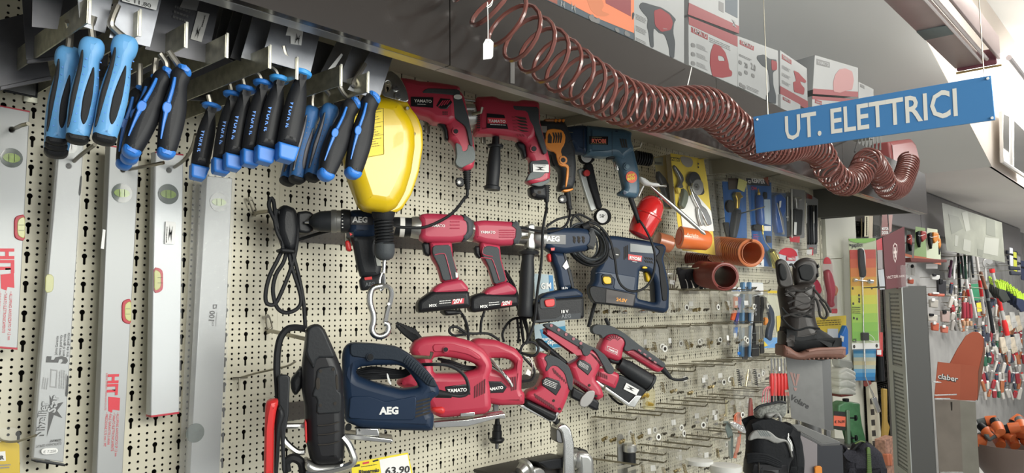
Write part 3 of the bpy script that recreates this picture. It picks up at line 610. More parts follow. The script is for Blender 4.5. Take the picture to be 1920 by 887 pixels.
# blue handles with shade painted in and the two striped grips in front of the balancer
grip('A',(584,208),(538,344),.27,'shade-painted blue handled trowel, rearmost of the three',None,1)
grip('A',(586,200),(556,341),.31,'shade-painted blue handled trowel, second of the three',([(594,76),(640,90),(610,150),(566,134)],.01),1,[(586,185,0),(590,160,0)],BLD2)
grip('A',(621,196),(585,337),.34,'shade-painted blue handled trowel just left of the two striped grips',([(640,62),(704,84),(672,160),(600,138)],.004),1,[(620,180,0),(608,165,.002)],BLADE)
e,f=grip('B',(662,186),(608,335),.39,'black grip trowel with blue stripe, left of the two before the yellow balancer',([(668,70),(712,84),(690,170),(634,150)],.004),0,[(645,175,.004),(636,160,.006)],BLADE)
flat('paper_strip',f,[(640,100),(643,103),(620,139),(612,134)],WHITE,e,.008)
e,f=grip('B',(697,176),(660,332),.41,'black grip trowel with blue stripe hanging right in front of the yellow balancer',([(705,80),(741,92),(710,188),(652,168)],.004),0,[(678,165,.004),(662,158,.008),(672,140,.006),(684,120,.004)],BLADE)

# ================================================================ YELLOW SPRING BALANCER
f=Fr(720,300,.26,-28); e=empty('tool_balancer',f.P(718,632),'yellow spring balancer with steel hanger, spring and snap hook','tool balancer')
OUT=[(700,178),(735,182),(760,190),(768,205),(781,221),(790,244),(791,277),(783,326),(770,365),(751,395),(729,404),(683,397),(671,388),(662,365),(650,333),(641,290),(650,240),(668,205)]
ext('back_shell',f,OUT,-.018,.03,.006,YELLOW,e,[],2,3)
ext('front_shell',f,[(x-(x-700)*.13-3,y-(y-300)*.04) for x,y in OUT],.020,.066,.028,YELLOW,e,[],2,5)
ext('hanger_plate',f,[(716,182),(718,150),(722,136),(732,131),(742,138),(752,148),(762,168),(767,189),(760,193),(744,189)],.004,.006,.002,STEEL,e,[[(722,155),(728,152),(733,158),(731,168),(724,174),(721,170)]],2,2)
for c,r in (((743,164),6),((747,179),7)):
    s=disc('bolt',f,c,r,.012,STEEL,e,.006); disc('bolt_recess',f,c,r*.5,.0125,DSTEEL,s,.001)
for c in ((776,251),(766,304),(750,354),(764,203)): lathe('screw',f.P(*c,-.005),f.P(*c,.006),[(0,.0042),(.8,.0042),(1,.003)],STEEL,e,12)
lbl=flat('instruction_label',f,[(662,215),(718,204),(720,290),(664,300)],mat('yellow_label',(.80,.62,.02),.45),e,.0536,.0006)
fl=f
for y in (212,240,262): linesof('small_print',f,(668,y+4),(716,y-4),(668,y+22),4,.0546,mat('olive_print',(.10,.07,.01),.6),lbl,.22)
for a,b in (((663,214),(719,203)),((663,238),(719,228)),((664,262),(719,252)),((664,299),(720,289)),((719,203),(720,289))): tube('rule',[f.P(*a,.0546),f.P(*b,.0546)],.0004,MATS['olive_print'],lbl,4,1)
lathe('top_socket',f.P(719,398,0),f.P(719,414,0),[(0,.024),(.5,.022),(1,.018)],RUBBER,e)
def spring(name,A,B,r,wr,n,m,par,st=14):
    t=B-A; N=t.orthogonal().normalized(); Q=t.normalized().cross(N)
    P=[A+t*(k/(n*st))+(N*math.cos(2*math.pi*k/st)+Q*math.sin(2*math.pi*k/st))*r for k in range(n*st+1)]
    vs,fs=tubemesh([P],wr,6); return mk(name,vs,fs,m,par)
lathe('inner_sleeve',f.P(719,410,0),f.P(721,458,0),[(0,.012),(1,.012)],BLACK,e)
spring('spring',f.P(719,412,0),f.P(721,458,0),.0175,.0028,8,RUBBER,e)
lathe('rubber_bumper',f.P(721,454,0),f.P(721,488,0),[(0,.016),(.15,.0205),(.6,.0205),(.85,.017),(1,.009)],DGREY,e)
wire('cable',f,[(719,485),(718,505),(712,525),(714,545),(721,535),(720,515)],.0022,STEEL,e)
lathe('swivel_rod',f.P(721,487,0),f.P(719,512,0),[(0,.004),(1,.004)],STEEL,e)
wire('snap_hook',f,[(716,536),(700,540),(694,552),(694,570),(700,590),(700,605),(697,618),(702,628),(713,631),(724,626),(728,616),(726,608),(720,606)],.0064,STEEL,e,0,10)
wire('snap_gate',f,[(716,536),(728,538),(734,548),(732,565),(726,585),(722,606)],.0050,STEEL,e,0.0,8)
disc('gate_pin',f,(729,570),2.5,.006,STEEL,e,.012)

# dark blades and plates added behind the trowels to darken the upper left
for i,(q,Yv,lab) in enumerate((([(-10,40),(70,20),(96,150),(0,170)],.16,'added dark plate at the left edge under the hook arms'),([(40,-20),(150,-30),(130,110),(50,120)],.24,'added dark blade deep behind the triple blue stack'),([(110,60),(205,50),(200,150),(120,165)],.15,'added dark blade behind the middle blue handle'),([(200,70),(300,80),(290,175),(215,165)],.15,'added dark blade behind the nearest blue handle'),([(290,95),(380,100),(385,190),(300,185)],.14,'added dark blade behind the tilted black grips'),([(370,100),(470,110),(450,205),(375,195)],.13,'added dark blade behind the first Work it trowel'),([(455,120),(560,130),(545,215),(460,205)],.13,'added dark blade behind the Work it row'),([(560,130),(650,150),(640,225),(570,215)],.12,'added dark blade behind the shade-painted blue handles'))):
    f=Fr(q[0][0],q[0][1],Yv,-6); e=empty('added_dark_blade',f.P(*q[0]),lab,'float','added dark blades behind the trowels')
    ext('blade',f,q,0,.0015,0,BLD2,e,[],0); ext('stiffener',f,[(q[3][0],q[3][1]-8),(q[2][0],q[2][1]-8),q[2],q[3]],.003,.004,.001,BLD2,e,[],0)
    tube('hanger',[f.P((q[0][0]+q[2][0])/2,(q[0][1]+q[2][1])/2,0),V((f.P((q[0][0]+q[2][0])/2,(q[0][1]+q[2][1])/2,0).x,-.001,f.P((q[0][0]+q[2][0])/2,(q[0][1]+q[2][1])/2,0).z))],.003,DSTEEL,e,5,1)
f=Fr(40,165,.05,0); e=empty('picture_plate',f.P(40,180),'small framed dark metal plate at the upper left of the wall','plate'); ext('plate',f,[(12,148),(68,158),(66,180),(10,168)],0,.002,.0005,DSTEEL,e,[],0); ext('frame',f,[(8,140),(72,150),(70,184),(6,172)],-.003,.003,.001,BLACK,e,[],0)
f=Fr(20,840,.09,-6); e=empty('blister_pack',f.P(20,800),'yellow pack with clear header and black R at the lower left corner','blister pack')
ext('card',f,[(-40,830),(36,828),(38,920),(-40,925)],0,.004,.001,YELLOW,e,[],1); ext('header',f,[(-40,806),(30,800),(40,812),(46,920),(-40,925)],.003,.006,.002,FILM,e,[],1); flat('white_field',f,[(-20,849),(10,846),(11,864),(-20,866)],WHITE,e,.003); text('lettering','R',f,(0,862),(8,861),None,.0036,INK,e,bold=.05)
linesof('small_print',f,(-10,872),(22,870),(-10,882),2,.0034,GPRINT,e)
tube('hook_wire',[f.P(-10,800,-.08),f.P(0,824,.0),f.P(30,828,.03),f.P(68,816,.06)],.002,ZINC,e,6)
# ================================================================ POWER TOOLS
GB=mat('silver_gearbox',(.46,.46,.44),.33,.85,n=.1,ns=20); CHAR=mat('charcoal_plastic',(.018,.020,.023),.5,bump=.15,ns=200,spec=.3); PLATE=mat('black_label_plate',(.014,.014,.016),.25)
NAVR=mat('dark_navy_rubber',(.014,.022,.034),.55,bump=.2,ns=300,spec=.3); SIL=mat('silver_print',(.75,.74,.70),.35)
class T:
    def __init__(s,name,label,cat,K,c,Y,phi=-35,th=.05,group=None,base=None):
        s.ox,s.oy,s.s=K; s.th=th; s.h=th/2; x,y=s.k(c); s.f=Fr(x,y,Y,phi); s.e=empty(name,s.f.O if base is None else s.f.P(*s.k(base)),label,cat,group)
    def k(s,p): return (s.ox+p[0]/s.s,s.oy+p[1]/s.s)
    def ks(s,P): return [s.k(p) for p in P]
    def b(s,name,pts,m,th=None,o=0,bev=.010,holes=(),sm=1,res=3,par=None,lab=None):
        r=ext(name,s.f,s.ks(pts),o,th or s.th,bev,m,par or s.e,[s.ks(h) for h in holes],sm,res)
        if lab: r['label']=lab
        return r
    def ov(s,name,pts,m,up=.0015,deep=.012,bev=.002,holes=(),sm=1,par=None,h=None,lab=None):
        h=s.h if h is None else h
        return s.b(name,pts,m,deep,h+up-deep/2,bev,holes,sm,2,par,lab)
    def fl(s,name,pts,m,up=.002,par=None,h=None): 
        h=s.h if h is None else h
        return flat(name,s.f,s.ks(pts),m,par or s.e,h+up,.0008)
    def tx(s,t,a,b,m=WPRINT,up=.003,h=None,ht=None,bold=.02,par=None,name='lettering'): 
        h=s.h if h is None else h
        return text(name,t,s.f,s.k(a),s.k(b),ht,h+up,m,par or s.e,bold=bold)
    def dc(s,name,c,r,m,up=.002,th=.004,par=None,h=None,ry=None):
        h=s.h if h is None else h
        return disc(name,s.f,s.k(c),r/s.s,h+up,m,par or s.e,th,20,None if ry is None else ry/s.s)
    def slots(s,name,a,b,c,d,n,m=BACK,fill=.5,up=.0012,par=None,h=None):   # n slots side by side between edge a-b (tops) and edge c-d (bottoms)
        h=s.h if h is None else h
        A,B,C,D=[s.f.P(*s.k(p),h+up) for p in (a,b,c,d)]
        for i in range(n):
            t=(i+.5-fill/2)/n;e=(i+.5+fill/2)/n
            quad(name,[A.lerp(B,t),A.lerp(B,e),C.lerp(D,e),C.lerp(D,t)],m,par or s.e,.0006,s.f.n)
    def cord(s,name,pts,r=.0034,m=RUBBER,o=0,par=None,k=4): return tube(name,[s.f.P(*s.k(p),(p[2] if len(p)>2 else o)) for p in pts],r,m,par or s.e,7,k)
    def lt(s,name,a,b,prof_,m,o=0,par=None,seg=18,sc=(1,1)): return lathe(name,s.f.P(*s.k(a),o),s.f.P(*s.k(b),o),prof_,m,par or s.e,seg,sc)
    def sm_(s,a,b,c,n,m=SIL,up=.0024,ragged=.3,par=None,h=None):
        h=s.h if h is None else h
        return linesof('small_print',s.f,s.k(a),s.k(b),s.k(c),n,h+up,m,par or s.e,.34,ragged)
C5=(740,130,3.058); C6=(860,370,3.286); C4=(480,370,2.274); C7=(480,580,2.888); C8=(860,580,2.888)
def ribs(t,a,b,r0,r1,n,m=RUBBER,par=None,name='cord_boot'):
    A=t.f.P(*t.k(a),0);B=t.f.P(*t.k(b),0); pr=[(0,r0)]
    for i in range(n): 
        q=r0+(r1-r0)*i/n; pr+=[((i+.1)/n,q*1.12),((i+.55)/n,q*1.12),((i+.6)/n,q*.85),((i+.98)/n,q*.85)]
    pr+=[(1,r1)]; return lathe(name,A,B,pr,m,par or t.e,14)
# ---- hammer drill 1 (partly behind the balancer)
t=T('corded_drill','red and grey corded drill half hidden behind the yellow balancer','drill',C5,(250,280),.20,group='corded drills in the top row')
t.b('body',[(20,60),(100,70),(130,80),(240,88),(360,108),(372,130),(340,160),(350,300),(305,330),(270,318),(215,315),(190,290),(150,280),(20,240)],RED,.060,0,.014)
t.b('handle',[(330,120),(372,130),(395,165),(415,260),(445,400),(457,480),(455,530),(445,575),(400,588),(372,570),(345,545),(355,500),(345,460),(325,420),(305,410),(298,350),(285,325),(300,260)],RED,.044,0,.013)
t.ov('grey_cover',[(150,138),(180,112),(235,112),(366,118),(380,145),(345,150),(320,150),(235,142)],DGREY,.0015,h=.030)
t.ov('grip_overmold',[(330,170),(345,146),(376,146),(400,215),(418,270),(443,390),(447,445),(428,440),(410,350),(398,325),(350,290),(325,260),(318,210)],DGREY,.0015,.016,h=.026)
t.ov('grip_overmold',[(345,420),(382,440),(385,475),(412,468),(418,430),(447,440),(459,480),(457,530),(375,572),(341,545),(353,500)],MGREY,.0015,.018,h=.022)
p=t.fl('name_plate',[(93,157),(222,160),(220,220),(95,212)],PLATE,.0022,h=.030); t.tx('YAMATO',(112,188),(212,192),SIL,.0032,h=.030,par=p); t.sm_((130,198),(188,200),(130,208),1,h=.0315,par=p)
p=t.ov('vent_cover',[(237,210),(262,165),(318,170),(330,190),(300,230),(262,228)],PLATE,.0012,.004,h=.030,sm=0)
for i in range(4): t.fl('slat',[(248+i*16,212-i*4),(254+i*16,214-i*4),(282+i*13,178-i*1),(275+i*13,178-i*1)],RED,.0022,p,h=.030)
for i in range(6): t.fl('slot',[(275+11*(i%3),242+11*(i//3)),(282+11*(i%3),242+11*(i//3)),(282+11*(i%3),249+11*(i//3)),(275+11*(i%3),249+11*(i//3))],BACK,.0012,h=.030)
t.b('trigger',[(235,288),(275,285),(300,340),(307,412),(286,410),(280,350),(240,315)],BLACK,.024,0,.006)
p=t.dc('lock_ring',(352,355),22,RED,.004,.010,h=.022); t.dc('lock_button',(352,355),13,BLACK,.006,.006,par=p,h=.022)
t.dc('price_sticker',(363,158),24,WHITE,.006,.0006,h=.028,ry=14)
ribs(t,(413,575),(418,690),.0095,.0055,9)
p=t.b('key_holder',[(345,625),(392,618),(400,660),(388,676),(352,672)],BLACK,.010,0,.003); 
for k in range(4):
    a=math.pi*k/4; t.fl('key_mark',[(370+15*math.cos(a),648+15*math.sin(a)),(370-3*math.sin(a),648+3*math.cos(a)),(370-15*math.cos(a),648-15*math.sin(a)),(370+3*math.sin(a),648-3*math.cos(a))],SIL,.0008+.0001*k,p,h=.005)
Q=lambda *P:[((x-480)*0+ (x-740)*3.058,(y-130)*3.058) for x,y in P]
t.cord('power_cord',[(418,688),(414,730)]+[(x,y,.03) for x,y in Q((871,372),(854,394),(832,411),(797,426),(766,427),(726,424),(700,419),(665,423),(612,434),(581,443),(556,451))],.0036)
# ---- hammer drill 2
t=T('corded_drill','red YAMATO hammer drill with silver gearbox, side handle and bar code label','drill',C5,(650,320),.20,group='corded drills in the top row')
t.b('body',[(458,170),(490,168),(560,165),(600,185),(690,195),(720,185),(790,192),(818,202),(822,300),(790,410),(745,440),(700,405),(640,395),(560,380),(455,382)],RED,.062,0,.014)
t.b('handle',[(760,260),(822,290),(850,400),(870,480),(882,520),(885,600),(880,650),(830,675),(780,668),(748,650),(752,630),(775,600),(770,520),(755,510),(745,440),(700,405)],RED,.044,0,.013)
t.lt('gearbox',(380,278),(460,276),[(0,.026),(.2,.031),(.25,.034),(.6,.034),(.62,.031),(1,.031)],GB); t.lt('depth_rod',(385,172),(465,182),[(0,.004),(1,.004)],STEEL,.01)
t.lt('gear_collar',(385,225),(458,226),[(0,.012),(1,.012)],GB,.022)
t.ov('grey_cover',[(672,210),(690,212),(822,220),(824,300),(852,400),(872,480),(850,492),(815,400),(790,330),(770,300),(755,245),(700,240),(680,235)],DGREY,.0015,.016,h=.030)
t.ov('grip_overmold',[(770,530),(870,520),(882,560),(884,598),(865,598),(800,604),(775,596)],DGREY,.0015,.018,h=.022)
t.ov('grip_overmold',[(775,590),(862,592),(838,622),(780,637),(752,642),(752,632)],MGREY,.0028,.020,h=.022)
t.ov('grip_overmold',[(772,662),(862,640),(882,625),(882,652),(830,677)],MGREY,.0018,.020,h=.022)
t.slots('vent_slot',(468,240),(470,340),(490,238),(491,340),9,par=None,h=.031,fill=.6)
p=t.fl('name_plate',[(530,252),(628,262),(652,342),(527,336)],PLATE,.0022,h=.031); r=t.fl('logo_band',[(532,276),(638,282),(643,312),(533,309)],RPRINT,.0028,p,h=.031); t.tx('YAMATO',(538,303),(636,308),WPRINT,.0036,h=.031,par=p); t.sm_((548,314),(636,318),(548,325),1,WPRINT,.0036,0,p,.031)
for i in range(5): t.fl('vent_slot',[(686+i*5,268+i*19),(750+i*2,276+i*19),(758+i*3,290+i*17),(720+i*3,285+i*18)],BACK,.0012,h=.031)
for i in range(5): t.fl('rib_mark',[(670+i*3,270+i*19),(690+i*3,273+i*19),(692+i*3,278+i*19),(672+i*3,275+i*19)],mat('deep_red_line',(.25,.02,.03),.5),.0012,h=.031)
for i in range(3): t.fl('chevron',[(698+17*i,372),(704+17*i,372),(712+17*i,384),(706+17*i,386)],MATS['deep_red_line'],.0012,h=.031)
t.b('trigger',[(690,418),(745,428),(754,510),(735,517),(722,470),(700,450)],BLACK,.024,0,.006)
p=t.dc('lock_ring',(800,455),23,RED,.004,.010,h=.022); t.dc('lock_button',(800,455),14,BLACK,.006,.006,par=p,h=.022)
p=t.fl('bar_code_label',[(792,543),(884,546),(884,590),(794,587)],WHITE,.0038,h=.022); bars('bar_code',t.f,t.k((802,578)),t.k((866,580)),t.k((867,560)),t.k((803,557)),30,.0265,INK,p); t.sm_((800,546),(870,549),(800,555),1,INK,.0046,.1,p,.022)
t.lt('handle_clamp',(580,388),(578,442),[(0,.009),(.8,.010),(.85,.020),(1,.020)],BLACK,.0)
t.lt('side_handle',(577,440),(558,692),[(0,.020),(.03,.020),(.04,.0135),(.3,.0165),(.6,.0175),(.9,.0165),(.93,.021),(1,.020)],CHAR,.0)
t.b('plug',[(765,678),(860,668),(866,745),(820,748),(770,730)],BLACK,.04,0,.01)
for c in ((830,705),(800,718)): t.dc('plug_hole',c,10,BACK,.0006,.001,h=.020)
ribs(t,(866,665),(872,762),.010,.0058,9)
t.cord('power_cord',[(872,760),(870,800)]+[(x,y,.075) for x,y in Q((1023,401),(1018,431),(1015,492),(1007,552),(1003,595),(996,622),(985,645))],.0036)
# ---- orange and black drill
t=T('corded_drill','orange and black corded drill between the red and the petrol blue drills','drill',C5,(940,500),.19,group='corded drills in the top row')
t.b('body',[(822,300),(960,300),(985,345),(1005,400),(1025,470),(1031,560),(1026,650),(1010,692),(945,702),(930,690),(946,640),(940,580),(905,550),(890,490),(860,450),(822,440)],CHAR,.05,0,.013)
t.ov('orange_shell',[(866,352),(900,342),(958,350),(977,385),(972,430),(948,468),(958,500),(966,540),(997,552),(994,620),(982,678),(974,678),(984,562),(945,557),(930,530),(920,480),(880,462),(858,440),(860,400)],ORANGE,.003,.014)
for i in range(4): t.fl('vent_slot',[(904+i*15,362),(912+i*15,362),(922+i*13,385),(914+i*13,422),(908+i*13,422),(912+i*13,388)],BACK,.004)
t.fl('vent_slot',[(880,378),(888,366),(902,388),(900,424),(878,422)],BACK,.0042); p=t.dc('lock_ring',(967,520),23,ORANGE,.006,.008); t.dc('lock_button',(967,520),13,BLACK,.007,.006,par=p)
t.b('trigger',[(885,470),(915,485),(925,560),(905,560),(895,540)],BLACK,.024,0,.006)
t.b('top_guard',[(850,288),(972,290),(968,304),(860,306)],mat('copper_brown',(.32,.14,.05),.4),.03,.01,.004)
for i in range(3): t.lt('key_ring',(920+i*22,300),(926+i*22,288),[(0,.0035),(1,.0035)],ORANGE,.026)
t.fl('silver_plate',[(833,324),(873,326),(873,364),(833,360)],GB,.0015); t.tx('G',(855,396),(868,397),INK,.0046,bold=.04)
t.ov('bottom_trim',[(958,694),(1020,684),(1018,694),(985,706),(962,704)],ORANGE,.003,.02)
for y in (450,520,590,650): t.cord('seam',[(998,y-30,.0268),(1026,y-45,.0225)],.0007,BACK)
t.lt('cord_boot',(988,700),(1004,806),[(0,.009),(.8,.007),(.82,.008),(1,.0075)],RUBBER); p=t.b('key_holder',[(935,735),(955,718),(985,722),(988,765),(955,772),(937,760)],BLACK,.010,0,.003)
for k in range(4):
    a=math.pi*k/4; t.fl('key_mark',[(960+14*math.cos(a),747+14*math.sin(a)),(960-3*math.sin(a),747+3*math.cos(a)),(960-14*math.cos(a),747-14*math.sin(a)),(960+3*math.sin(a),747-3*math.cos(a))],SIL,.0008+.0001*k,p,h=.005)
t.cord('power_cord',[(1004,800)]+[(x,y,.05) for x,y in Q((1067,410),(1058,425),(1040,432),(1012,434),(985,428),(960,424))],.0036)
# ---- petrol blue drill
t=T('corded_drill','petrol blue RYOBI drill with round red sticker on its handle','drill',C5,(1220,480),.20,group='corded drills in the top row')
t.b('gearbox',[(975,335),(1060,325),(1095,330),(1095,492),(1020,482),(1000,440),(975,430)],NAVY,.052,0,.016)
t.b('body',[(1085,328),(1210,342),(1300,350),(1348,368),(1342,410),(1360,470),(1290,530),(1250,500),(1200,510),(1100,500),(1085,495)],TEAL,.060,0,.016)
t.b('handle',[(1290,360),(1345,372),(1342,410),(1366,480),(1391,590),(1396,700),(1382,742),(1330,737),(1278,722),(1283,702),(1310,690),(1300,640),(1287,580),(1262,540),(1250,500)],TEAL,.044,0,.014)
p=t.fl('name_plate',[(1116,383),(1224,385),(1223,433),(1116,430)],PLATE,.0018,h=.030); t.tx('RYOBI',(1130,420),(1212,422),mat('salmon_print',(.7,.16,.10),.45),.0030,h=.030,par=p,bold=.05); t.sm_((1130,388),(1190,390),(1130,396),1,mat('olive_gold_print',(.3,.26,.12),.5),.0030,.1,p,.030); t.sm_((1124,424),(1216,426),(1124,431),1,MATS['olive_gold_print'],.0030,.1,p,.030)
t.sm_((1000,360),(1024,361),(1000,366),1,MATS['olive_gold_print'],.003,.1,None,.026)
for i in range(3): t.fl('vent_slot',[(1289+i*15,396+i*2),(1298+i*15,398+i*2),(1312+i*12,450),(1303+i*12,448)],BACK,.0012,h=.030)
for x,a,b in ((1085,330,494),(1247,348,500)): t.cord('seam',[(x,a+8,.0300),(x,b-8,.0300)],.0006,BACK)
for c,hh in (((1272,360),.028),((1340,470),.022),((1380,665),.020),((1320,708),.022)): p=t.dc('screw',c,9,NAVY,.0015,.004,h=hh)
p=t.dc('lock_ring',(1335,557),22,TEAL,.004,.008,h=.022); t.dc('lock_button',(1335,557),12,mat('pale_teal',(.12,.2,.25),.4),.007,.006,par=p,h=.022)
p=t.dc('price_sticker',(1358,618),32,mat('red_sticker',(.75,.10,.05),.5),.0012,.0008,h=.0225); t.tx('HOP',(1336,618),(1378,612),YSW,.0024,h=.0225,bold=.05,par=p); t.tx('80W',(1334,638),(1380,632),YSW,.0024,h=.0225,bold=.05,par=p)
t.b('trigger',[(1254,524),(1280,528),(1284,586),(1266,586)],STEEL,.018,0,.004); t.b('switch',[(1214,500),(1272,488),(1276,516),(1216,518)],BLACK,.02,0,.004)
t.lt('cord_boot',(1352,736),(1402,880),[(0,.0085),(1,.006)],RUBBER)
def c6(*P): return [((860+x/3.286-740)*3.058,(370+y/3.286-130)*3.058,.05) for x,y in P]
t.cord('power_cord',[(1400,870)]+c6((1120,150),(1155,205),(1190,280),(1210,370),(1200,470),(1165,540),(1110,575),(1050,575),(1000,540),(975,480),(965,400),(950,330),(930,260),(890,200),(850,170),(800,150)),.0036)
for i,(a,b) in enumerate(((1375,1470),)):
    pass
h=T('corrugated_hose','short black corrugated hose end sticking out behind the petrol blue drill','hose',C5,(1420,520),.12,th=.03)
ribs(h,(1375,505),(1470,520),.022,.020,7,RUBBER,None,'corrugated_tube')
# ---- tyre gauge behind the drills
for lab,cc,rr,Yv in (('tyre inflator gauge with toothed black ring hanging high behind the petrol blue drill',(1100,500),46,.09),('second tyre gauge with toothed ring, lower down above the cable coil',(1190,845),48,.11)):
    t=T('tyre_gauge',lab,'gauge',C5,cc,Yv,-25,.02,'tyre gauges')
    P=[]
    for i in range(64):
        a=2*math.pi*i/64; q=rr*(1.0 if i%2 else .90); P.append((cc[0]+q*math.cos(a),cc[1]+q*math.sin(a)))
    t.b('toothed_ring',P,RUBBER,.020,0,.003,sm=0); p=t.dc('dial',cc,rr*.66,WHITE,.001,.003); t.tx('50',(cc[0]-14,cc[1]+6),(cc[0]+10,cc[1]+6),INK,.002,bold=0,par=p)
    t.fl('needle',[(cc[0],cc[1]-2),(cc[0]+22,cc[1]-14),(cc[0]+1,cc[1]+3)],INK,.0024,p)
    if rr==46:
        t.b('steel_lever',[(1045,575),(1078,565),(1162,800),(1122,818)],mat('dull_lever_steel',(.30,.31,.30),.4,.7),.012,.0,.003); t.b('black_grip',[(1085,545),(1128,540),(1150,640),(1186,795),(1158,805),(1110,660)],RUBBER,.02,.006,.005); t.dc('red_button',(1104,594),16,REDSW,.010,.008)
# ================= middle row
def cordless_yamato(K,X,label,c,Y):
    t=T('cordless_drill',label,'drill',K,c,Y,group='cordless drills in the middle row'); return t
# AEG 12V
t=T('cordless_drill','black AEG cordless drill with red trigger, chuck pointing left behind the balancer spring','drill',C4,(420,200),.17,group='cordless drills in the middle row')
t.lt('chuck',(225,105),(325,102),[(0,.006),(.12,.010),(.2,.016),(.5,.0215),(1,.0225)],CHAR); t.lt('chuck_jaw',(208,106),(230,105),[(0,.003),(1,.005)],STEEL)
t.lt('clutch_ring',(320,102),(365,102),[(0,.023),(.1,.0245),(.5,.0245),(.55,.023),(1,.023)],mat('dark_silver',(.25,.25,.24),.4,.7)); t.lt('torque_collar',(362,102),(402,103),[(0,.0245),(.3,.0255),(1,.0245)],CHAR)
for k in range(5): t.fl('collar_mark',[(366,70+k*14),(372,70+k*14),(372,74+k*14),(366,74+k*14)],SIL,.0005,h=.0255-abs(k-2)*.002)
t.b('body',[(398,60),(430,55),(500,62),(540,80),(548,130),(530,165),(480,175),(400,172),(395,150)],NAVY,.052,0,.015)
t.b('handle',[(395,165),(520,160),(515,220),(535,300),(525,345),(445,345),(428,290),(418,235),(412,200)],CHAR,.042,0,.012)
t.b('battery',[(438,345),(500,335),(545,320),(552,385),(450,399),(444,390)],CHAR,.050,0,.008)
p=t.fl('name_plate',[(404,82),(500,84),(500,118),(404,116)],PLATE,.0015,h=.026); t.tx('AEG',(410,106),(475,107),WPRINT,.0025,h=.026,par=p,bold=.04)
t.b('trigger',[(378,184),(400,186),(410,232),(384,230)],REDSW,.020,0,.005); t.fl('direction_switch',[(385,150),(415,148),(418,170),(388,172)],BLACK,.0012,h=.026); t.fl('red_arrow',[(399,150),(412,158),(402,165)],REDSW,.0022,h=.026)
t.fl('red_clip',[(462,342),(494,338),(496,350),(464,353)],REDSW,.0012,h=.025); t.tx('AEG',(466,380),(508,375),mat('grey_emboss',(.13,.14,.15),.4),.0015,h=.025,bold=.03); t.fl('sticker',[(508,248),(530,250),(534,292),(516,292)],mat('pale_sticker',(.45,.46,.42),.5),.0012,h=.021)
# Yamato cordless A
t=T('cordless_drill','crimson 20V YAMATO cordless drill nearest the balancer, spring in front of its chuck','drill',C4,(790,280),.17,group='cordless drills in the middle row')
t.lt('chuck',(572,126),(614,126),[(0,.020),(.3,.023),(1,.023)],BLACK); t.lt('chuck_ring',(612,126),(632,127),[(0,.0235),(1,.0235)],SIL); t.lt('chuck_body',(630,127),(662,128),[(0,.0225),(1,.0225)],BLACK); t.lt('gear_collar',(660,127),(700,130),[(0,.024),(.4,.026),(1,.026)],GB)
t.b('body',[(692,80),(715,72),(760,72),(880,80),(915,102),(917,160),(885,190),(830,197),(720,196),(692,180)],PINKRED,.054,0,.014)
t.b('rear_cap',[(868,76),(890,80),(920,102),(921,162),(888,193),(868,192),(880,135)],DGREY,.057,0,.013)
t.b('handle',[(735,190),(832,190),(838,260),(866,352),(790,367),(770,300),(745,260)],PINKRED,.040,0,.012)
t.ov('grip_overmold',[(752,206),(826,203),(838,262),(862,346),(797,358),(777,292),(750,242)],DGREY,.0015,.016,h=.020)
t.cord('grip_line',[(762,245,.0225),(800,240,.0225),(812,262,.0225),(835,350,.0225)],.0012,PINKRED)
t.b('trigger',[(703,194),(740,194),(742,255),(715,246)],BLACK,.022,0,.006)
t.b('battery_mount',[(742,404),(760,380),(790,364),(870,350),(902,388),(896,408),(750,422)],PINKRED,.056,0,.010)
p=t.b('battery',[(684,444),(745,400),(900,398),(910,470),(690,493),(683,480)],BLACK,.062,0,.010)
t.tx('MYX',(739,468),(772,465),WPRINT,.0015,h=.031,par=p,bold=.04); t.sm_((782,442),(832,438),(782,460),2,WPRINT,.0015,.1,p,.031); q=t.fl('red_badge',[(838,436),(888,430),(886,452),(834,457)],RPRINT,.0012,p,h=.031); t.tx('20V',(842,453),(882,448),WPRINT,.0024,h=.031,par=p,bold=.04)
t.tx('YAMATO',(740,126),(806,127),WPRINT,.0015,h=.027); t.fl('price_sticker',[(850,320),(860,322),(862,342),(852,342)],WHITE,.0030,h=.021)
for i in range(3): t.cord('body_rib',[(828,104+i*14,.0275),(868,104+i*14,.0275)],.0013,PINKRED)
# Yamato cordless B
t=T('cordless_drill','crimson 20V YAMATO cordless drill between its twin and the AEG drill','drill',C6,(210,400),.17,group='cordless drills in the middle row')
t.lt('gear_collar',(60,205),(90,207),[(0,.024),(.5,.026),(1,.026)],GB); t.lt('chuck_body',(20,205),(62,205),[(0,.022),(1,.0225)],BLACK)
t.b('body',[(78,155),(140,145),(250,150),(325,155),(366,190),(361,265),(332,297),(250,302),(150,290),(80,268)],PINKRED,.054,0,.014)
t.b('rear_cap',[(310,150),(330,155),(371,188),(366,268),(335,300),(318,298),(345,225)],DGREY,.057,0,.013)
t.b('handle',[(128,270),(250,295),(256,380),(297,522),(215,548),(180,440),(150,400),(123,330)],PINKRED,.040,0,.012)
t.ov('grip_overmold',[(140,318),(175,298),(245,310),(252,380),(290,515),(218,538),(188,440),(165,390),(142,360)],DGREY,.0015,.016,h=.020)
t.cord('grip_line',[(135,372,.0225),(195,378,.0225),(215,400,.0225),(252,512,.0225)],.0012,PINKRED); t.cord('grip_line',[(152,305,.0225),(150,350,.0225),(210,365,.0225)],.0012,PINKRED)
t.b('trigger',[(90,300),(130,300),(135,385),(98,360)],BLACK,.022,0,.006)
t.b('battery_mount',[(130,605),(170,560),(215,545),(292,520),(347,565),(342,598),(190,627)],PINKRED,.056,0,.010)
p=t.b('battery',[(56,655),(62,615),(120,590),(350,600),(359,668),(80,711),(58,695)],BLACK,.062,0,.010)
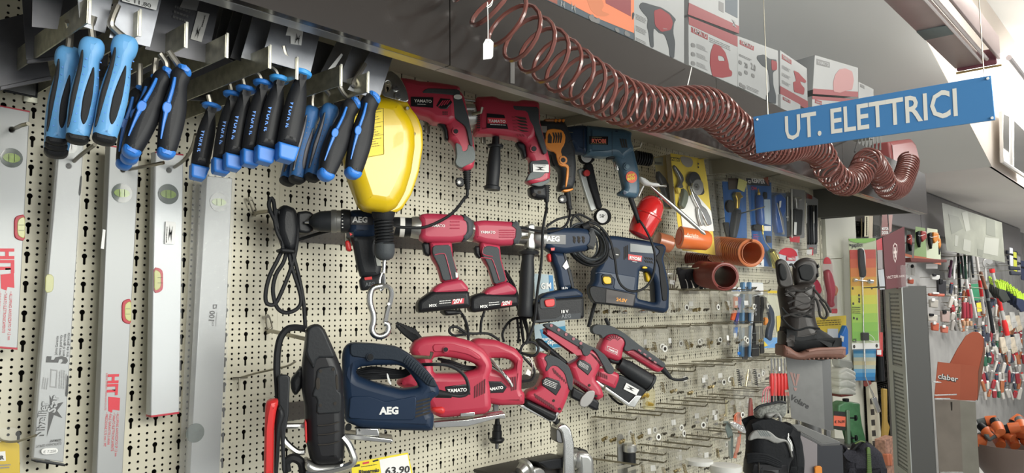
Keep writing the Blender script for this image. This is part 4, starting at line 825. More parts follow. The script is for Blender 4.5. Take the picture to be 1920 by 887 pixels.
t.tx('MYX',(133,682),(180,678),WPRINT,.0015,h=.031,par=p,bold=.04); t.sm_((186,648),(255,642),(186,676),2,WPRINT,.0015,.1,p,.031); q=t.fl('red_badge',[(266,644),(330,637),(328,664),(260,671)],RPRINT,.0012,p,h=.031); t.tx('20V',(270,665),(322,659),WPRINT,.0024,h=.031,par=p,bold=.04)
t.tx('YAMATO',(133,222),(226,224),WPRINT,.0015,h=.027)
for i in range(4): t.cord('body_rib',[(250,203+i*14,.0275),(345,203+i*14,.0275)],.0013,PINKRED)
# AEG 18V with side handle
t=T('cordless_drill','navy AEG 18 V cordless drill with long side handle and red battery button','drill',C6,(610,430),.19,group='cordless drills in the middle row')
t.lt('chuck',(362,232),(420,236),[(0,.018),(.1,.024),(.9,.026),(1,.024)],GB); t.lt('gearbox',(450,245),(525,255),[(0,.026),(.2,.031),(1,.033)],GB)
t.b('clamp',[(413,170),(460,166),(462,325),(413,320)],mat('pale_clamp',(.42,.43,.40),.35,.5),.04,.004,.005)
t.b('body',[(515,205),(560,188),(740,192),(795,203),(817,240),(812,295),(780,330),(640,352),(560,342),(515,310)],NAVY,.060,0,.016)
t.b('rear_cap',[(770,194),(800,203),(820,240),(815,296),(782,333),(775,330),(798,260)],CHAR,.063,0,.014)
t.b('handle',[(563,335),(650,340),(665,390),(692,480),(707,562),(618,580),(605,540),(590,450),(568,400)],NAVY,.042,0,.013)
t.ov('grip_overmold',[(638,345),(652,342),(665,390),(692,480),(707,562),(690,566),(670,480),(650,400)],CHAR,.002,.02,h=.020)
t.b('base',[(455,655),(495,612),(520,592),(600,572),(705,560),(747,592),(747,620),(500,645)],NAVY,.066,0,.010)
p=t.b('battery',[(452,650),(500,625),(750,610),(752,745),(640,755),(466,777),(450,700)],BLACK,.070,0,.009)
q=t.ov('release_frame',[(498,622),(590,612),(602,640),(596,685),(500,690)],DGREY,.002,.006,h=.035,par=p); t.ov('release_button',[(526,632),(585,624),(591,640),(589,672),(540,678),(530,660)],REDSW,.006,.008,h=.035,par=p)
t.fl('grey_stripe',[(455,768),(468,772),(752,748),(752,712),(640,722),(600,745),(456,760)],DGREY,.0012,p,h=.035); t.tx('AEG',(632,746),(692,740),MATS['grey_emboss'],.0024,h=.035,bold=.03,par=p)
t.tx('18 V',(633,714),(677,711),WPRINT,.0018,h=.035,par=p,bold=.03); t.tx('18.0v',(636,567),(674,564),WPRINT,.003,h=.033,bold=.01)
p=t.fl('name_plate',[(527,228),(660,232),(660,290),(527,285)],PLATE,.0014,h=.030); t.tx('AEG',(540,269),(622,271),WPRINT,.0024,h=.030,par=p,bold=.045)
for i in range(3):
    for j in (0,1): t.fl('vent_slot',[(704+i*28,240+j*22),(714+i*28,240+j*22),(724+i*28,252+j*14),(716+i*28,264+j*14 if j==0 else 284),(708+i*28,262+j*14)],BACK,.0014+.0001*j,h=.030)
t.b('trigger',[(540,350),(565,346),(570,402),(547,398)],REDSW,.022,0,.006); t.fl('red_arrow',[(568,312),(592,310),(590,328),(570,328)],REDSW,.0014,h=.030); t.fl('label_scrap',[(640,425),(665,386),(681,430),(660,446)],WHITE,.0035,h=.021)
t.lt('handle_flange',(430,320),(430,352),[(0,.014),(.5,.030),(1,.026)],CHAR,.01); t.lt('side_handle',(428,345),(408,735),[(0,.018),(.1,.0165),(.3,.0200),(.6,.0200),(.8,.0195),(.97,.0215),(1,.019)],CHAR,.01)
# Ryobi 24V hammer
t=T('cordless_hammer_drill','big navy RYOBI 24.0V cordless hammer drill with yellow switches and D handle','drill',C6,(1060,470),.19,-40,.07)
t.b('body',[(885,238),(960,242),(1110,265),(1250,293),(1264,318),(1243,380),(1267,480),(1280,560),(1277,690),(1252,714),(1090,682),(830,652),(802,600),(797,548),(822,520),(826,445),(850,420),(880,330)],NAVY,None,0,.014,[[(1100,450),(1150,458),(1178,500),(1190,540),(1196,645),(1180,648),(1085,625),(1092,540)]],1)
t.ov('grip_rubber',[(1200,300),(1250,296),(1264,318),(1243,380),(1267,480),(1281,560),(1278,636),(1250,640),(1240,560),(1228,430),(1205,370),(1235,335)],RUBBER,.003,.02)
t.ov('battery',[(800,560),(820,545),(910,560),(1088,598),(1074,676),(905,655),(830,648),(805,600)],BLACK,.004,.02)
t.ov('battery_label',[(908,566),(1086,600),(1072,668),(906,650)],mat('dark_brown_label',(.03,.022,.02),.35),.0055,.003,.0005,sm=0); t.tx('24.0V',(970,638),(1036,648),mat('amber_print',(.8,.33,.03),.4),.0065,bold=.04)
t.fl('window',[(1057,284),(1200,304),(1200,346),(1057,336)],mat('grey_window',(.16,.18,.18),.3),.0014)
p=t.fl('logo_plate',[(1045,350),(1130,361),(1126,397),(1044,385)],REDSW,.0018); t.tx('RYOBI',(1052,380),(1120,390),WPRINT,.0028,par=p,bold=.05); t.sm_((1070,394),(1100,398),(1070,402),1,WPRINT,.0018,0)
for i in range(3): t.fl('vent_slot',[(1018+i*10,306-i*5),(1024+i*10,304-i*5),(1024+i*10,385-i*8),(1018+i*10,383-i*8)],BACK,.0012)
for j in range(2):
    for i in range(4): t.fl('vent_slot',[(1142+i*14,366+j*20+i*2),(1150+i*14,367+j*20+i*2),(1160+i*13,382+j*20+i*2),(1154+i*13,383+j*20+i*2)],BACK,.0012)
t.ov('switch',[(1128,430),(1145,424),(1162,432),(1158,440),(1132,440)],YSW,.004,.008); t.b('trigger',[(1140,458),(1172,462),(1178,500),(1172,524),(1152,520),(1146,495)],YSW,.03,0,.006)
q=t.ov('button_frame',[(876,476),(944,476),(950,540),(884,542)],CHAR,.003,.01); t.ov('battery_button',[(888,488),(934,490),(940,532),(900,536),(886,512)],YSW,.007,.010)
p=t.dc('mode_dial',(962,345),36,CHAR,.004,.010); t.fl('dial_bar',[(930,340),(992,346),(992,356),(930,350)],BLACK,.006,p); t.fl('dial_mark',[(968,350),(985,352),(985,357),(968,355)],SIL,.0075,p)
t.ov('side_panel',[(830,470),(880,455),(1090,490),(1078,590),(950,565),(960,500),(870,470)],mat('navy_panel',(.018,.035,.07),.4),.0015,.008)
for a,b in (((840,560),(800,800)),((905,655),(925,790))):
    t.cord('strap',[(a[0],a[1]+90,-.02),(b[0],b[1],-.02)],.006,RUBBER,k=1)
# coil of cable behind the AEG drill
cc=T('cable_coil','coil of black and grey cable between the AEG 18 V and hammer drills','cable',C6,(800,290),.13,-30,.04)
rg=random.Random(3)
for i in range(9):
    cx,cy_=790+rg.uniform(-14,22),285+rg.uniform(-10,12); rx=72+i*7+rg.uniform(-6,6); ry=100+i*4+rg.uniform(-8,8); o=.015+.004*(i%4)
    cc.cord('cable_turn',[(cx+rx*math.cos(a),cy_+ry*math.sin(a)*.9+.25*rx*math.cos(a),o) for a in [j*2*math.pi/14 for j in range(15)]],.0034,RUBBER if i%3 else DGREY)
cc.lt('tube_end',(760,190),(820,162),[(0,.011),(.9,.0115),(1,.0125)],RUBBER,.03); cc.dc('tube_bore',(821,162),18,BACK,.0,.001,h=.042)
for a in ([(690,180,.03),(700,130,.03),(740,105,.03),(800,130,.03),(860,170,.03),(910,240,.03)],[(540,180,.02),(600,140,.02),(670,120,.02),(720,115,.02),(800,200,.02)],[(730,350,.04),(790,395,.04),(850,405,.04),(905,360,.04),(912,290,.04),(885,220,.04)]): cc.cord('cable_turn',a,.0036,RUBBER)
# ================= bottom row
# AEG jigsaw
t=T('jigsaw','dark navy AEG jigsaw with ribbed rubber handle, front of the jigsaw row','jigsaw',C7,(720,420),.27,-38,.062,'jigsaws in the bottom row')
t.b('body',[(466,260),(472,215),(490,190),(520,178),(640,184),(760,200),(830,240),(900,300),(960,370),(991,430),(985,462),(943,482),(941,550),(961,562),(958,635),(940,652),(760,647),(560,632),(482,600),(478,470),(470,400)],NAVY,None,0,.016,[[(538,335),(560,308),(640,300),(770,298),(812,318),(846,360),(878,408),(870,420),(790,432),(700,410),(620,388),(550,362)]],1)
t.ov('handle_rubber',[(510,200),(520,182),(640,187),(760,204),(830,243),(898,303),(958,370),(986,420),(930,414),(876,360),(800,290),(740,272),(640,270),(512,252)],NAVR,.003,.016)
for i in range(13):
    x0,y0=808+i*11.5,262+i*10.2; t.cord('grip_rib',[(x0+16,y0-12,.033),(x0,y0+8,.035),(x0-10,y0+26,.033)],.0016,NAVR)
p=t.dc('lock_ring',(620,258),23,NAVR,.006,.008); t.dc('lock_button',(620,258),16,BLACK,.008,.005,par=p)
p=t.ov('name_plate',[(655,530),(785,527),(785,592),(655,595)],mat('navy_plate',(.012,.022,.042),.3),.0012,.004,sm=0); t.tx('AEG',(667,568),(771,566),WPRINT,.0024,par=p,bold=.05)
for i in range(5): t.fl('vent_slot',[(862,497+i*20),(942,478+i*19),(944,488+i*19),(862,508+i*20)],BACK,.0012)
t.ov('side_step',[(510,470),(620,470),(700,500),(860,470),(870,480),(860,600),(640,600),(500,590)],NAVY,.0022,.006,.002)
p=t.dc('front_knob',(500,640),18,BLACK,-.012,.01); t.dc('knob_screw',(518,540),9,DSTEEL,.002,.004)
t.b('shoe_plate',[(478,660),(735,690),(742,704),(725,712),(480,690)],STEEL,.055,.0,.002,sm=0); t.b('shoe_block',[(540,636),(662,640),(668,682),(540,676)],STEEL,.03,.008,.002,sm=0)
for c in ((700,660),(560,655)): t.dc('shoe_screw',c,6,DSTEEL,0,.006,h=.026)
t.cord('power_cord',[(978,458),(1040,462),(1100,470),(1140,460),(1152,430),(1135,370),(1090,325),(1030,302),(960,298),(900,300,-.02)],.0036,CHAR,.0); t.lt('cord_boot',(975,455),(1060,466),[(0,.009),(1,.0055)],RUBBER)
t.b('cord_tie',[(706,345),(716,350),(724,380),(735,405),(728,410),(714,388)],WHITE,.002,.0,0)
for i in range(6):
    t.cord('folded_cord',[(545,335+i*9,-.02),(620,318+i*11,-.02+.004*(i%3)),(700,325+i*9,-.02),(790,335+i*6,-.02),(850,315+i*4,-.02)],.0034,RUBBER)
# YAMATO jigsaw 1, reaching across both crops
def c8to7(*P): return [((860+x/2.888-480)*2.888,y) for x,y in P]
t=T('jigsaw','larger red YAMATO jigsaw right behind the navy one, cord looping across its plate','jigsaw',C7,(1060,400),.24,-38,.062,'jigsaws in the bottom row')
D=1097.4
t.b('body',[(828,225),(850,172),(900,150),(980,143),(1060,145),(1160,170),(D+130,212),(D+165,262),(D+178,310),(D+155,375),(D+165,430),(D+168,480),(D+172,530),(D+140,560),(1000,582),(950,560),(900,470),(760,405),(768,380),(820,335),(870,340),(880,300)],RED,None,0,.016,[[(950,262),(1000,252),(1075,262),(1150,280),(1195,300),(1190,322),(1100,345),(960,345)]],1)
p=t.ov('name_plate',[(1022,418),(1150,403),(1162,462),(1032,468)],PLATE,.0015,.004,sm=0); t.tx('YAMATO',(1036,450),(1142,444),WPRINT,.0026,par=p,bold=.04)
for i in range(5): t.fl('vent_slot',[(D+86+i*13,418-i*9),(D+93+i*13,412-i*9),(D+92+i*13,476-i*6),(D+85+i*13,482-i*6)],mat('dark_red_recess',(.12,.01,.02),.6),.0014)
t.ov('handle_panel',[(955,190),(1060,185),(1160,215),(1220,262),(1205,275),(1150,245),(1060,225),(960,232)],RED,.0022,.006)
p=t.dc('lock_ring',(1028,218),17,RED,.006,.007); t.dc('lock_button',(1028,218),12,PLATE,.008,.004,par=p)
t.b('shoe_plate',[(955,600),(1135,588),(D+240,556),(D+243,572),(1140,626),(960,634)],STEEL,.05,0,.002,sm=0); t.b('shoe_block',[(D+5,556),(D+80,550),(D+82,570),(D+5,575)],STEEL,.04,.01,.001,sm=0)
for i in range(7): t.cord('folded_cord',[(760+i*16,85+i*9,-.02),(800+i*11,130+i*3,-.015),(850+i*6,170,-.01),(870+i*4,200,-.02)],.0034,RUBBER)
for i in range(3): t.cord('folded_cord',[(985+i*20,268+i*16,-.01),(1060,285+i*14,0),(1130,310+i*8,.0),(1190,315+i*3,-.01)],.0034,RUBBER)
t.b('lever',[(945,520),(1010,515),(1020,545),(1000,560),(948,545)],REDSW,.07,.0,.006)
# YAMATO jigsaw 2
t=T('jigsaw','smaller red YAMATO jigsaw half hidden behind the first red one','jigsaw',C8,(240,340),.20,-38,.058,'jigsaws in the bottom row')
t.b('body',[(60,172),(100,155),(200,165),(300,208),(345,262),(338,300),(333,436),(351,448),(350,512),(220,516),(130,500),(100,320),(80,250)],RED,None,0,.015,[[(165,262),(240,262),(282,276),(294,296),(284,322),(230,332),(170,322)]],1)
p=t.ov('name_plate',[(130,388),(230,390),(262,422),(242,452),(130,456)],PLATE,.0015,.004,sm=0); t.tx('YAMATO',(152,443),(242,430),WPRINT,.0026,par=p,bold=.04)
for i in range(3): t.fl('vent_slot',[(276+i*13,370-i*2),(284+i*13,368-i*2),(292+i*11,440-i*3),(285+i*11,442-i*3)],MATS['dark_red_recess'],.0014)
t.b('shoe_plate',[(0,562),(242,558),(244,584),(0,586)],STEEL,.05,-.0,.002,sm=0); t.b('blade_guard',[(185,500),(216,500),(214,560),(188,560)],DSTEEL,.01,0,.002)
for i in range(5): t.cord('folded_cord',[(165,265+i*10,.03),(200+i*10,300+i*12,.04),(240+i*8,350+i*8,.042),(290,410+i*2,.04)],.0032,RUBBER if i%2 else GB)
t.dc('rivet',(118,210),9,RED,.002,.004)
# three sanders, hung aslant
def sander_mat():
    pass
t=T('orbital_sander','lowest red palm sander with black lettered plate and dust louvres, left of the sanders','sander',C8,(480,400),.24,-38,.056,'red sanders in the bottom row')
t.b('body',[(405,252),(440,230),(470,243),(520,268),(580,312),(613,370),(612,412),(590,440),(578,482),(545,560),(520,560),(350,478),(360,440),(420,418),(450,350),(425,320)],RED,None,0,.014)
t.ov('grip_overmold',[(456,262),(490,243),(540,266),(595,308),(617,370),(614,436),(596,438),(570,345),(530,306),(500,304),(474,340),(466,322),(478,292)],DGREY,.002,.014)
p=t.ov('name_plate',[(450,382),(478,366),(545,388),(555,422),(527,468),(452,412)],PLATE,.002,.004,sm=0); t.sm_((468,376),(536,404),(456,408),4,WPRINT,.0032,.1,p); 
for i in range(8): t.fl('louvre',[(508+i*12,322+i*12),(514+i*12,318+i*12),(528+i*10,345+i*9),(520+i*10,350+i*9)],MATS['dark_red_recess'],.0016)
for i in range(10): t.fl('louvre',[(408+i*11,458+i*7),(414+i*11,455+i*7),(428+i*11,480+i*7),(421+i*11,484+i*7)],MATS['dark_red_recess'],.0016)
for c in ((418,428),(515,495),(590,350),(548,540)): t.dc('screw_hole',c,7,BACK,.0016,.002)
t.b('sanding_base',[(352,480),(520,562),(500,600),(345,512)],BLACK,.07,0,.006)
t.b('paper_clamp',[(310,515),(345,512),(482,592),(500,588),(536,516),(548,512),(550,522),(512,602),(484,602)],STEEL,.045,0,.002,sm=0)
t.cord('power_cord',[(330,240,.03),(350,190,.03),(400,178,.03),(432,210,.03),(410,250,.03),(350,240,.02),(310,215,.01)],.0034); t.cord('power_cord',[(340,250,.03),(370,280,.03),(410,330,.03),(395,380,.03),(340,390,.03)],.0034); t.cord('cable_tie',[(345,270,.03),(380,262,.03),(400,300,.034),(395,350,.03)],.002,GB)
t.fl('white_tag',[(362,350),(374,322),(392,340),(388,362)],WHITE,.006); t.lt('cord_boot',(505,575),(535,618),[(0,.012),(1,.006)],RUBBER)
t=T('finishing_sander','middle red sander with long studded grey grip and bent steel paper clamp','sander',C8,(650,300),.23,-38,.056,'red sanders in the bottom row')
t.b('body',[(455,110),(470,100),(640,222),(668,190),(740,222),(792,280),(762,300),(726,370),(762,418),(778,468),(742,492),(620,402),(598,340),(580,300),(648,262),(636,238)],RED,None,0,.014)
t.ov('grip_overmold',[(452,82),(500,74),(650,168),(704,196),(742,212),(790,248),(838,322),(830,350),(800,348),(775,300),(742,240),(716,212),(700,250),(672,252),(655,210),(470,100)],DGREY,.004,.022)
for i in range(5): t.dc('grip_stud',(502+i*40,88+i*24),8,mat('pink_stud',(.35,.12,.14),.5),.006,.003)
t.dc('lock_button',(664,205),11,BLACK,.007,.004)
p=t.ov('name_plate',[(640,290),(652,272),(680,276),(715,300),(722,325),(700,358),(644,312)],PLATE,.002,.004,sm=0); t.sm_((656,282),(706,310),(648,304),4,WPRINT,.0032,.1,p)
for i in range(8): t.fl('louvre',[(712+i*8,238+i*8),(718+i*8,234+i*8),(746+i*5,258+i*7),(740+i*5,264+i*7)],MATS['dark_red_recess'],.0016)
for i in range(9): t.fl('louvre',[(612+i*11,370+i*7),(618+i*11,367+i*7),(630+i*11,388+i*7),(623+i*11,392+i*7)],MATS['dark_red_recess'],.0016)
for c in ((708,412),(745,470)): t.dc('screw_hole',c,7,BACK,.0016,.002)
t.b('sanding_base',[(600,410),(745,492),(735,545),(588,468)],BLACK,.07,0,.006)
t.b('paper_clamp',[(652,512),(660,480),(698,440),(735,438),(738,466),(720,505),(690,532),(660,528)],mat('grey_clamp',(.30,.29,.28),.4,.6),.006,.036,.002)
t.b('lock_knob',[(705,505),(745,510),(742,540),(712,542)],BLACK,.05,0,.006)
t.b('rear_arm',[(412,165),(440,155),(590,285),(575,300),(430,195)],CHAR,.03,-.02,.008)
t=T('belt_sander','uppermost red YAMATO sander with bar handle, dust tube and white bar code','sander',C8,(900,270),.21,-38,.056,'red sanders in the bottom row')
t.b('body',[(752,200),(775,158),(800,128),(850,124),(890,148),(902,182),(880,222),(872,268),(850,280),(800,262),(750,232)],RED,None,0,.014)
t.b('handle_bar',[(884,220),(960,188),(1112,296),(1100,322),(1080,340),(1055,336),(900,238)],RED,.040,0,.012)
t.ov('grip_overmold',[(714,108),(722,90),(745,81),(820,88),(895,132),(962,186),(1112,292),(1104,318),(1010,262),(940,215),(905,228),(884,218),(896,182),(884,156),(840,132),(800,136),(770,160),(765,140),(722,132)],DGREY,.003,.030)
for i in range(4): t.fl('grip_window',[(975+i*28,215+i*21),(990+i*28,225+i*21),(985+i*28,232+i*21),(971+i*28,222+i*21)],mat('pink_stud',(.35,.12,.14),.5),.006)
t.fl('logo_frame',[(806,198),(862,222),(858,246),(802,222)],WPRINT,.0014); p=t.fl('name_plate',[(808,201),(860,223),(857,243),(804,221)],PINKRED,.0020); t.tx('YAMATO',(809,219),(856,238),WPRINT,.0028,par=p,bold=.04)
for i in range(7):
    a=math.radians(150-i*18); t.fl('louvre',[(842+22*math.cos(a),182-22*math.sin(a)),(842+44*math.cos(a),182-44*math.sin(a)),(842+44*math.cos(a-.12),182-44*math.sin(a-.12)),(842+22*math.cos(a-.16),182-22*math.sin(a-.16))],MATS['dark_red_recess'],.0016)
t.b('lower_body',[(745,320),(800,320),(858,345),(862,372),(838,432),(730,385)],RED,.05,0,.012)
for i in range(6): t.fl('louvre',[(750+i*10,332+i*5),(756+i*10,334+i*5),(756+i*10,360+i*4),(750+i*10,358+i*4)],MATS['dark_red_recess'],.0016,h=.025)
t.lt('dust_tube',(868,292),(1042,402),[(0,.019),(.15,.021),(.2,.0235),(.92,.0255),(.93,.028),(1,.027)],CHAR,.01)
t.b('neck',[(800,262),(872,262),(868,300),(815,290)],BLACK,.03,0,.006)
t.b('sanding_base',[(722,378),(868,350),(1010,432),(978,470),(935,525),(900,515),(850,470)],CHAR,.05,-.005,.006); t.b('base_frame',[(720,385),(735,380),(905,500),(942,460),(975,462),(938,525),(900,518)],STEEL,.055,0,.002,sm=0)
p=t.fl('bar_code_label',[(908,398),(978,437),(962,466),(893,432)],WHITE,.002,h=.022); bars('bar_code',t.f,t.k((904,424)),t.k((952,447)),t.k((960,434)),t.k((912,411)),26,.0245,INK,p)
t.cord('power_cord',[(1102,322),(1128,350),(1160,378),(1205,382),(1240,372)],.0042); t.lt('cord_boot',(1098,316),(1150,374),[(0,.010),(1,.005)],RUBBER)
t.cord('power_cord',[(800,430),(830,480),(880,515),(905,490),(895,445),(850,430)],.0034,RUBBER,-.03)
# black hedge-trimmer head with wire guard and red grip, seen end-on
t=T('upright_power_tool','tall black power tool seen end-on at the left of the bottom row','power tool',C7,(370,450),.27,-30,.06)
t.b('body',[(272,100),(308,80),(345,80),(372,112),(408,190),(442,270),(466,335),(472,480),(478,640),(476,800),(450,832),(330,840),(290,806),(268,700),(262,520),(245,420),(248,300),(262,190)],mat('satin_black_shell',(.010,.010,.012),.40,spec=.35),None,0,.020,[],1,5)
t.ov('handle_shell',[(278,105),(308,86),(343,86),(368,115),(402,195),(432,262),(330,262),(312,330),(268,240)],CHAR,.004,.014,.004)
t.ov('front_panel',[(330,318),(420,306),(432,330),(440,440),(462,450),(462,560),(325,570),(330,480),(300,470),(318,420)],CHAR,.003,.008,.003)
for a in ([(322,375),(345,365),(348,430),(325,440)],[(428,360),(442,350),(448,430),(434,440)]): t.ov('recess',a,BACK,.0038,.003,.001)
for y in (620,670,725): t.cord('panel_line',[(336,y+10,.0335),(400,y+5,.0345),(452,y-10,.0335)],.0010,BACK)
for c in ((350,335),(418,325),(350,520),(428,510)): t.dc('screw_hole',c,9,BACK,.0040,.003)
t.b('foot',[(262,800),(330,836),(455,830),(472,806),(470,860),(300,885),(262,860)],GB,.05,0,.008)
t.b('warning_strip',[(262,600),(272,600),(276,720),(266,720)],REDSW,.02,.022,.001)
t.cord('power_cord',[(268,105),(210,98),(165,110),(130,160),(115,240),(112,330),(118,420),(125,560)],.0065,RUBBER)
t.b('side_bracket',[(118,352),(185,355),(180,470),(178,560),(155,700),(160,880),(140,880),(132,680),(122,500)],CHAR,.012,.02,.003); t.b('trigger_arm',[(185,380),(250,300),(262,400),(215,470),(190,440)],BLACK,.03,-.01,.008)
t.cord('wire_guard',[(112,640),(130,670),(160,720),(220,770),(262,772)],.006,STEEL,-.01); t.cord('wire_guard',[(150,632),(262,630)],.005,STEEL,-.01)
t.cord('wire_guard',[(468,690),(500,730),(524,785),(530,815),(505,845),(400,875),(270,895)],.0065,STEEL,.02,None,6); t.cord('folded_cord',[(170,880),(165,830),(200,805),(245,830),(255,890)],.008,RUBBER)
t=T('red_tool_grip','curved red and black grip at the far left of the bottom row','grip',C7,(85,690),.30,-30,.04)
t.b('grip',[(50,520),(62,490),(115,482),(122,500),(108,560),(98,640),(95,900),(42,900),(46,650)],REDSW,.04,0,.012); t.b('inner_grip',[(108,560),(122,500),(160,560),(135,640),(118,900),(98,900),(100,640)],BLACK,.03,0,.006)
# hanging cord bundle left of the AEG drill
t=T('cord_bundle','long black power cord folded in hanging loops at the left of the drills','cord',C4,(120,260),.10,-20,.03)
for pts in ([(62,0),(55,40),(85,110),(130,190),(150,290),(190,420),(180,470),(130,492),(90,470),(72,400),(85,330),(120,270),(140,180),(165,120),(160,60)],[(62,0),(75,20),(85,90),(115,200),(95,260),(60,330),(42,400),(45,450),(80,455),(110,400),(150,300),(170,220),(175,140),(160,70)],[(90,50),(80,100),(100,170),(150,230),(180,330),(200,430),(208,520),(210,560)],[(95,60),(115,85),(155,100),(170,92)]):
    t.cord('cord_loop',pts,.0042,RUBBER,.0,None,5)
t.b('plug',[(95,45),(120,32),(165,50),(175,90),(178,150),(168,215),(140,240),(110,215),(88,150),(85,90)],BLACK,.04,-.01,.014); t.b('tie_band',[(92,218),(160,225),(162,242),(94,236)],RUBBER,.045,0,.006)
t.b('socket_block',[(165,66),(215,60),(240,75),(242,140),(215,160),(168,152)],BLACK,.04,-.03,.006)
# dark cords and bits hanging between the rows
t=T('cord_tangle','dark power cords hanging behind the middle row down to the sanders','cord',C6,(330,650),.07,-20,.03)
for pts in ([(265,470),(320,560),(350,640),(380,740),(400,880)],[(285,450),(340,540),(372,640),(400,760),(440,880)],[(290,470),(340,570),(390,700),(420,790),(425,880)],[(450,740),(350,745),(300,780),(270,840),(280,890)],[(160,700),(140,760),(135,830)],[(0,690),(40,760),(55,830),(60,880)],[(0,825),(80,840),(180,840),(250,880)],[(380,740),(390,830),(400,900)],[(360,740),(370,840),(365,900)]): t.cord('cord_strand',pts,.0036,RUBBER,0)
t=T('plug_head','black moulded plug hanging under the first crimson cordless drill','plug',C4,(830,490),.10,-20,.03)
t.b('plug_body',[(790,478),(850,480),(880,495),(840,502),(800,505)],BLACK,.03,0,.006); t.cord('cord_strand',[(850,480),(880,500),(900,545),(905,600)],.0036,RUBBER); t.cord('cord_strand',[(905,580),(850,590),(825,575),(830,555),(860,555),(910,590)],.0034,RUBBER)
for i in range(7): t.cord('cord_strand',[(600+i*12,535+i*4),(640+i*10,560+i*6),(690+i*4,600+i*2)],.0034,RUBBER)
t=T('spindle_tool','small black spindle knob hanging under the jigsaw shoe','knob',C8,(208,660),.05,-20,.02)
t.lt('stem',(210,590),(207,700),[(0,.006),(.3,.0075),(.32,.011),(.6,.011),(.62,.0135),(1,.0135)],BLACK); t.lt('flange',(207,698),(207,722),[(0,.020),(.4,.021),(1,.016)],BLACK); t.lt('pin',(207,722),(206,755),[(0,.005),(1,.005)],DSTEEL)
# angle grinder and metal pieces at the foot
t=T('angle_grinder','angle grinder with polished guard at the bottom edge below the sanders','grinder',C8,(600,760),.22,-30,.04)
P=[(512,640),(530,618),(560,612),(590,640),(608,720),(615,900),(548,900),(548,720),(535,655)]
t.b('blade_guard',P,STEEL,.05,0,.006,[],1,4); t.b('guard_inner',[(512,640),(530,622),(545,660),(548,720),(512,712)],DSTEEL,.045,-.004,.002)
t.lt('gear_neck',(604,815),(640,812),[(0,.022),(.3,.024),(.35,.020),(.6,.026),(1,.028)],GB); t.b('gear_head',[(625,765),(690,770),(715,800),(722,900),(632,900)],GB,.05,0,.012)
t.b('rear_body',[(610,745),(690,760),(690,790),(620,780)],BLACK,.04,-.03,.008)
t=T('tool_rest_shelf','black flat tool rack below the jigsaws at the bottom edge','rack',C8,(380,850),.14,-5,.05)
t.b('rack_board',[(150,880),(230,862),(560,792),(560,860),(400,900),(150,900)],mat('dark_brown_rack',(.02,.016,.014),.5),.10,0,.003,sm=0)
t.b('clamp_block',[(390,820),(470,805),(560,792),(560,850),(450,862)],BLACK,.05,.05,.004); t.lt('silver_cap',(330,885),(370,850),[(0,.014),(.6,.018),(.7,.024),(1,.024)],GB,.06); t.b('silver_head',[(368,855),(410,850),(435,870),(432,900),(372,900)],GB,.05,.06,.006)
t=T('file_blade','grey metal file hanging upright beside the black tube','file',C8,(876,780),.10,-20,.006)
t.b('blade',[(858,690),(868,674),(885,676),(892,700),(896,900),(862,900)],mat('zinc_file',(.22,.22,.21),.4,.8),.006,0,.001)
t=T('black_cylinder_tool','black cylinder with steel collar standing at the bottom right of the file','tool',C8,(925,820),.12,-20,.03)
t.lt('collar',(925,728),(926,772),[(0,.020),(.1,.022),(.9,.022),(1,.020)],GB); t.lt('cylinder',(926,772),(928,905),[(0,.019),(1,.019)],BLACK)
# price card
t=T('price_card','yellow and white price card with handwritten figures at the bottom edge','price card',C7,(680,850),.10,-12,.002)
t.b('card',[(515,832),(822,775),(850,900),(520,900)],mat('yellow_card',(.80,.66,.02),.5),.001,0,0,[],0)
t.fl('white_field',[(668,815),(820,785),(842,900),(680,900)],WHITE,.0006,h=.0005)
t.tx('Risparmio',(558,893),(668,880),INK,.0012,h=.0005,bold=.04); t.tx('63,90',(700,895),(832,884),INK,.0018,h=.0005,ht=.016,bold=.02)
t.fl('red_mark',[(578,830),(612,824),(613,834),(579,840)],RPRINT,.0008,h=.0005); t.fl('black_mark',[(632,820),(662,812),(664,820),(634,828)],INK,.0008,h=.0005); t.fl('black_mark',[(528,845),(562,838),(563,850),(529,856)],INK,.0008,h=.0005); t.sm_((570,852),(655,838),(571,862),1,INK,.0008,.1,None,.0005)
# sachets behind the drills
CLR=mat('clear_blister',(.86,.87,.84),.10,al=.05,spec=1.0)
t=T('blister_pack','clear blister with blue and white card behind the AEG side handle','packet',C6,(530,560),.05,-5,.01)
t.fl('card',[(465,470),(580,478),(590,600),(470,620)],mat('pale_blue_card',(.38,.48,.52),.5),.001,h=.004); t.fl('blue_band',[(555,480),(580,482),(588,600),(562,602)],mat('blue_card',(.05,.22,.45),.5),.002,h=.004); t.tx('GIM',(508,565),(570,562),WPRINT,.004,h=.004,bold=.03)
t.b('blister',[(455,460),(590,470),(600,620),(460,640)],CLR,.012,.004,.003)
t=T('blister_pack','blue card packet with white print showing between drill battery and sanders','packet',C8,(510,150),.03,-5,.01)
t.fl('card',[(408,85),(575,60),(585,200),(420,232)],mat('pale_blue_card',(.38,.48,.52),.5),.001,h=.004); t.fl('blue_panel',[(440,110),(578,90),(584,200),(470,212)],mat('cyan_blue_card',(.05,.25,.42),.5),.002,h=.004)
t.tx('quartering',(450,170),(530,165),WPRINT,.004,h=.004); t.tx('depliant',(480,190),(560,186),WPRINT,.004,h=.004)
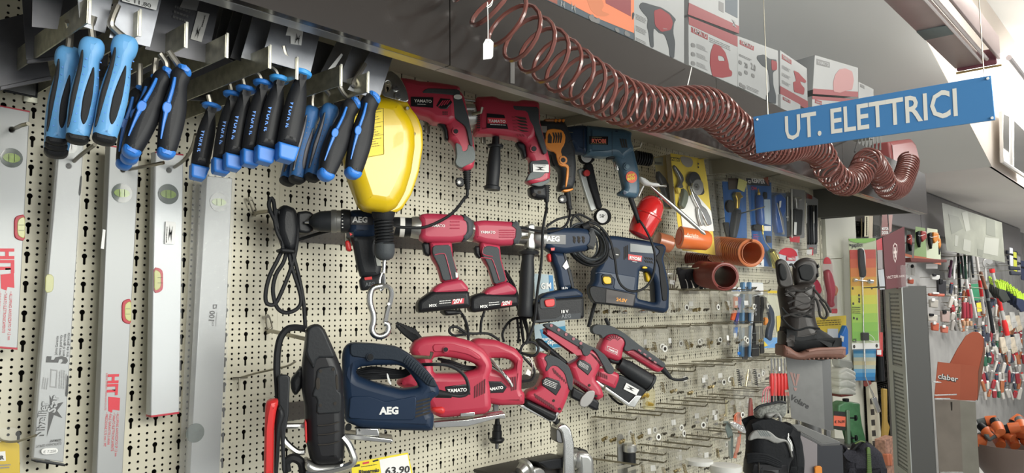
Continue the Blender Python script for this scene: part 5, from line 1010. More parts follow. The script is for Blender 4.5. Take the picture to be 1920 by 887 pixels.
# ---- wall hooks holding the heavy tools (round rods from keyhole plates)
def rod(label,x,y,Yo,dx=0,r=.0035,plate=True,Y0=.0,up=0):
    A=at(x,y,0); B=V((A.x+dx,-Yo,A.z+up)); e=empty('wall_hook',A,label,'hook','round wall hooks')
    tube('rod',[A,B,B+V((0,-.004,.012))],r,ZINC,e,7,1)
    if plate: box('wall_plate',(A.x,-.003,A.z),(.016,.005,.045),ZINC,e,.002)
for n,(x,y,Y,u) in {'the first red corded drill':(800,235,.20,0),'the red hammer drill':(905,255,.19,0),'the orange drill':(1030,262,.18,0),'the petrol blue drill':(1110,290,.19,0),
  'the black drill at the cord bundle':(650,445,.17,0),'the first crimson drill':(800,448,.17,0),'the second crimson drill':(905,452,.17,0),'the drill with side handle':(1000,455,.17,0),'the navy hammer drill':(1140,470,.17,0),'the navy jigsaw':(668,662,.26,0),'the larger red jigsaw':(850,660,.22,0),'the smaller red jigsaw':(930,660,.19,0),'the lowest sander':(1020,720,.22,0),'the middle sander':(1085,690,.22,0),'the upper sander':(1150,670,.2,0)}.items(): rod('round steel hook holding '+n,x,y,Y,0,.004)
# balancer hook from the shelf
tag(tube('hanger_wire',[atx(722,160,.87)*0+Fr(720,300,.26,-28).P(727,158),Fr(720,300,.26,-28).P(727,158)+V((0,0,.10)),V((Fr(720,300,.26,-28).P(727,158).x,-.26,2.085))],.003,ZINC,None,6,1),'steel hanger wire carrying the yellow balancer from the shelf','hook')
# free hooks near the left
def loophook(label,pl,pts,Y=0):
    f=Fr(*pts[0],.01,-10); e=empty('wall_hook',f.P(*pts[0]),label,'hook')
    ext('slotted_plate',f,pl,.004,.003,.001,ZINC,e,[[( .6*x+.4*sum(p[0] for p in pl)/len(pl), .6*y+.4*sum(p[1] for p in pl)/len(pl)) for x,y in pl]],1)
    tube('rod',[f.P(x,y,o) for x,y,o in pts],.0042,ZINC,e,8,4)
loophook('slotted plate hook with short rod beside the hanging cord bundle',[(464,372),(468,368),(472,370),(483,398),(482,404),(475,404)],[(476,402,.004),(482,399,.02),(504,396,.06)])
loophook('slotted plate hook with grey rod above the tall black tool',[(496,592),(501,588),(506,592),(512,615),(508,622),(500,624)],[(503,623,.004),(508,621,.02),(540,628,.10),(574,636,.16)])
f=Fr(450,706,.01,-10); e=empty('wire_hook',f.P(450,706),'thin wire hook with crossbar near the right end of the levels','hook')
tube('rod',[f.P(452,708,.003),f.P(480,700,.03),f.P(515,692,.08),f.P(540,686,.12),f.P(554,678,.14)],.0022,ZINC,e,6); tube('crossbar',[f.P(436,709,.004),f.P(464,708,.004)],.002,ZINC,e,6,1); tube('prong',[f.P(449,708,.004),f.P(448,731,.004)],.002,ZINC,e,6,1)
# ================================================================ RIGHT PART OF THE WALL
S.cycles.transparent_max_bounces=40
TERR=mat('terracotta_plastic',(.52,.17,.07),.35,n=.08,ns=12); DRED=mat('dark_red_plastic',(.20,.04,.03),.4,n=.1,ns=12); BCARD=mat('blue_header_card',(.02,.10,.30),.45,n=.1,ns=8); YCARD=mat('yellow_header_card',(.80,.60,.06),.45); WCARD=mat('white_header_card',(.62,.66,.70),.5)
BRS=mat('brass_metal',(.70,.48,.10),.3,.9); GLASSY=CLR
A1=(1180,280,5.544); A2=(1340,320,4.436); A3=(1220,400,4.927); A4=(1130,520,4.928); A5=(1300,520,4.928); A6=(1160,690,4.5); A7=(1320,690,4.5); A8=(1440,470,4.03)
def hookpair(label,K,a,b,Y0=.0,Y1=.28,r=.0016,group=None):
    t=T('wire_hook',label,'hook',K,a,.02,-10,.01,group)
    (ax,ay),(bx,by)=t.k(a),t.k(b); A=at(ax,ay,Y0+.004); B=at(bx,by,Y1)
    s=V((.006,0,0)); tube('prong',[A-s,B-s*.7,B+V((0,-.006,.003)),B+s*.7,A+s],r,ZINC,t.e,6,1); return t
# paint spray gun with red cup
t=T('spray_gun','silver spray gun with glossy red cup and long wand','spray gun',A1,(240,640),.26,-38,.05)
t.lt('cup',(268,500),(95,905),[(0,.012),(.02,.020),(.10,.032),(.22,.039),(.42,.0415),(.44,.0445),(.48,.0445),(.50,.0415),(.85,.038),(.97,.034),(1,.020)],mat('glossy_red_cup',(.55,.02,.02),.15,coat=.6),0,None,28)
t.lt('cup_neck',(318,455),(300,520),[(0,.007),(.6,.007),(.7,.010),(1,.010)],STEEL)
t.b('gun_body',[(92,280),(130,290),(170,310),(215,345),(290,350),(318,372),(290,392),(200,385),(150,372),(110,330)],mat('white_enamel',(.72,.72,.70),.25),.022,0,.008); t.b('trigger',[(140,375),(160,378),(130,430),(98,500),(90,492),(112,430)],MATS['white_enamel'],.008,0,.003)
t.lt('wand',(225,385),(790,885),[(0,.0035),(.12,.005),(.3,.0065),(.85,.006),(.9,.004),(.95,.0065),(1,.003)],STEEL,.02); t.lt('needle_valve',(300,380),(380,378),[(0,.003),(.8,.0035),(1,.006)],STEEL)
# yellow blister cards
def blister(label,K,q,Y,phi=-12,cm=YCARD,cat='blister pack',name='blister_pack',group=None,dep=.012,film=None):
    c=(sum(p[0] for p in q)/4,sum(p[1] for p in q)/4); t=T(name,label,cat,K,c,Y,phi,.004,group)
    t.b('card',q,cm,.0012,0,0,[],0); return t
t=blister('dull yellow blister card hanging behind the first yellow one',A1,[(255,80),(430,50),(470,620),(330,620)],.10,-12,mat('dull_yellow_card',(.30,.23,.06),.5),group='yellow blister cards')
t.fl('grey_header',[(262,90),(350,80),(352,170),(266,160)],mat('olive_card',(.20,.20,.14),.5)); t.tx('PULIDO',(268,152),(338,154),INK,bold=.04); t.b('brush_shape',[(290,220),(360,300),(400,380),(420,600),(380,600),(340,420),(285,300)],BLACK,.02,.01,.006); t.b('blister',[(252,70),(435,45),(475,630),(325,630)],CLR,.02,.012,.006)
t=T('blister_pack','tall yellow and white blister card with pliers and wire wheel brush','blister pack',A1,(640,480),.17,-16,.004,'yellow blister cards')
K2=[(428,40),(770,100),(870,900),(905,1105),(545,1060),(500,760)]
t.b('card',[(428,40),(770,100),(812,330),(895,1100),(550,1050),(500,760)],YCARD,.0012,0,0,[],0)
t.fl('white_field',[(520,500),(700,470),(850,640),(880,850),(560,860),(540,700)],mat('white_card_glare',(.85,.85,.82),.4),.0020)  # bright reflection on the card's lower part, painted as a white area
p=t.fl('black_header',[(432,78),(522,92),(524,128),(436,114)],INK); t.tx('PULIDO',(437,109),(518,122),YCARD,.003,par=p,bold=.05)
t.ov('grey_badge',[(525,80),(560,72),(640,90),(665,130),(650,180),(600,190),(550,150)],mat('grey_badge',(.33,.31,.27),.5),.0015,.001,0)
t.b('pliers_jaw',[(455,160),(480,180),(520,230),(555,280),(560,330),(540,360),(560,400),(520,410),(490,400),(515,350),(520,310),(490,250),(460,200)],DSTEEL,.012,.012,.004)
t.b('pliers_grip',[(545,400),(585,430),(605,480),(590,560),(560,625),(540,610),(518,580),(535,520),(550,460)],mat('olive_grip',(.09,.11,.07),.5),.02,.012,.006); t.b('pliers_grip',[(482,395),(515,400),(530,430),(510,470),(495,440)],YCARD,.014,.012,.004)
t.b('brush_cover',[(600,330),(610,270),(640,235),(680,235),(715,270),(735,330),(760,400),(770,460),(740,480),(690,440),(640,380)],BLACK,.02,.012,.006)
P=[]
for i in range(72):
    a=2*math.pi*i/72; q=1.0 if i%2 else .88; P.append((706+62*q*math.cos(a),392+86*q*math.sin(a)))
t.b('wire_wheel',P,GB,.008,.022,.001,sm=0); t.dc('wheel_hub',(704,392),26,STEEL,.028,.004,ry=36); t.dc('hub_hole',(702,392),8,BACK,.030,.002)
t.b('tool_arm',[(615,385),(640,375),(665,440),(720,520),(740,580),(790,620),(830,700),(850,780),(800,800),(745,680),(700,600),(650,500)],STEEL,.014,.012,.004); t.b('tool_leg',[(700,600),(740,620),(770,790),(740,800),(710,700)],GB,.010,.014,.003)
for y in (150,185): t.dc('print_dot',(718,y),7,INK,.001,.0006)
t.b('blister',[(415,10),(800,90),(830,330),(918,1115),(540,1065),(470,560)],CLR,.045,.022,.004,[],0)
# orange tins packed in clear plastic
t=T('orange_tub','translucent orange tub lying on its side under the yellow card','tub',A3,(360,230),.20,-38,.05)
t.lt('tub',(262,222),(540,255),[(0,.030),(.02,.039),(.08,.039),(.9,.034),(1,.026)],mat('orange_tub_plastic',(.75,.18,.05),.25,coat=.4),0,None,32); t.lt('inner_disc',(256,221),(264,222),[(0,.027),(1,.029)],mat('deep_orange',(.60,.09,.03),.3)); t.tx('Artiglio',(330,205),(440,222),mat('cream_print',(.85,.7,.5),.5),.002,h=.038,bold=.01)
t=T('orange_tub','smaller murky orange tub behind, beside the red cup','tub',A3,(120,260),.16,-30,.05)
t.lt('tub',(50,250),(190,290),[(0,.024),(.05,.030),(.9,.030),(1,.024)],mat('murky_orange',(.40,.13,.06),.3,coat=.3),0,None,24)
# spiral hoses
for lab,pts,ptc,rr,tr,m,Yv in (('thick terracotta spiral tube pointing out towards the aisle',[(610,335),(700,340),(800,355),(935,368)],.0145,.043,.0062,TERR,.36),('dark red spiral tube below the terracotta one',[(470,555),(570,575),(690,585)],.0125,.042,.0052,DRED,.34),('long dark red ribbed tube lying behind the terracotta one',[(290,420),(440,425),(620,440)],.0125,.021,.0050,DRED,.16)):
    ctr=[at(1220+x/4.927,400+y/4.927,Yv-.19+.19*(x-pts[0][0])/(pts[-1][0]-pts[0][0])) for x,y in pts]
    o=coil('spiral_tube',ctr,lin((0,ptc),(1,ptc)),lin((0,rr),(1,rr)),tr,m,None,20,7); tag(o,lab,'tube','spiral tubes')
    i_=lathe('inner_tube',ctr[0],ctr[-1],[(0,rr-.0045),(1,rr-.0045),(1,rr-.006),(0,rr-.006)],MATS['dark_groove'] if 0 else m,o,28,(1,1),False)
# gas torch cards
t=blister('blue blister card with brass gas torch and black grip, first of the torch cards',A2,[(62,90),(258,95),(268,560),(98,560)],.10,-10,BCARD,group='blue torch blister cards')
t.fl('dark_header',[(110,60),(200,66),(205,150),(118,160)],mat('brown_header',(.07,.05,.04),.5)); t.fl('price_label',[(200,62),(272,92),(246,178),(188,150)],mat('pale_yellow_label',(.70,.68,.25),.3,coat=.5),.010)
t.b('brass_valve',[(165,180),(205,180),(208,205),(225,210),(222,228),(200,235),(190,320),(168,320),(172,240),(160,215)],BRS,.02,.014,.004); t.b('grip',[(165,320),(200,325),(205,360),(185,470),(165,560),(130,560),(145,450),(158,370)],CHAR,.03,.014,.008); t.dc('round_knob',(135,295),32,BLACK,.010,.012)
t.b('spare_part',[(70,430),(115,430),(110,560),(100,560)],INK,.01,.006,.002); t.b('blister',[(58,85),(262,90),(272,565),(94,565)],CLR,.05,.024,.006,[],0)
t=blister('blue blister card lettered KEMPER with blue gas torch, beside the brass torch card',A2,[(268,80),(470,100),(478,800),(330,790)],.12,-10,BCARD,group='blue torch blister cards')
t.fl('dark_header',[(262,62),(455,78),(460,130),(268,118)],mat('black_header',(.03,.035,.045),.5),.0024); t.tx('KEMPER',(308,99),(418,108),WPRINT,.0036,bold=.03); t.fl('logo_square',[(280,78),(299,80),(300,105),(281,103)],WPRINT,.0036); t.fl('logo_inner',[(286,84),(295,85),(295,99),(286,98)],MATS['black_header'],.0044)
t.fl('red_triangle',[(405,60),(445,52),(448,125)],mat('brick_print',(.35,.12,.08),.5),.005); t.tx('CH4',(305,160),(350,162),RPRINT,.0036)
t.lt('torch_body',(370,200),(385,450),[(0,.006),(.03,.012),(.1,.0165),(.9,.0165),(1,.012)],mat('torch_blue',(.02,.09,.33),.35),.015); t.lt('torch_tip',(362,150),(368,205),[(0,.003),(.5,.004),(.6,.007),(1,.007)],BRS,.015)
t.b('black_clip',[(408,178),(430,180),(432,235),(410,235)],BLACK,.01,.008,.002); t.fl('white_glare',[(410,240),(462,240),(470,455),(415,440)],mat('silver_blue_glare',(.42,.52,.60),.3),.0024); t.b('torch_grip',[(310,455),(345,445),(380,450),(385,500),(330,500),(312,490)],BLACK,.02,.012,.006)  # white_glare: bluish reflection on the blister, painted as a flat patch
t.fl('price_label',[(412,460),(468,462),(468,502),(412,500)],WHITE,.003); t.sm_((320,530),(372,532),(322,640),8,RPRINT,.003,.3); t.lt('nozzle_pipe',(395,455),(400,530),[(0,.006),(.6,.0075),(.7,.004),(1,.004)],BRS,.02); t.cord('bent_pipe',[(400,525,.02),(415,580,.022),(440,620,.026),(465,650,.03)],.003,GB)
t.lt('burner_cup',(462,655),(520,790),[(0,.006),(.1,.017),(.3,.019),(1,.021)],mat('polished_brass',(.70,.60,.16),.15,1),.03); t.fl('picture',[(430,540),(472,545),(474,600),(434,600)],INK,.003)
t.b('blister',[(262,76),(474,96),(482,805),(326,795)],CLR,.05,.024,.006,[],0); q=t.fl('bar_code_label',[(340,738),(410,738),(410,800),(342,798)],WHITE,.052); bars('bar_code',t.f,t.k((358,788)),t.k((398,788)),t.k((398,768)),t.k((358,768)),14,.0545,INK,q)
t=blister('blue curved blister pack with dark tool, right of the lettered torch card',A2,[(465,180),(590,190),(600,550),(500,540)],.10,-10,mat('steel_blue_card',(.05,.10,.20),.4),group='blue torch blister cards')
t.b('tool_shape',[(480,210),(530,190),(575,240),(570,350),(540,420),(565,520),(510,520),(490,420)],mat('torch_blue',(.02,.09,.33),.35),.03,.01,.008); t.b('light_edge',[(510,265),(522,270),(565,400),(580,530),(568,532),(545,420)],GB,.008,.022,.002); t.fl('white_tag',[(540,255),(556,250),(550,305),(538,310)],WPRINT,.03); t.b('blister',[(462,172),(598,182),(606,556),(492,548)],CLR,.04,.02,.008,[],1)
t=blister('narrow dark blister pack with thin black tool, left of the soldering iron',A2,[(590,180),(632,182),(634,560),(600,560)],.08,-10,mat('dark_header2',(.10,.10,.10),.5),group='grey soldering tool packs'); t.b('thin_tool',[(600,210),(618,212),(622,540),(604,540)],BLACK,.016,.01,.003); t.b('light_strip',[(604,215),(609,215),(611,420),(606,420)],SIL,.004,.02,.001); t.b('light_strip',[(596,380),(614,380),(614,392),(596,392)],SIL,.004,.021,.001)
t=blister('grey blister pack with black soldering iron and white lettering strip',A2,[(630,150),(750,165),(745,560),(640,560)],.11,-10,mat('grey_card2',(.20,.20,.20),.5),group='grey soldering tool packs')
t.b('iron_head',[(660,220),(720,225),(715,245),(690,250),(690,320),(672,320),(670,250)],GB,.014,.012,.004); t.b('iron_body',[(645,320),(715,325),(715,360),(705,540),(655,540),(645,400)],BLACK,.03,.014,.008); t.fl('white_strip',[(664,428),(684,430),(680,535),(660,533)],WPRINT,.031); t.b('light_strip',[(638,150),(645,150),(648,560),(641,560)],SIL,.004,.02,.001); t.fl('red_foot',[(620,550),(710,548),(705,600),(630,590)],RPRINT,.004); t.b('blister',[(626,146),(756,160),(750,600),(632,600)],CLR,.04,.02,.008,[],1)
t=blister('last dark blister pack before the plain wall, long black irons inside',A2,[(755,175),(860,240),(850,690),(770,700)],.09,-10,mat('grey_card2',(.20,.20,.20),.5),group='grey soldering tool packs')
for x in (772,792,812,832): t.b('iron',[(x,290),(x+14,285),(x+18,600),(x+4,620)],BLACK if x!=812 else DSTEEL,.012,.012,.004)
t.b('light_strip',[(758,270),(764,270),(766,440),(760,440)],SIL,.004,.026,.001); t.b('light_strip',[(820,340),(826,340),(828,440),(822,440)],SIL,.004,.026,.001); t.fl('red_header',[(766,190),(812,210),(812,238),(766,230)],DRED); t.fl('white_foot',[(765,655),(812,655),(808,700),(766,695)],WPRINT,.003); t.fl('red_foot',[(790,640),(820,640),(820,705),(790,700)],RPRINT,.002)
t=blister('red and white round-topped card with logo, behind the boot top',A2,[(535,660),(690,655),(700,800),(540,800)],.12,-10,WCARD,group='red and white tool cards')
t.ov('red_top',[(530,690),(550,660),(590,640),(640,645),(675,670),(690,712),(610,712)],RPRINT,.002,.002,0); p=t.fl('logo_plate',[(600,712),(672,714),(672,750),(600,748)],RPRINT,.004); t.tx('YAMATO',(605,742),(668,744),WPRINT,.005,par=p,bold=.04)
# long hooks over this part
for i,(lab,K,a,b,Y1) in enumerate((('double wire hook across the two torch cards, its eye showing',A2,(35,405),(405,305),.26),('long wire hook under the soldering packs reaching to the plain wall',A2,(660,662),(830,650),.20),('wire hook running over the yellow cards',A1,(520,115),(800,95),.24),('wire hook with pale knob at the bracket right of the yellow cards',A1,(800,275),(1000,262),.15),('dark flat hook just below that one',A1,(800,320),(990,320),.12),('wide wire hook eye below the terracotta tube',A3,(300,470),(655,455),.26),('double wire hook beside the hammer drill handle',A3,(130,520),(430,508),.24),('small wire hook above the blue sleeve packs',A3,(950,655),(1080,645),.12),('thin hook over the blue card torches, upper',A2,(430,55),(540,30),.14),('wire hook ending in a small eye on the plain wall',A8,(360,68),(555,58),.22))): hookpair(lab,K,a,b,.0,Y1)
# gloves under the tube
t=T('work_gloves','pair of black knitted gloves hanging fingers down below the dark red tube','gloves',A3,(370,600),.14,-15,.02)
for q in ([(250,540),(300,540),(330,700),(295,715)],[(300,530),(350,530),(385,690),(350,700)],[(345,520),(400,530),(460,690),(420,700)],[(240,500),(420,500),(430,560),(250,570)],[(400,540),(450,560),(480,700),(455,700)]): t.b('finger' if q[0][1]>501 else 'palm',q,mat('black_knit',(.02,.02,.024),.9,bump=.5,ns=500),.018,0,.007)
t.b('grey_cuff',[(430,545),(470,535),(530,690),(495,698)],mat('grey_knit',(.10,.10,.10),.9),.018,.004,.007); t.b('white_band',[(470,630),(508,612),(515,640),(480,655)],mat('pale_band',(.5,.55,.5),.6),.020,.005,.005)
for q in ([(320,610),(335,640),(345,705)],[(372,620),(385,650),(395,705)]): t.cord('white_tag',[(x,y,.012) for x,y in q],.0016,WHITE)
t=T('metal_clips','bright metal spring clips hanging beside the hammer drill handle','clip',A3,(190,600),.10,-15,.02)
for a,b in (((130,380),(180,430)),((170,440),(150,570)),((215,560),(200,700)),((160,600),(215,640)),((235,550),(215,690)),((120,560),(205,560)),((180,620),(180,700)),((210,400),(240,480)),((230,480),(215,560))): t.cord('clip',[(*a,.01),(*b,.02)],.0022,STEEL,k=1)
t.fl('white_tag',[(180,615),(225,620),(215,660),(175,650)],WPRINT,.01)
# ---- rows of clear packets with small fittings
STL=STEEL; BAG=mat('clear_bag',(.50,.48,.40),.16,al=.24,spec=1.0,bump=.8,ns=70)
def packet(kind):
    e=empty('fitting_packet',(0,0,0),'clear packet',"packet")
    w,h=.056,.082
    bm=bmesh.new(); bmesh.ops.create_grid(bm,x_segments=5,y_segments=7,size=.5)
    for v in bm.verts:
        x,y=v.co.x,v.co.y; v.co=V((x*w,-.004*math.cos(math.pi*x)*math.cos(math.pi*y)-.0015*math.sin(9*x+7*y),-h/2+y*h))
    me=bpy.data.meshes.new('bag'); bm.to_mesh(me); bm.free(); link('bag',me,BAG,e)
    box('header',(0,.001,-.004),(w,.0012,.010),mat('bag_header',(.42,.40,.33),.5,al=.5),e)
    m=STL if kind%2 else mat('dull_brass',(.30,.24,.12),.4,.8)
    z=-h+.014
    if kind==0: lathe('fitting',V((-.012,-.004,z)),V((.004,-.005,z+.003)),[(0,.006),(.3,.006),(.31,.0045),(.7,.0045),(.71,.006),(1,.006)],m,e,6); lathe('fitting',V((.008,-.004,z-.002)),V((.016,-.004,z+.006)),[(0,.004),(1,.005)],m,e,6)
    elif kind==1: lathe('washer',V((0,-.006,z+.01)),V((0,-.009,z+.01)),[(0,.011),(1,.011)],mat('white_nylon',(.75,.75,.70),.4),e,16); lathe('washer_hole',V((0,-.009,z+.01)),V((0,-.0096,z+.01)),[(0,.006),(1,.006)],BACK,e,12)
    elif kind==2: spring('spring',V((-.004,-.004,z+.03)),V((.006,-.004,z-.004)),.005,.0012,7,m,e,8)
    elif kind==3: box('label',(.004,-.006,-h*.55),(.022,.0008,.018),WHITE,e); lathe('fitting',V((-.010,-.004,z)),V((.012,-.004,z)),[(0,.004),(.4,.004),(.42,.006),(1,.006)],m,e,6)
    elif kind==4:
        for i in range(4): lathe('fitting',V((-.012+.008*i,-.004,z-.003+.004*(i%2))),V((-.009+.008*i,-.004,z+.004)),[(0,.0032),(1,.0032)],mat('dark_bits',(.08,.07,.05),.4,.5),e,6)
    return e
def copytree(o):
    c=o.copy(); COL.objects.link(c)
    for ch in list(o.children):
        d=ch.copy(); COL.objects.link(d); d.parent=c
    return c
protos=[packet(k) for k in range(5)]
kn=['brass fittings','white washer','small spring','white-labelled fitting','dark plugs']
ordn='first second third fourth fifth sixth seventh eighth ninth tenth eleventh twelfth thirteenth fourteenth'.split()
rowname=['highest','second','middle','fourth','lowest']
def hk(x,z,L,lab):
    e=empty('packet_hook',(x,0,z),lab,'hook','double wire hooks for the packets'); s=.007
    tube('prong',[(x-s,.0,z),(x-s*.8,-L,z+.004),(x,-L-.008,z+.012),(x+s*.8,-L,z+.004),(x+s,0,z)],.0017,mat('dull_wire',(.25,.23,.18),.4,.9),e,5,1); return e
zr=[1.535,1.408,1.262,1.130,1.000]; first=[True]*5; rr_=random.Random(11)
for r,z0 in enumerate(zr):
    n=14 if r<4 else 13
    for i in range(n):
        x=2.00+.1*i+(.03 if r%2 else 0)
        if r in (0,1) and x>3.02: continue
        if r==0 and x<2.2: pass
        L=.16+.03*((i+r)%3); hk(x,z0+rr_.uniform(-.004,.004),L,'double wire packet hook, %s from the left in the %s row'%(ordn[i],rowname[r]))
        if r==2 and i in (2,4) : continue
        for q in range(4):
            if rr_.random()<.10: continue
            k=rr_.randrange(5)
            o=protos[k] if first[k] else copytree(protos[k]); first[k]=False
            o.location=(x+rr_.uniform(-.006,.006),-(L-.015-.036*q),z0-.001); o.rotation_euler=(rr_.uniform(-.10,.04),rr_.uniform(-.06,.06),rr_.uniform(-.35,.15))
            o['label']='packet of %s, %s on %s hook of %s row'%(kn[k],('front one','second','third','rear one')[q],ordn[i],rowname[r]); o['group']='clear packets of small fittings'
# blue sleeve packs and black strap packs
t=T('blister_pack','white header pack with two long blue edges, lettered MAURER','blister pack',A5,(500,400),.10,-10,.006,'long packs right of the packet rows')
t.b('card',[(440,45),(640,50),(650,140),(640,160),(560,180),(545,740),(410,735)],WCARD,.0012,-.002,0,[],0); t.fl('white_header',[(520,50),(645,60),(650,145),(525,140)],WHITE,.002); t.tx('MAURER',(526,105),(584,107),INK,.003,bold=.04); t.tx('MAUR',(462,104),(505,105),INK,.003,bold=.04); t.sm_((530,118),(620,121),(530,132),1,INK,.003)
for x in (445,505): t.b('blue_edge',[(x,45),(x+18,45),(x+12,735),(x-12,735)],mat('light_blue_plastic',(.12,.26,.45),.35),.02,.006,.004)
t.b('dark_blade',[(460,160),(500,160),(500,760),(452,755)],mat('grey_blade',(.12,.12,.12),.5),.006,.006,.001); t.fl('blue_foot',[(410,690),(545,690),(545,715),(410,715)],BLUE2,.004)
t=T('strap_set','black webbing strap with riveted eyelets hanging beside the blue-edged pack','strap',A5,(600,450),.16,-15,.01)
t.b('strap',[(545,180),(610,165),(618,300),(605,500),(605,730),(535,735),(550,500),(565,330)],mat('black_webbing',(.02,.02,.02),.8,bump=.4,ns=300),.006,0,.002); t.b('strap',[(620,175),(678,185),(670,260),(640,330),(640,500),(655,700),(615,710),(618,450),(625,280)],MATS['black_webbing'],.006,-.012,.002)
for y in (262,300,340): t.dc('eyelet',(578,y),9,STEEL,.0012,.002,h=.003); t.dc('eyelet_hole',(578,y),4,BACK,.0016,.001,h=.003)
for y in (520,600,660): t.cord('edge_fold',[(540,y,.004),(605,y-6,.005)],.0014,MGREY)
t.cord('white_ring',[(545,175,.006),(565,160,.008),(600,165,.008),(620,180,.006)],.002,STEEL)
t=T('blister_pack','orange and purple long packs left of the blue-edged pack','blister pack',A5,(380,250),.11,-10,.006,'long packs right of the packet rows')
t.b('orange_strip',[(372,175),(405,180),(400,300),(375,400),(345,395),(372,290)],mat('orange_red',(.70,.12,.03),.4),.01,.0,.002); t.b('purple_strip',[(405,175),(440,190),(425,300),(400,450),(375,440),(385,400),(405,290)],mat('blue_purple',(.06,.06,.25),.5),.01,-.003,.002); t.fl('white_header',[(352,85),(440,95),(440,150),(402,180),(352,160)],WHITE,.004); t.tx('KLINKER',(358,125),(436,135),BLUE2,.005); t.b('blue_foot',[(380,400),(410,440),(395,560),(370,540)],BLUE2,.008,-.003,.002)
t=T('blister_pack','plastic wrapped navy and orange cutter hanging beside the strap','blister pack',A5,(700,430),.14,-15,.006,'long packs right of the packet rows')
t.b('navy_tool',[(665,265),(700,250),(735,320),(742,420),(720,520),(712,590),(670,560),(680,480),(705,400),(690,320)],NAVY,.02,0,.006); t.b('orange_part',[(655,365),(685,380),(682,420),(655,450)],ORANGE,.014,.006,.004); t.b('film',[(650,180),(720,170),(770,350),(775,560),(650,650)],CLR,.04,.005,.008); t.fl('blue_foot',[(650,560),(775,555),(780,650),(655,655)],mat('sky_blue_card',(.15,.35,.65),.5),-.004); t.fl('yellow_foot',[(655,590),(690,630),(655,642)],YCARD,.0)
t=T('blister_pack','yellow and white packs seen between strap and boot','blister pack',A5,(740,300),.07,-10,.006,'long packs right of the packet rows')
t.b('white_card',[(650,165),(790,170),(810,560),(760,560),(740,300)],mat('cream_card',(.62,.62,.48),.5),.002,0,0,[],0); t.fl('yellow_band',[(648,120),(790,124),(790,150),(648,145)],YCARD,.004); t.fl('yellow_band',[(770,360),(815,350),(800,520),(775,500)],YCARD,.004)
# red-handled screwdrivers in a row on a hook
for i in range(6):
    x=1446+i*6.2; f=Fr(x,700,.24-.012*i,-20); e=empty('red_handled_tool',f.P(x,678),'red handled tool with dark tip, %s in the row left of the display stand'%['first','second','third','fourth','fifth','last'][i],'hand tool','red handled tools in a row')
    lathe('blade',f.P(x,672),f.P(x+.5,702),[(0,.004),(1,.004)],STEEL,e,8); lathe('handle',f.P(x+.5,700),f.P(x+1,742),[(0,.005),(.15,.009),(.7,.0085),(1,.006)],REDSW,e,12); lathe('tip',f.P(x+1,740),f.P(x+1,775),[(0,.006),(1,.004)],BLACK,e,8)
# springs, brass bits, pink tubing in bags, foil bag
t=T('hanging_bags','row of tall clear bags with springs, brass valve and pink tubing','bag',A7,(420,150),.20,-20,.01)
for x,c in ((270,DSTEEL),(345,0),(410,DSTEEL)):
    t.b('bag',[(x-25,5),(x+55,0),(x+65,160),(x-10,165)],CLR,.012,0,.003)
    if c: spring('spring',t.f.P(*t.k((x+15,10)),.005),t.f.P(*t.k((x+35,150)),.005),.006,.0016,9,c,t.e,8)
    else: t.lt('brass_valve',(374,10),(352,155),[(0,.002),(.3,.003),(.32,.006),(.6,.006),(.62,.004),(1,.004)],mat('pale_brass',(.75,.68,.45),.3,.7),.005)
for i in range(4): t.cord('pink_tubing',[(490+i*22,290,.01),(500+i*20,200,.012),(540+i*8,160,.014),(575-i*2,200,.012),(580,290,.01)],.0022,mat('pink_tube',(.62,.12,.16),.35))
t.b('bag',[(470,20),(600,10),(610,300),(470,310)],CLR,.014,.008,.003); t.b('bag',[(245,180),(420,175),(440,520),(300,560)],CLR,.012,.0,.003)
t.cord('brass_stem',[(190,270,.01),(188,330,.01),(190,410,.01)],.004,MATS['pale_brass'])
for i in range(3): t.cord('orange_tubing',[(255+i*14,480,-.01),(262+i*12,400,-.01),(300+i*4,400,-.01),(285+i*8,620,-.01),(250+i*8,760,-.01)],.0035,mat('orange_tube',(.75,.16,.06),.35))
t.b('bag',[(165,440),(330,440),(370,560),(340,790),(180,800)],CLR,.014,.004,.003); t.b('dark_strip',[(160,445),(210,450),(245,560),(245,760),(210,770),(205,600)],mat('grey_green_strip',(.10,.14,.13),.5),.006,-.004,.002)
t.b('foil_bag',[(205,455),(250,452),(350,500),(372,560),(360,575),(290,530),(240,500)],mat('crumpled_foil',(.75,.74,.72),.2,.8,bump=2,ns=90),.012,.012,.004); t.b('dark_tool',[(385,250),(400,255),(412,400),(400,440),(372,430),(375,380)],DRED,.012,.002,.004)
for lab,K,c,w,h,Yv in (('flat round white lid on a clear jar at the bottom edge',A6,(680,785),100,28,.2),('wide white plastic tub with lid at the bottom edge left of the sneaker',A7,(182,830),115,34,.28)):
    t=T('lidded_jar',lab,'jar',K,c,Yv,-30,.02); 
    r=(t.f.P(*t.k((c[0]+w,c[1])))-t.f.P(*t.k(c))).length
    t.lt('lid',(c[0],c[1]-h*.4),(c[0],c[1]+h*.9),[(0,r*.9),(.08,r),(1,r)],mat('white_lid',(.72,.72,.69),.4),0,None,32); t.lt('jar',(c[0],c[1]+h*.9),(c[0],c[1]+h*.9+160),[(0,r*.92),(1,r*.9)],CLR if w==100 else mat('white_lid',(.72,.72,.69),.4),0,None,28)
    if w!=100: t.lt('lid_recess',(c[0],c[1]-h*.4-1),(c[0],c[1]-h*.4),[(0,r*.72),(1,r*.75)],mat('white_lid2',(.66,.66,.64),.5),0,None,28)
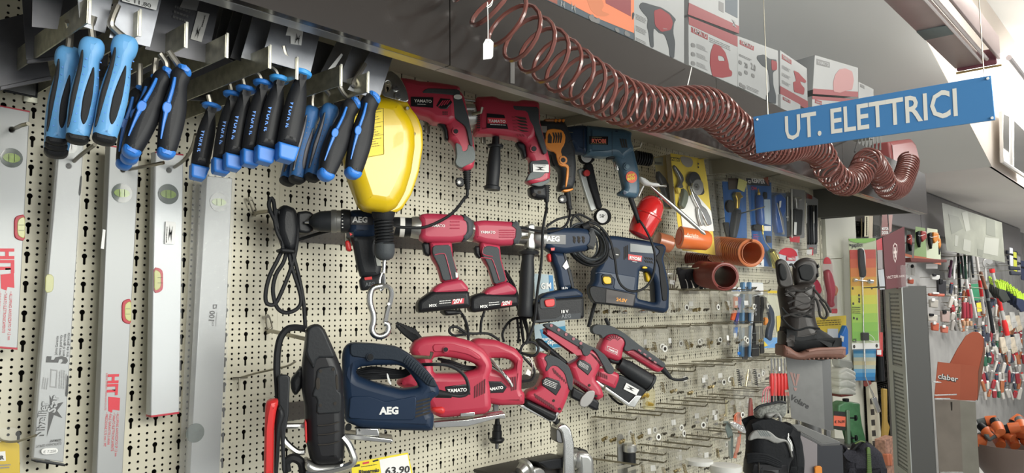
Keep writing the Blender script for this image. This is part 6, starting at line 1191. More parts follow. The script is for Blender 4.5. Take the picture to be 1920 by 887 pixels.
# brass pack near the sanders
t=T('blister_pack','small yellowed pack with two brass couplings right of the upper sander','blister pack',A6,(240,270),.15,-15,.006,'brass coupling packs')
t.b('bag',[(215,165),(300,180),(298,355),(210,350)],mat('yellowed_film',(.62,.56,.30),.25,al=.35),.014,.004,.003); t.lt('coupling',(185,225),(245,232),[(0,.009),(.3,.009),(.31,.006),(.7,.006),(.71,.008),(1,.008)],BRS,.006); t.lt('coupling',(240,300),(285,310),[(0,.008),(1,.006)],BRS,.006)
# ================================================================ FOOTWEAR DISPLAY IN FRONT OF THE WALL END
LEA=mat('dark_brown_leather',(.019,.015,.013),.42,n=.25,ns=25,bump=.4,spec=.4); LEA2=mat('black_nubuck',(.010,.011,.012),.65,n=.2,ns=40,bump=.3,spec=.25); SOLE=mat('brown_rubber_sole',(.16,.075,.055),.6,n=.1,ns=30); LACE=mat('black_lace',(.02,.018,.017),.8)
STAND=mat('brushed_grey_stand',(.16,.16,.155),.38,.5,n=.06,ns=50); STAND2=mat('grey_stand_edge',(.11,.11,.11),.35,.5)
B1=(1380,640,3.59)
t=T('work_boot','tall dark brown lace-up work boot with brown sole standing on the grey display stand','boot',A8,(300,480),.66,-52,.085,None,(300,818))
t.b('shaft',[(85,240),(190,262),(300,240),(348,255),(346,340),(345,500),(362,560),(400,610),(390,700),(200,745),(100,720),(92,640),(104,520),(92,430),(74,320)],LEA,.080,0,.036,[],2,5)
t.b('foot',[(100,560),(200,590),(340,560),(385,592),(460,640),(515,680),(540,722),(545,745),(420,745),(250,765),(120,760),(84,720),(88,640)],LEA2,.084,0,.034,[],2,5)
t.b('heel_counter',[(86,600),(150,610),(190,660),(200,740),(110,745),(82,710)],LEA,.088,0,.030,[],2,4)
t.b('left_flap',[(52,80),(90,58),(130,72),(158,115),(182,190),(192,270),(130,290),(78,270),(62,180)],LEA,.014,.030,.006,[],2,3); t.b('flap_pad',[(78,105),(105,92),(130,120),(145,180),(135,225),(100,225),(80,170)],LEA2,.010,.040,.004,[],2,3)
t.b('tongue',[(185,120),(205,85),(245,60),(295,50),(345,66),(376,112),(380,190),(350,245),(320,265),(200,270),(185,200)],LEA,.030,-.012,.014,[],2,4); t.b('tongue_inside',[(225,130),(270,100),(335,110),(350,180),(320,230),(250,220)],LEA2,.006,.006,.003,[],2)
for q in ([(370,105),(386,105),(386,130),(372,132)],[(366,172),(380,172),(382,200),(368,202)]): t.b('lace_hook',q,BLACK,.01,.0,.002)
t.b('sole',[(80,700),(130,718),(172,752),(210,770),(260,742),(340,726),(460,720),(545,722),(552,760),(546,806),(400,802),(300,806),(230,820),(180,816),(80,792)],SOLE,.094,0,.012,[],1,3); t.b('welt',[(250,742),(340,726),(545,720),(548,742),(430,742),(330,748),(262,760)],mat('light_brown_welt',(.24,.12,.09),.5),.098,0,.006,[],1,2)
for i in range(9): t.b('tread',[(235+i*34,800),(255+i*34,800),(253+i*34,820-i),(237+i*34,820-i)],SOLE,.080,0,.003,[],0)
for q in ([(130,330),(180,300),(260,305),(330,275)],[(140,300),(200,345),(280,350),(345,340)],[(150,400),(210,375),(290,405),(350,350)],[(160,440),(220,420),(300,395),(345,405)],[(165,480),(230,500),(300,470),(345,440)],[(110,500),(180,480),(250,470),(340,500)]): t.cord('lace',[(x,y,.041) for x,y in q],.0034,LACE)
t.cord('lace',[(345,290,.03),(380,330,.03),(400,360,.03),(440,400,.03),(475,468,.03)],.0034,LACE); t.cord('lace',[(345,350,.03),(370,380,.03),(385,440,.03),(395,495,.03),(430,512,.03),(448,480,.03),(430,430,.03),(390,370,.03)],.0034,LACE); t.cord('lace',[(160,110,.03),(180,105,.03),(200,130,.02)],.0034,LACE)
for q in ([(100,500),(150,560),(220,600),(310,580),(390,590)],[(105,430),(150,480),(230,490),(330,500)]): t.cord('seam_fold',[(x,y,.040) for x,y in q],.003,LEA2)
t.b('instep_pad',[(190,330),(240,300),(290,320),(330,360),(320,440),(250,460),(180,430)],LEA,.012,.038,.006,[],2,3)
# display stand
f=Fr(1560,800,.60,-52); 
t=T('display_stand','grey metal footwear stand printed with a pink logo and the word Volare, under the boot','display stand',B1,(520,400),.62,-52,.10,None,(520,560))
t.b('panel',[(334,98),(578,132),(597,594),(372,516)],STAND,.002,.060,0,[],0); 
t.b('box',[(334,98),(655,118),(668,598),(372,516)],STAND2,.10,.0,.004,[],0) if 0 else t.b('side_panel',[(578,132),(634,118),(656,600),(597,594)],STAND2,.002,.060,0,[],0)
t.b('top_panel',[(334,98),(470,108),(634,118),(578,132)],mat('dark_inner',(.03,.03,.03),.6),.002,.060,0,[],0)
for a in ((405,530,425,568),(597,590,632,668)): t.b('leg',[(a[0],a[1]),(a[2],a[1]+5),(a[2],a[3]),(a[0],a[3])],STAND2,.02,.045,.003,[],0)
t.b('base_plate',[(345,558),(430,560),(700,676),(575,688)],STAND,.004,.060,.001,[],0); t.b('base_edge',[(345,560),(575,688),(700,676),(700,700),(575,706),(345,584)],STAND2,.004,.062,.001,[],0)
t.tx('Volare',(360,388),(484,456),mat('dark_stand_print',(.03,.03,.03),.5),.062,h=0,bold=.02)
for q in ([(362,208),(380,212),(398,300),(390,300)],[(386,214),(396,216),(402,262),(398,262)],[(410,218),(430,222),(408,300),(400,296)],[(388,310),(412,316),(404,336),(394,332)]): t.fl('logo_mark',q,mat('dusty_pink_print',(.30,.17,.15),.5),.062,h=0)
old_=t.e; t=T('column','x','x',B1,(560,800),.56,-52,.10); bpy.data.objects.remove(t.e); t.e=old_
t.b('pale_face',[(430,630),(545,690),(545,900),(452,900)],mat('mauve_grey_board',(.22,.20,.21),.5),.004,.03,0,[],0); t.b('dark_face',[(545,690),(715,700),(722,900),(545,900)],mat('blue_black_board',(.02,.022,.03),.5),.004,.03,0,[],0); t.b('orange_tab',[(527,840),(575,838),(578,900),(530,900)],ORANGE,.01,.04,.002)
O=t.f.O; zt=at(*t.k((520,600)),.60).z; tube('post',[(O.x,O.y+.02,0),(O.x,O.y+.02,zt+.03)],.03,STAND2,t.e,12,1)
t.b('bracket',[(350,600),(362,600),(362,640),(345,640)],GB,.01,.05,.002)
# near sneaker
KN=mat('grey_honeycomb_mesh',(.16,.165,.15),.7,n=.5,ns=260,bump=1); SN=mat('black_sneaker_fabric',(.009,.010,.012),.7,bump=.3,ns=200,spec=.2); SG=mat('grey_reflective_band',(.20,.20,.19),.4,n=.2,ns=80)
t=T('safety_shoe','black low safety shoe with grey reflective band seen from behind, nearest on the stand','shoe',A7,(540,640),.74,-45,.060,None,(540,900))
t.b('upper',[(360,530),(420,440),(520,425),(600,460),(660,510),(710,590),(745,680),(752,745),(715,790),(700,900),(340,900),(346,800),(358,700),(362,600)],SN,.06,0,.028,[],2,5)
t.b('collar',[(362,520),(392,455),(430,432),(520,422),(600,470),(680,490),(700,590),(640,560),(560,520),(460,515),(370,560)],SN,.066,0,.026,[],2,4)
t.b('tongue',[(422,360),(470,320),(560,300),(640,284),(688,294),(694,330),(680,400),(640,430),(600,400),(520,415),(450,432),(428,410)],KN,.03,-.005,.012,[],2,4)
t.cord('tongue_edge',[(422,362,.012),(470,322,.012),(560,300,.012),(640,284,.012),(690,296,.012)],.0028,BLACK); t.cord('heel_loop',[(600,420,.02),(618,400,.022),(640,410,.024),(645,440,.024),(630,478,.022),(610,480,.02)],.0036,SG); t.b('lace_block',[(505,395),(530,375),(620,370),(640,395),(600,410),(530,430)],SG,.02,.008,.006)
t.ov('reflective_band',[(370,600),(395,550),(430,522),(520,520),(560,535),(620,590),(690,600),(720,640),(740,720),(745,750),(735,760),(700,640),(680,620),(600,640),(520,600),(430,595),(385,615)],SG,.004,.010,.003,h=.030,sm=1)
for i in range(5): t.fl('band_stripe',[(450+i*18,528),(458+i*18,528),(495+i*18,575),(486+i*18,578)],MGREY,.0046,h=.030)
for i in range(4): t.cord('heel_rib',[(365,735+i*20,.026),(430,728+i*18,.032),(520,735+i*18,.034),(600,770+i*16,.032),(650,800+i*12,.028)],.0042,SN)
t.b('heel_cup',[(350,745),(440,725),(560,740),(650,790),(680,840),(690,900),(338,900)],mat('black_heel_rubber',(.012,.012,.014),.45,spec=.3),.064,0,.028,[],2,4); t.cord('seam',[(462,740,.034),(465,900,.034)],.001,BACK,k=1)
t.cord('white_stitch',[(705,530,.028),(712,570,.028),(708,600,.028),(730,640,.028),(742,700,.028)],.0016,WHITE)
t=T('safety_shoe','second black shoe of the pair, mostly hidden right of the nearest one','shoe',B1,(390,720),.66,-45,.08,None,(390,887))
t.b('upper',[(320,560),(350,540),(400,590),(430,680),(445,800),(440,900),(300,900),(310,700)],SN,.08,0,.03,[],2,4); t.cord('white_stitch',[(345,600,.036),(350,640,.036),(372,680,.036),(385,740,.036)],.0014,WHITE)
t=T('safety_shoe','charcoal mesh shoe with green strap standing right of the dark column','shoe',B1,(850,780),.52,-45,.08,None,(850,887))
t.b('upper',[(700,700),(720,690),(745,735),(790,735),(800,700),(850,670),(900,690),(960,745),(985,830),(990,900),(700,900)],mat('charcoal_mesh',(.028,.028,.036),.8,n=.3,ns=200,bump=.8,spec=.2),.10,0,.035,[],2,5)
t.ov('green_strap',[(878,712),(900,712),(912,900),(880,900)],mat('olive_green_strap',(.10,.17,.04),.6),.004,.010,.002,h=.050); 
for i in range(10): t.cord('strap_rib',[(880,760+i*14,.056),(910,762+i*14,.056)],.0012,mat('dark_green_rib',(.05,.09,.02),.6),k=1)
t.cord('collar_edge',[(705,695,.02),(725,740,.03),(760,760,.03),(800,720,.03),(850,675,.02),(910,695,.02)],.0035,BLACK); t.cord('green_piping',[(800,690,.03),(840,672,.032),(870,680,.032)],.0022,MATS['olive_green_strap'])
# ================================================================ GOODS AT THE END OF THE WALL
D1=(1520,380,3.696); D2=(1520,620,3.322)
t=T('thermometer_card','tall rainbow coloured garden tool card in clear blister on the plain wall end','blister pack',D1,(355,560),.10,-18,.006)
t.b('card',[(262,250),(452,245),(476,1012),(286,1016)],mat('pale_green_card',(.55,.60,.42),.5),.001,0,0,[],0)
cols=[(.55,.07,.05),(.62,.12,.05),(.68,.22,.05),(.70,.36,.05),(.72,.52,.06),(.62,.62,.07),(.48,.62,.08),(.33,.56,.08),(.24,.50,.07),(.20,.46,.07)]
for i,c in enumerate(cols):
    y0=328+i*63; y1=y0+64; s0=(y0-250)*.031; s1=(y1-250)*.031
    t.fl('colour_band',[(268+s0,y0),(448+s0,y0-4),(448+s1,y1-4),(268+s1,y1)],mat('rainbow_band_%s'%'abcdefghij'[i],c,.45),.001+.0001*i)
t.fl('green_top',[(264,250),(450,246),(450,262),(380,280),(310,278),(266,262)],mat('leaf_green_card',(.22,.48,.08),.5),.0022); t.tx('papillon',(287,308),(362,304),INK,.003,bold=.03); t.fl('leaf_logo',[(268,286),(285,290),(280,302),(270,298)],INK,.003)
t.b('handle_white',[(335,320),(365,315),(378,360),(380,450),(384,500),(372,520),(345,540)],WHITE,.006,.006,.002); t.b('black_handle',[(330,325),(345,315),(362,330),(368,400),(378,480),(376,510),(360,522),(345,515),(334,430)],BLACK,.02,.010,.006)
for i in range(6): t.dc('grip_stud',(358+i*3,345+i*26),7,BLACK,.016,.006)
t.lt('rod',(358,510),(372,1100),[(0,.004),(1,.003)],STEEL,.012); t.lt('cross_bar',(300,536),(425,548),[(0,.010),(.12,.010),(.2,.004),(.75,.004),(.8,.014),(1,.012)],STEEL,.014)
for c in ((292,595),(424,592),(296,700),(336,642),(337,668),(337,686),(300,800),(322,806)): t.dc('punched_hole',c,6,BACK,.003,.0006)
t.sm_((286,722),(350,724),(286,775),4,INK,.003); t.b('slider',[(352,845+55),(395,900),(397,955),(354,955)],BLACK,.02,.012,.003); t.cord('white_tie',[(395,905,.02),(430,930,.02),(445,965,.02),(400,950,.02)],.0016,WHITE)
t.tx('CE',(292,968),(318,968),INK,.003); t.fl('white_foot',[(286,975),(476,972),(478,1012),(287,1016)],WHITE,.0028)
for c in ((302,998),(458,992)): t.dc('punched_hole',c,8,BACK,.0038,.0006)
t.b('blister',[(248,240),(456,236),(482,1024),(272,1026)],CLR,.05,.024,.006,[],0)
t=T('blue_card','blue card with pale centre stripes below the rainbow card, steel lever in front','card',D2,(335,200),.055,-18,.006)
for i,c in enumerate([(.03,.16,.35),(.05,.25,.48),(.20,.42,.58),(.50,.52,.42),(.58,.52,.32),(.45,.50,.42),(.16,.36,.55),(.04,.24,.50),(.03,.17,.38)]):
    y=95+i*24; t.fl('colour_band',[(265+i*.6,y),(410-i*1,y),(409-i,y+24),(266+i*.6,y+24)],mat('blue_band_%s'%'abcdefghi'[i],c,.5),.001+.0001*i)
t.lt('rod',(335,70),(340,290),[(0,.004),(1,.004)],STEEL,.02); t.lt('lever',(342,290),(405,440),[(0,.003),(.5,.0035),(.6,.006),(1,.006)],STEEL,.02); t.b('lever_foot',[(378,420),(405,412),(436,505),(412,515)],STEEL,.012,.02,.003); t.b('hook_plate',[(330,290),(365,300),(380,330),(345,350),(330,345)],DRED,.006,.0,.002)
# vertical slotted upright in front of the end wall
t=T('slotted_upright','cream slotted steel upright below the blue card','upright',D2,(390,560),.05,-5,.01)
t.b('post',[(352,330),(400,320),(440,780),(372,720)],CREAM,.02,0,.002,[],0); 
for i in range(7): t.b('slot',[(368+i*4,424+i*66),(390+i*4,422+i*66),(393+i*4,458+i*66),(371+i*4,460+i*66)],BACK,.003,.0095,0,[],0)
# round-topped red pack and yellow-blue pack on the plain wall
t=T('blister_pack','red and white round-topped pack on the plain wall right of the boot laces','blister pack',A8,(465,260),.16,-20,.006)
t.b('card',[(410,120),(420,60),(440,42),(465,50),(485,90),(495,200),(522,300),(522,475),(450,470),(430,300)],mat('pale_pink_card',(.55,.45,.42),.5),.001,0,0,[],1)
t.ov('red_top',[(418,100),(425,62),(445,46),(468,62),(480,100)],RPRINT,.001,.001,0); t.b('red_tool',[(430,155),(452,140),(470,170),(490,240),(500,300),(485,380),(495,415),(475,432),(458,410),(460,330),(440,240)],RED,.03,.012,.010); t.b('orange_tip',[(497,260),(515,270),(524,300),(508,345),(495,330)],mat('faded_orange',(.55,.2,.1),.4),.02,.01,.006); t.b('red_foot',[(480,440),(524,438),(524,474),(480,474)],RPRINT,.002,.002,0); t.b('film',[(402,110),(425,35),(470,40),(500,150),(530,300),(530,480),(440,475)],CLR,.04,.02,.006)
t=T('blister_pack','dark pack with red edge partly behind the boot laces','blister pack',A8,(370,330),.12,-20,.006); t.b('red_tool',[(335,240),(365,215),(385,250),(400,300),(385,330),(350,320)],RED,.02,.006,.006); t.fl('card',[(345,240),(400,250),(410,460),(350,455)],mat('grey_white_card',(.40,.38,.36),.5),0)
t=T('blister_pack','yellow and white header pack with blue tool beside the boot toe','blister pack',A8,(500,620),.12,-15,.006)
t.b('card',[(360,505),(590,490),(592,800),(545,810),(520,640),(380,600)],YCARD,.001,0,0,[],0); t.fl('white_card',[(450,590),(530,590),(532,700),(450,640)],WCARD,.002); t.b('blue_tool',[(540,640),(575,560),(590,600),(592,780),(560,800),(535,740)],BLUE2,.03,.012,.008); t.sm_((370,530),(560,520),(372,580),3,MATS['olive_print'],.003,.2); t.fl('white_spot',[(548,640),(575,650),(570,690),(545,680)],WPRINT,.028)
t=T('white_bags','stack of white plastic bags on a ledge between stand and end wall','bag',B1,(700,270),.18,-25,.03)
for i in range(6): t.b('bag',[(648,190+i*26),(700,170+i*26),(760,200+i*26),(765,225+i*26),(720,235+i*24),(650,222+i*26)],mat('white_bag_plastic',(.72,.73,.68),.35,bump=1.2,ns=60),.09,.01*(i%2),.010,[],2,2)
t.b('wrapped_top',[(665,110),(760,130),(770,180),(700,190),(668,160)],mat('crinkled_film',(.45,.47,.45),.2,al=.6,bump=2,ns=80),.05,0,.01,[],2,2); t.b('ledge',[(650,352),(730,345),(735,358),(655,368)],DRED,.10,0,.002,[],0)
t=T('green_vise','green cast tool with black knobs and orange handwritten price label','bench tool',B1,(740,540),.24,-35,.06)
t.b('body',[(655,425),(700,402),(805,412),(808,480),(820,560),(850,680),(760,680),(740,600),(655,590)],mat('green_hammertone',(.07,.20,.09),.4,n=.15,ns=40,bump=.3),.07,0,.008); t.b('rail',[(735,460),(758,462),(765,690),(742,695)],mat('dull_green_rail',(.16,.24,.17),.4,.3),.02,.035,.003)
t.lt('top_knob',(740,412),(738,385),[(0,.008),(.3,.014),(.9,.015),(1,.012)],BLACK); 
for c in ((805,515),(808,650)): t.lt('side_knob',(760,c[1]),c,[(0,.006),(.7,.006),(.72,.014),(1,.014)],BLACK,.03)
t.fl('black_plate',[(658,470),(735,475),(738,600),(660,590)],INK,.001,h=.035); p=t.fl('price_label',[(658,500),(738,508),(736,575),(658,568)],mat('orange_label',(.80,.16,.09),.5),.002,h=.035); t.tx('€ 76,00',(664,552),(732,548),INK,.003,h=.035,par=p)
tag(box('small_ledge',(at(1586,830,.24).x,-.15,at(1586,830,.24).z-.004),(.16,.30,.012),STAND2),'grey ledge carrying the green cast tool','shelf')
t=T('yellow_handle_tool','long yellow handle hanging beside the slotted upright','hand tool',D2,(465,520),.12,-10,.02); t.b('handle',[(445,360),(468,362),(470,560),(485,600),(470,680),(445,670),(452,560)],mat('ochre_handle',(.42,.27,.06),.5),.02,0,.006)
t=T('paint_roller','red topped black roller sleeve beside the rainbow card','roller',D2,(440,150),.10,-10,.02); t.lt('red_sleeve',(428,10),(428,160),[(0,.018),(1,.018)],REDSW); t.lt('black_sleeve',(432,160),(440,315),[(0,.020),(1,.020)],BLACK); t.fl('label',[(414,120),(440,120),(440,150),(414,150)],WPRINT,.012)
t=T('brick_pattern_box','brick patterned carton low beside the perforated tower','box',D2,(465,760),.15,-15,.03); t.b('carton',[(430,680),(495,655),(505,900),(445,900)],mat('brick_carton',(.40,.22,.16),.6,n=.4,ns=60),.06,0,.001,[],0)
for i in range(2): t.b('orange_spool',[(462+i*16,770),(476+i*16,765),(480+i*16,840),(466+i*16,840)],CORA,.03,.03,.004)
# white bead strips & red packs right of the beige panel, under the canopy end
t=T('packet_strip','cream and red packets hanging on a strip at the top of the end wall','packet',D1,(450,170),.05,-10,.01)
t.fl('strip',[(375,92),(405,92),(400,235),(372,235)],mat('cream_strip',(.58,.54,.38),.5),.0); t.fl('strip',[(405,92),(432,92),(428,260),(402,250)],mat('cream_strip2',(.50,.42,.30),.5),.001); t.b('film',[(430,90),(490,88),(480,240),(432,260)],CLR,.02,.003,.004)
t.fl('red_card',[(495,85),(530,82),(540,220),(488,235)],DRED,.002); t.tx('MOTOR',(494,190),(540,188),WPRINT,.003,bold=.04); t.tx('DOOR',(494,220),(538,217),WPRINT,.003,bold=.04); t.fl('pink_card',[(540,85),(568,84),(560,200),(545,205)],mat('pink_brown_card',(.45,.25,.22),.5),.003)
for i in range(10): t.dc('bead',(390,105+i*13),3.5,BACK,.002,.001)
t.cord('dark_chain',[(350,110,.01),(352,180,.01),(350,262,.01)],.004,mat('dark_brass_chain',(.15,.12,.06),.4,.7))
t=T('white_packets','pale packets in a column at the left edge of the perforated tower','packet',D1,(475,450),.12,-10,.01); t.fl('red_column',[(455,262),(500,240),(505,330),(460,335)],RPRINT,.0); t.fl('grey_card',[(462,330),(496,328),(500,462),(466,460)],mat('pale_mauve_card',(.42,.38,.38),.5),.001); t.fl('white_card',[(466,465),(505,462),(520,600),(480,604)],WCARD,.002)
t.fl('red_lower',[(455,600),(480,600),(485,900),(462,900)],DRED,.0)
# ================================================================ PERFORATED TOWER
E=atx(1696,620,3.6); a_=math.radians(60); d1=V((math.sin(a_),math.cos(a_),0)); d2=V((math.cos(a_),-math.sin(a_),0)); w1,w2=.262,.096
PG=mat('pale_grey_tower',(.42,.44,.43),.42,.3); DG=mat('dark_grey_tower',(.085,.085,.082),.5)
e=empty('display_tower',V((E.x,E.y,0)),'tall grey display tower with perforated side and dark solid front, red sign on top','display tower')
H1=1.556; n1=V((-d1.y,d1.x,0))
def perf_sheet(o,u,W,z0,z1,nx,nz,fw,fh,m,par,n):   # sheet with rectangular slots
    vs=[];fs=[]
    cw=W/nx; ch=(z1-z0)/nz
    for i in range(nx):
        for j in range(nz):
            x0,x1=i*cw,(i+1)*cw; a,b=z0+j*ch,z0+(j+1)*ch; hx=cw*(1-fw)/2; hz=ch*(1-fh)/2
            O=[(x0,a),(x1,a),(x1,b),(x0,b)]; I=[(x0+hx,a+hz),(x1-hx,a+hz),(x1-hx,b-hz),(x0+hx,b-hz)]; q=len(vs)
            for x,z in O+I: p=o+u*x; vs.append((p.x,p.y,z))
            for k in range(4): l=(k+1)%4; fs.append((q+k,q+l,q+4+l,q+4+k))
    return mk('perforated_sheet',vs,fs,m,par,False)
o0=V((E.x,E.y,0)); m1=.045
for z0,z1 in ((1.20,1.53),(.75,1.175),(.30,.72)):
    perf_sheet(o0+d1*m1,d1,w1-2*m1-.02,z0,z1,15,int((z1-z0)/.017),.55,.45,PG,e,n1)
def slab(name,o,u,x0,x1,z0,z1,th,m):
    n=V((u.y,-u.x,0)); P=[o+u*x0,o+u*x1]
    return quad(name,[(P[0].x,P[0].y,z0),(P[1].x,P[1].y,z0),(P[1].x,P[1].y,z1),(P[0].x,P[0].y,z1)],m,e,th,n)
for a,b,z0,z1 in ((-.002,m1,0,H1),(w1-m1-.02,w1,0,H1),(m1,w1-m1-.02,1.53,H1),(m1,w1-m1-.02,1.175,1.20),(m1,w1-m1-.02,.72,.75),(m1,w1-m1-.02,0,.30)): slab('frame_strip',o0,d1,a,b,z0,z1,.004,PG)
slab('solid_front',o0,d2,0,w2,0,H1,.01,DG); slab('solid_back',o0+d1*w1,d2,0,w2,0,H1,.004,DG); slab('top_plate',o0,d1,0,w1,H1-.004,H1,w2,DG)
slab('inner_back',o0+d2*w2,d1,0,w1,0,H1,.004,mat('inner_grey',(.16,.16,.155),.6))
# red sign on the tower
f=Fr(1655,500,.6,X=3.62); f.u=d1*-1
SGN=mat('oxblood_board',(.13,.045,.05),.45); CLD=mat('clear_acrylic',(.9,.9,.9),.08,al=.12,spec=1)
t=T('tower_sign','dark red upright board with cross shield emblem and pale capitals on the tower','sign',D1,(570,400),.56,-28,.008)
t.b('board',[(496,240),(646,166),(658,580),(520,602)],SGN,.006,0,.001,[],0); t.tx('VICTOR',(528,530),(608,520),mat('pale_pink_print',(.60,.50,.48),.5),.0012,h=.003,bold=.02); t.tx('INOX',(612,519),(652,514),MATS['pale_pink_print'],.0012,h=.003,bold=.02)
q_=t.f.P(*t.k((600,590)),0); tube('sign_foot',[q_,V((E.x,E.y,0))+d1*.1+d2*.03+V((0,0,H1))],.005,SGN,t.e,6,1)
SH=[(582,278),(598,292),(600,340),(594,390),(586,418),(576,395),(568,345),(570,300)]
t.b('shield',SH,MATS['pale_pink_print'],.0010,.0035,0,[[(582,286),(594,298),(596,340),(590,385),(586,408),(579,388),(572,345),(574,304)]],0)
t.fl('cross_bar',[(579,310),(589,308),(591,380),(582,382)],MATS['pale_pink_print'],.002,h=.003); t.fl('cross_arm',[(575,338),(595,334),(595,350),(575,354)],MATS['pale_pink_print'],.0024,h=.003)
t.b('acrylic_pocket',[(608,436),(656,432),(664,588),(616,590)],CLD,.02,.012,.002,[],0)
# ================================================================ GARDEN BAY
G1=(1730,380,3.695); G2=(1720,600,3.09); GR=random.Random(5)
t=T('claber_bin','orange-red cardboard bin lettered claber with tall rounded back panel','display box',G2,(240,300),.42,-60,.12)
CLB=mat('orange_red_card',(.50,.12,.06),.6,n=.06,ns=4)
t.b('back_panel',[(188,250),(230,170),(280,92),(320,68),(355,70),(384,105),(390,180),(370,330),(345,465),(200,440)],CLB,.01,-.06,.002,[],1); t.b('back_side',[(384,105),(392,180),(372,330),(348,466),(352,300),(380,180)],mat('card_edge_brown',(.25,.12,.08),.6),.01,-.058,0,[],0)
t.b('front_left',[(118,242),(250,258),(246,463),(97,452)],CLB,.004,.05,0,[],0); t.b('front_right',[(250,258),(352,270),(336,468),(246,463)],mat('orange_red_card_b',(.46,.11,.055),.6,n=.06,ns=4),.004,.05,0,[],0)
t.tx('claber',(120,340),(236,360),INK,.0535,h=0,bold=.08); t.tx('claber',(118,338),(234,358),WPRINT,.0545,h=0,bold=.02)
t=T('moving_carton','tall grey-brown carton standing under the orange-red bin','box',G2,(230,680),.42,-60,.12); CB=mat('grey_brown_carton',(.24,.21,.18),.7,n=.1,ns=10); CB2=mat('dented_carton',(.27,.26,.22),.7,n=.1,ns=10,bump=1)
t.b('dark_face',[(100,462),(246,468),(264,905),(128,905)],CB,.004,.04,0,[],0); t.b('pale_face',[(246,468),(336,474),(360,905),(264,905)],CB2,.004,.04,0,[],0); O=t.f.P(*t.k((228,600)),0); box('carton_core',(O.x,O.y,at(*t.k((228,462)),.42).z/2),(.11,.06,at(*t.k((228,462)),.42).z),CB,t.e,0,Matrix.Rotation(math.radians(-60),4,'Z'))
t.b('hand_slot',[(192,475),(202,475),(202,525),(196,525)],BACK,.003,.042,0,[],0)
for q in ([(98,432),(228,428),(228,436),(98,440)],[(98,452),(190,452),(190,460),(98,460)],[(130,880),(266,880),(266,888),(132,888)],[(90,352),(130,358),(142,364),(92,364)]): t.b('wire_shelf_edge',q,STEEL,.006,.07,.001,[],0)
t=T('connector_bowl','brown-grey bowl heaped with orange hose connectors at the right edge','bowl',G2,(500,760),.55,-40,.1)
t.lt('bowl',(500,905),(500,722),[(0,.10),(.5,.17),(1,.20),(1,.192),(.5,.162),(.05,.09)],mat('brown_grey_bowl',(.20,.15,.13),.4),0,None,32,(1,1))
for i,(x,y,an) in enumerate(((370,690,10),(395,640,60),(440,660,120),(470,690,20),(500,650,70),(530,630,100),(545,690,30),(580,650,80),(600,600,20),(560,600,140),(620,690,60),(460,610,30),(400,590,100),(610,640,110))):
    c=t.f.P(*t.k((x,y)),.04*(i%3)); a=math.radians(an); d=V((math.cos(a)*.5,math.sin(a)*.5,.4*math.sin(2*a))).normalized()*.06
    q=empty('hose_connector',c,'orange and black hose connector, %s in the heap of the brown bowl'%ordn[i],'hose connector','orange hose connectors in the bowl')
    lathe('collar',c-d,c,[(0,.028),(.8,.034),(1,.034)],mat('orange_connector',(.72,.17,.05),.4),q,14); lathe('sleeve',c,c+d*.8,[(0,.027),(.9,.025),(1,.020)],BLACK if i%2 else MGREY,q,14)
# canopy poster sheet
t=T('hanging_poster','faded green-grey plastic poster sheet with tool pictures hanging in front of the far canopy','poster',G1,(360,200),.25,-12,.002)
t.b('sheet',[(132,0),(548,138),(570,416),(165,330)],mat('faded_poster',(.22,.23,.19),.35,n=.15,ns=8),.0015,0,0,[],0)
for q in ([(270,70),(310,60),(330,190),(300,200)],[(285,250),(335,265),(330,345),(280,330)],[(225,225),(248,230),(240,305),(222,300)],[(440,110),(500,125),(505,240),(440,220)],[(430,240),(530,250),(520,370),(420,350)],[(180,80),(250,100),(280,180),(200,220)],[(380,320),(420,330),(415,375),(380,365)]): t.fl('faded_picture',q,mat('faded_picture_grey',(.30,.31,.27),.4) if q[0][0]%20 else mat('faded_picture_dark',(.17,.18,.15),.4),.001)
def gthing(name,label,cat,K,c,Y,phi=-35,th=.02,group='garden goods in the far bay'):
    t=T(name,label,cat,K,c,Y,phi,th,group); O=t.f.O
    tube('hanger',[(O.x,.045,O.z+.004),(O.x,O.y-.004,O.z+.004)],.002,ZINC,t.e,5,1); return t
# pruning shears cards
for i,(x0,x1,y0,y1,lab) in enumerate(((655,700,190,370,'first garden shear card, dark with red grip'),(715,800,165,385,'second garden shear card, green with dark red grip'),(795,885,175,400,'third garden shear card, white with orange grip'),(850,900,215,420,'last garden shear card with black claw tool'))):
    t=gthing('shear_card',lab+', hanging above the tower','blister pack',D1,((x0+x1)/2,280),.10,-30,.01)
    t.fl('card',[(x0+12,y0),(x1-6,y0+12),(x1+4,y1+10),(x0,y1)],mat(['dark_green_card','leaf_card','pale_leaf_card','pale_leaf_card'][i],[(.06,.07,.06),(.30,.45,.20),(.62,.68,.50),(.62,.68,.50)][i],.5),0); t.fl('red_foot',[(x0,y1-18),(x1+2,y1-6),(x1+4,y1+12),(x0,y1)],mat('orange_foot',(.55,.16,.08),.5),.001)
    t.b('red_grip',[((x0+x1)/2,y0+30),(x1-8,y0+34),(x1-4,y0+80),((x0+x1)/2+10,y0+110),((x0+x1)/2-4,y0+80)],mat('shear_red',(.42,.06,.05),.4) if i<2 else ORANGE,.03,.016,.008); t.b('black_grip',[(x0+18,y0+40),(x0+38,y0+30),(x0+45,y0+100),(x0+36,y0+150),(x0+24,y0+110)],BLACK,.025,.014,.006); t.cord('white_tie',[(x0+30,y0+60,.03),((x0+x1)/2,y0+66,.036),(x1-8,y0+56,.03)],.002,WHITE)
t=gthing('red_tray','brown-red display tray under the shear cards','tray',D1,(770,400),.14,-30); t.b('tray',[(648,385),(900,398),(900,416),(655,412)],mat('brown_red_tray',(.22,.06,.05),.5),.10,0,.002,[],0); t.fl('white_label',[(800,424),(880,424),(880,458),(800,458)],WHITE,.0)
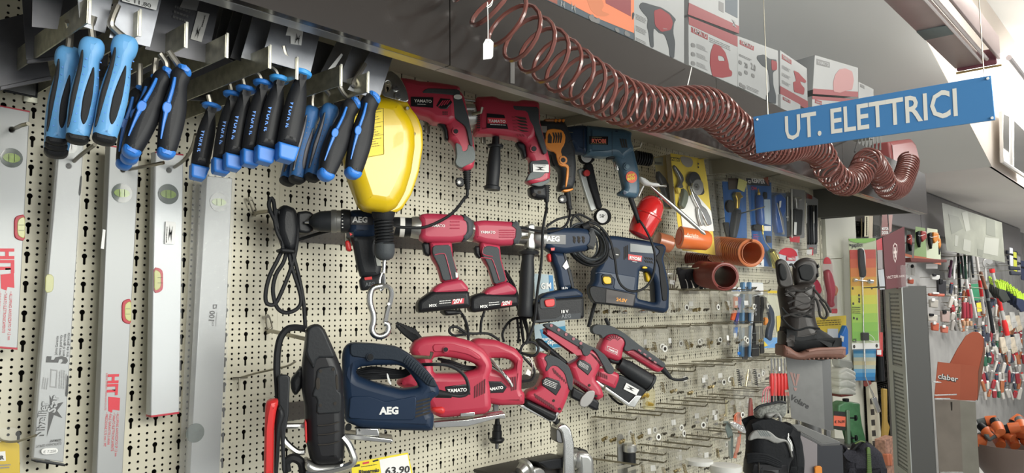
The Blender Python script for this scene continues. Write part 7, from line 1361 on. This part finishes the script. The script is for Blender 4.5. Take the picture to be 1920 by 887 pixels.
# hanging gloves and small items left of the poles
for i,(x,y,w,h,c,lab) in enumerate(((676,470,34,70,(.7,.7,.66),'white pruner card top left under the tray'),(706,470,30,70,(.7,.7,.66),'second white pruner card under the tray'),(690,545,40,40,(.5,.1,.05),'orange grip of the white pruner'),(860,520,60,40,(.65,.65,.62),'white folded leaflet beside the tray'),(870,640,110,24,(.5,.12,.07),'orange-red shelf strip'),(905,590,60,110,(.02,.02,.025),'black sock on a card'),(850,700,60,60,(.45,.43,.38),'pale bagged fittings'),(840,800,70,50,(.6,.58,.52),'clear pack of white parts'),(860,860,50,60,(.55,.12,.06),'orange-red reel pack'),(930,790,60,80,(.4,.3,.27),'brownish bag of parts'),(925,880,50,50,(.5,.14,.09),'red brush pack'))):
    t=gthing('garden_item',lab+' in the far garden bay','garden item',D1,(x,y),.06+.02*(i%3),-30)
    t.b('pack',[(x-w/2,y-h/2),(x+w/2,y-h/2+4),(x+w/2-3,y+h/2),(x-w/2+4,y+h/2-5)],mat('garden_item_%s'%'abcdefghijk'[i],c,.5),.02,0,.006,[],1); t.b('top_part',[(x-w/4,y-h/2-8),(x+w/6,y-h/2-6),(x+w/6,y-h/4),(x-w/4,y-h/4)],BLACK if i%2 else WPRINT,.012,.012,.003,[],1)
# long handled tools
poles=[((245,350),(258,610),BLACK,.010,'black flat rod'),((265,370),(285,530),DGREY,.009,'grey rod'),((290,360),(300,530),mat('dark_green_pole',(.02,.08,.05),.5),.009,'dark green rod'),((318,370),(322,520),MGREY,.008,'slim grey rod'),((335,370),(350,520),DGREY,.010,'dark grey tool'),((372,370),(425,770),mat('white_red_pole',(.6,.58,.55),.4),.012,'white pole with red section'),((400,480),(440,610),mat('wood_brown',(.20,.09,.05),.5),.014,'brown wooden handle'),((440,600),(490,905),CHAR,.014,'long black handle'),((432,450),(460,905),mat('pale_grey_pole',(.5,.5,.48),.35,.3),.010,'pale grey pole'),((478,460),(575,870),mat('pale_grey_pole',(.5,.5,.48),.35,.3),.015,'pale lopper arm with red end'),((300,530),(330,700),mat('white_pole',(.6,.6,.58),.4),.012,'white pole over the red handles'),((330,600),(370,800),mat('white_pole',(.6,.6,.58),.4),.011,'slanting white pole'),((200,400),(185,520),mat('purple_pack_pole',(.16,.06,.12),.4),.010,'purple pole'),((222,380),(215,530),WPRINT,.008,'white slim pole')]
for i,(a,b,m,r,lab) in enumerate(poles):
    t=gthing('long_handled_tool',lab+', %s among the far garden tools'%ordn[i],'garden tool',G1,a,.10+.03*(i%4)); t.lt('pole',a,b,[(0,r*.9),(.05,r),(.95,r),(1,r*.8)],m)
    L=lambda k:(a[0]+(b[0]-a[0])*k,a[1]+(b[1]-a[1])*k)
    if 'red' in lab: t.lt('red_section',L(.42),L(.7),[(0,r*1.1),(1,r*1.1)],REDSW); 
    if 'lopper' in lab: t.lt('red_end',L(.86),L(1.12),[(0,r*1.2),(.3,r*1.6),(1,r*1.3)],REDSW); t.lt('red_cap',L(-.0),L(.06),[(0,r*1.5),(1,r*1.5)],REDSW)
    if i in (0,3,7,8): t.lt('grip_band',L(.2),L(.26),[(0,r*1.15),(1,r*1.15)],MGREY)
t=gthing('lopper_head','pale metal lopper head above the lopper arm','garden tool',G1,(450,420),.14); t.b('blade',[(420,395),(440,385),(480,395),(486,420),(462,432),(436,420),(425,450),(415,430)],GB,.012,0,.003)
for i,(x,lab) in enumerate(((285,'left'),(308,'middle'),(332,'right'))):
    t=gthing('red_handled_pruner','red handled pruner, %s of the three side by side'%lab,'garden tool',G1,(x,750),.16); t.b('grip',[(x-11,690),(x+8,690),(x+10,800),(x-10,805)],mat('pruner_red',(.33,.03,.05),.4),.025,0,.008); t.b('wood_end',[(x-9,820),(x+9,820),(x+8,855),(x-8,855)],mat('pale_wood',(.45,.27,.16),.5),.02,0,.005)
t=gthing('green_cards','green tool cards with yellow label behind the white poles','blister pack',G1,(370,650),.05); t.fl('card',[(330,565),(395,560),(400,675),(345,680)],mat('bottle_green',(.03,.20,.10),.5),0); t.fl('yellow_label',[(372,695),(408,690),(412,752),(380,758)],YCARD,.0)
# gloves: rows of finger tips
for r,(x0,y0,n,dx,dy,ca,cb,lab) in enumerate(((485,520,6,12,7,(.02,.025,.02),(.35,.55,.03),'black and lime gloves hanging in the upper glove row'),(560,540,6,22,16,(.02,.03,.07),(.45,.70,.04),'navy gloves with fluorescent yellow-green fingers'),(590,330,5,6,36,(.03,.035,.05),(.03,.035,.05),'dark blue folded gloves at the top'))):
    for i in range(n):
        x,y=x0+i*dx,y0+i*dy
        t=gthing('work_glove',lab+', %s from the left'%ordn[i],'glove',G1,(x,y),.06+.035*i,-30,.02,'gloves in the far bay')
        if r<2:
            t.b('palm',[(x-18,y+40),(x+22,y+50),(x+60,y+120),(x+10,y+140),(x-22,y+90)],mat('glove_dark_%d'%r if 0 else 'glove_dark_'+'ab'[r],ca,.7),.02,0,.008)
            for k in range(4): t.b('finger',[(x-16+k*11,y+46+k*4),(x-28+k*16,y-6+k*6),(x-20+k*16,y-12+k*6),(x-4+k*11,y+44+k*4)],mat('glove_tip_'+'ab'[r],cb,.6),.016,0,.006,[],1)
        else: t.b('folded_glove',[(x-10,y),(x+60,y+8),(x+64,y+30),(x-6,y+28)],mat('glove_navy',ca,.7),.03,0,.010,[],1)
for i in range(9):
    x,y=548+(i%5)*34,800+(i//5)*150+(i%2)*24
    t=gthing('work_glove','pale beige or grey work glove, %s in the lower glove rows'%ordn[i],'glove',G1,(x,y),.10+.03*(i%3),-30,.02,'pale gloves in the far bay')
    m=mat('beige_glove' if i%2 else 'grey_glove',(.52,.46,.36) if i%2 else (.40,.40,.38),.8,n=.15,ns=20)
    t.b('palm',[(x-20,y-40),(x+16,y-44),(x+30,y+30),(x-8,y+36)],m,.02,0,.008)
    for k in range(4): t.b('finger',[(x-8+k*10,y+28-k*2),(x+3+k*10,y+26-k*2),(x+14+k*9,y+72-k*5),(x+5+k*9,y+76-k*5)],m,.014,0,.005,[],1)
for i in range(4):
    x,y=600+i*26,330+i*30
    t=gthing('glove_card','glove card with white or yellow header, %s at the top right'%ordn[i],'glove',G1,(x,y),.16,-30,.01,'glove cards in the far bay'); t.b('card',[(x,y-20),(x+22,y-14),(x+26,y+120),(x+4,y+112)],mat(['card_white_b','card_lime','card_grey_b','card_navy_b'][i],[(.55,.57,.6),(.5,.52,.06),(.25,.25,.26),(.03,.04,.08)][i],.5),.012,0,.003); t.b('fold',[(x+2,y+20),(x+24,y+26),(x+25,y+40),(x+3,y+34)],BLACK,.014,.002,.002)
# bagged small goods on grids
cl=[((.30,.03,.04),'red'),((.03,.12,.07),'green'),((.45,.43,.40),'grey'),((.55,.53,.48),'cream'),((.05,.06,.09),'navy'),((.40,.14,.06),'orange-brown'),((.25,.24,.23),'charcoal')]
cells=[]
for rn,y,xs_ in [('the %s rack row right of the tower'%ordn[k],600+k*50,range(200,330,28)) for k in range(6)]+[('the %s packet row under the lopper arms'%ordn[k],880+k*46,range(370,700,28)) for k in range(5)]+[('the %s row behind the tool handles'%ordn[k],700+k*60,range(385,540,30)) for k in range(3)]+[('the top row behind the hanging tools',470,range(190,330,24))]+[('the %s long row left of the connector bowl'%ordn[k],1090+k*60,range(395+k*10,700,30)) for k in range(5)]:
    for ci,x in enumerate(xs_): cells.append((x,y,ci,rn))
for i,(x,y,ci,rn) in enumerate(cells):
    c,nm=cl[GR.randrange(7)]; x+=GR.uniform(-8,8); y+=GR.uniform(-10,10); a=GR.uniform(-.35,.35)
    R_=lambda u,v:(x+u*math.cos(a)-v*math.sin(a),y+u*math.sin(a)+v*math.cos(a))
    
    t=gthing('hanging_packet','%s packet, %s from the left in %s'%(nm,ordn[ci],rn),'packet',G1,(x,y),.02+.03*GR.random(),-30,.02,'small packets on the far bay racks')
    L=GR.uniform(20,42); W=GR.uniform(6,14)
    t.b('pack',[R_(-W,-L),R_(W,-L),R_(W*.8,L),R_(-W*.8,L)],mat('rack_pack_'+nm.replace('-','_'),c,.4),.02,0,.006,[],1); t.b('header',[R_(-W*.8,-L-9),R_(W*.8,-L-9),R_(W*.8,-L),R_(-W*.8,-L)],WPRINT if i%3 else REDSW,.006,0,.001,[],0)
t=gthing('wire_rack','grid of wire shelves holding the far garden goods','wire rack',G1,(300,700),.10)
for y in (480,570,640,710,760,830,860): t.cord('rack_wire',[(150,y,.0),(330,y+14,.0),(420,y+24,0)],.003,ZINC,k=1)
for x in (240,330): t.cord('rack_wire',[(x,430,.0),(x+12,860,.0)],.003,ZINC,k=1)
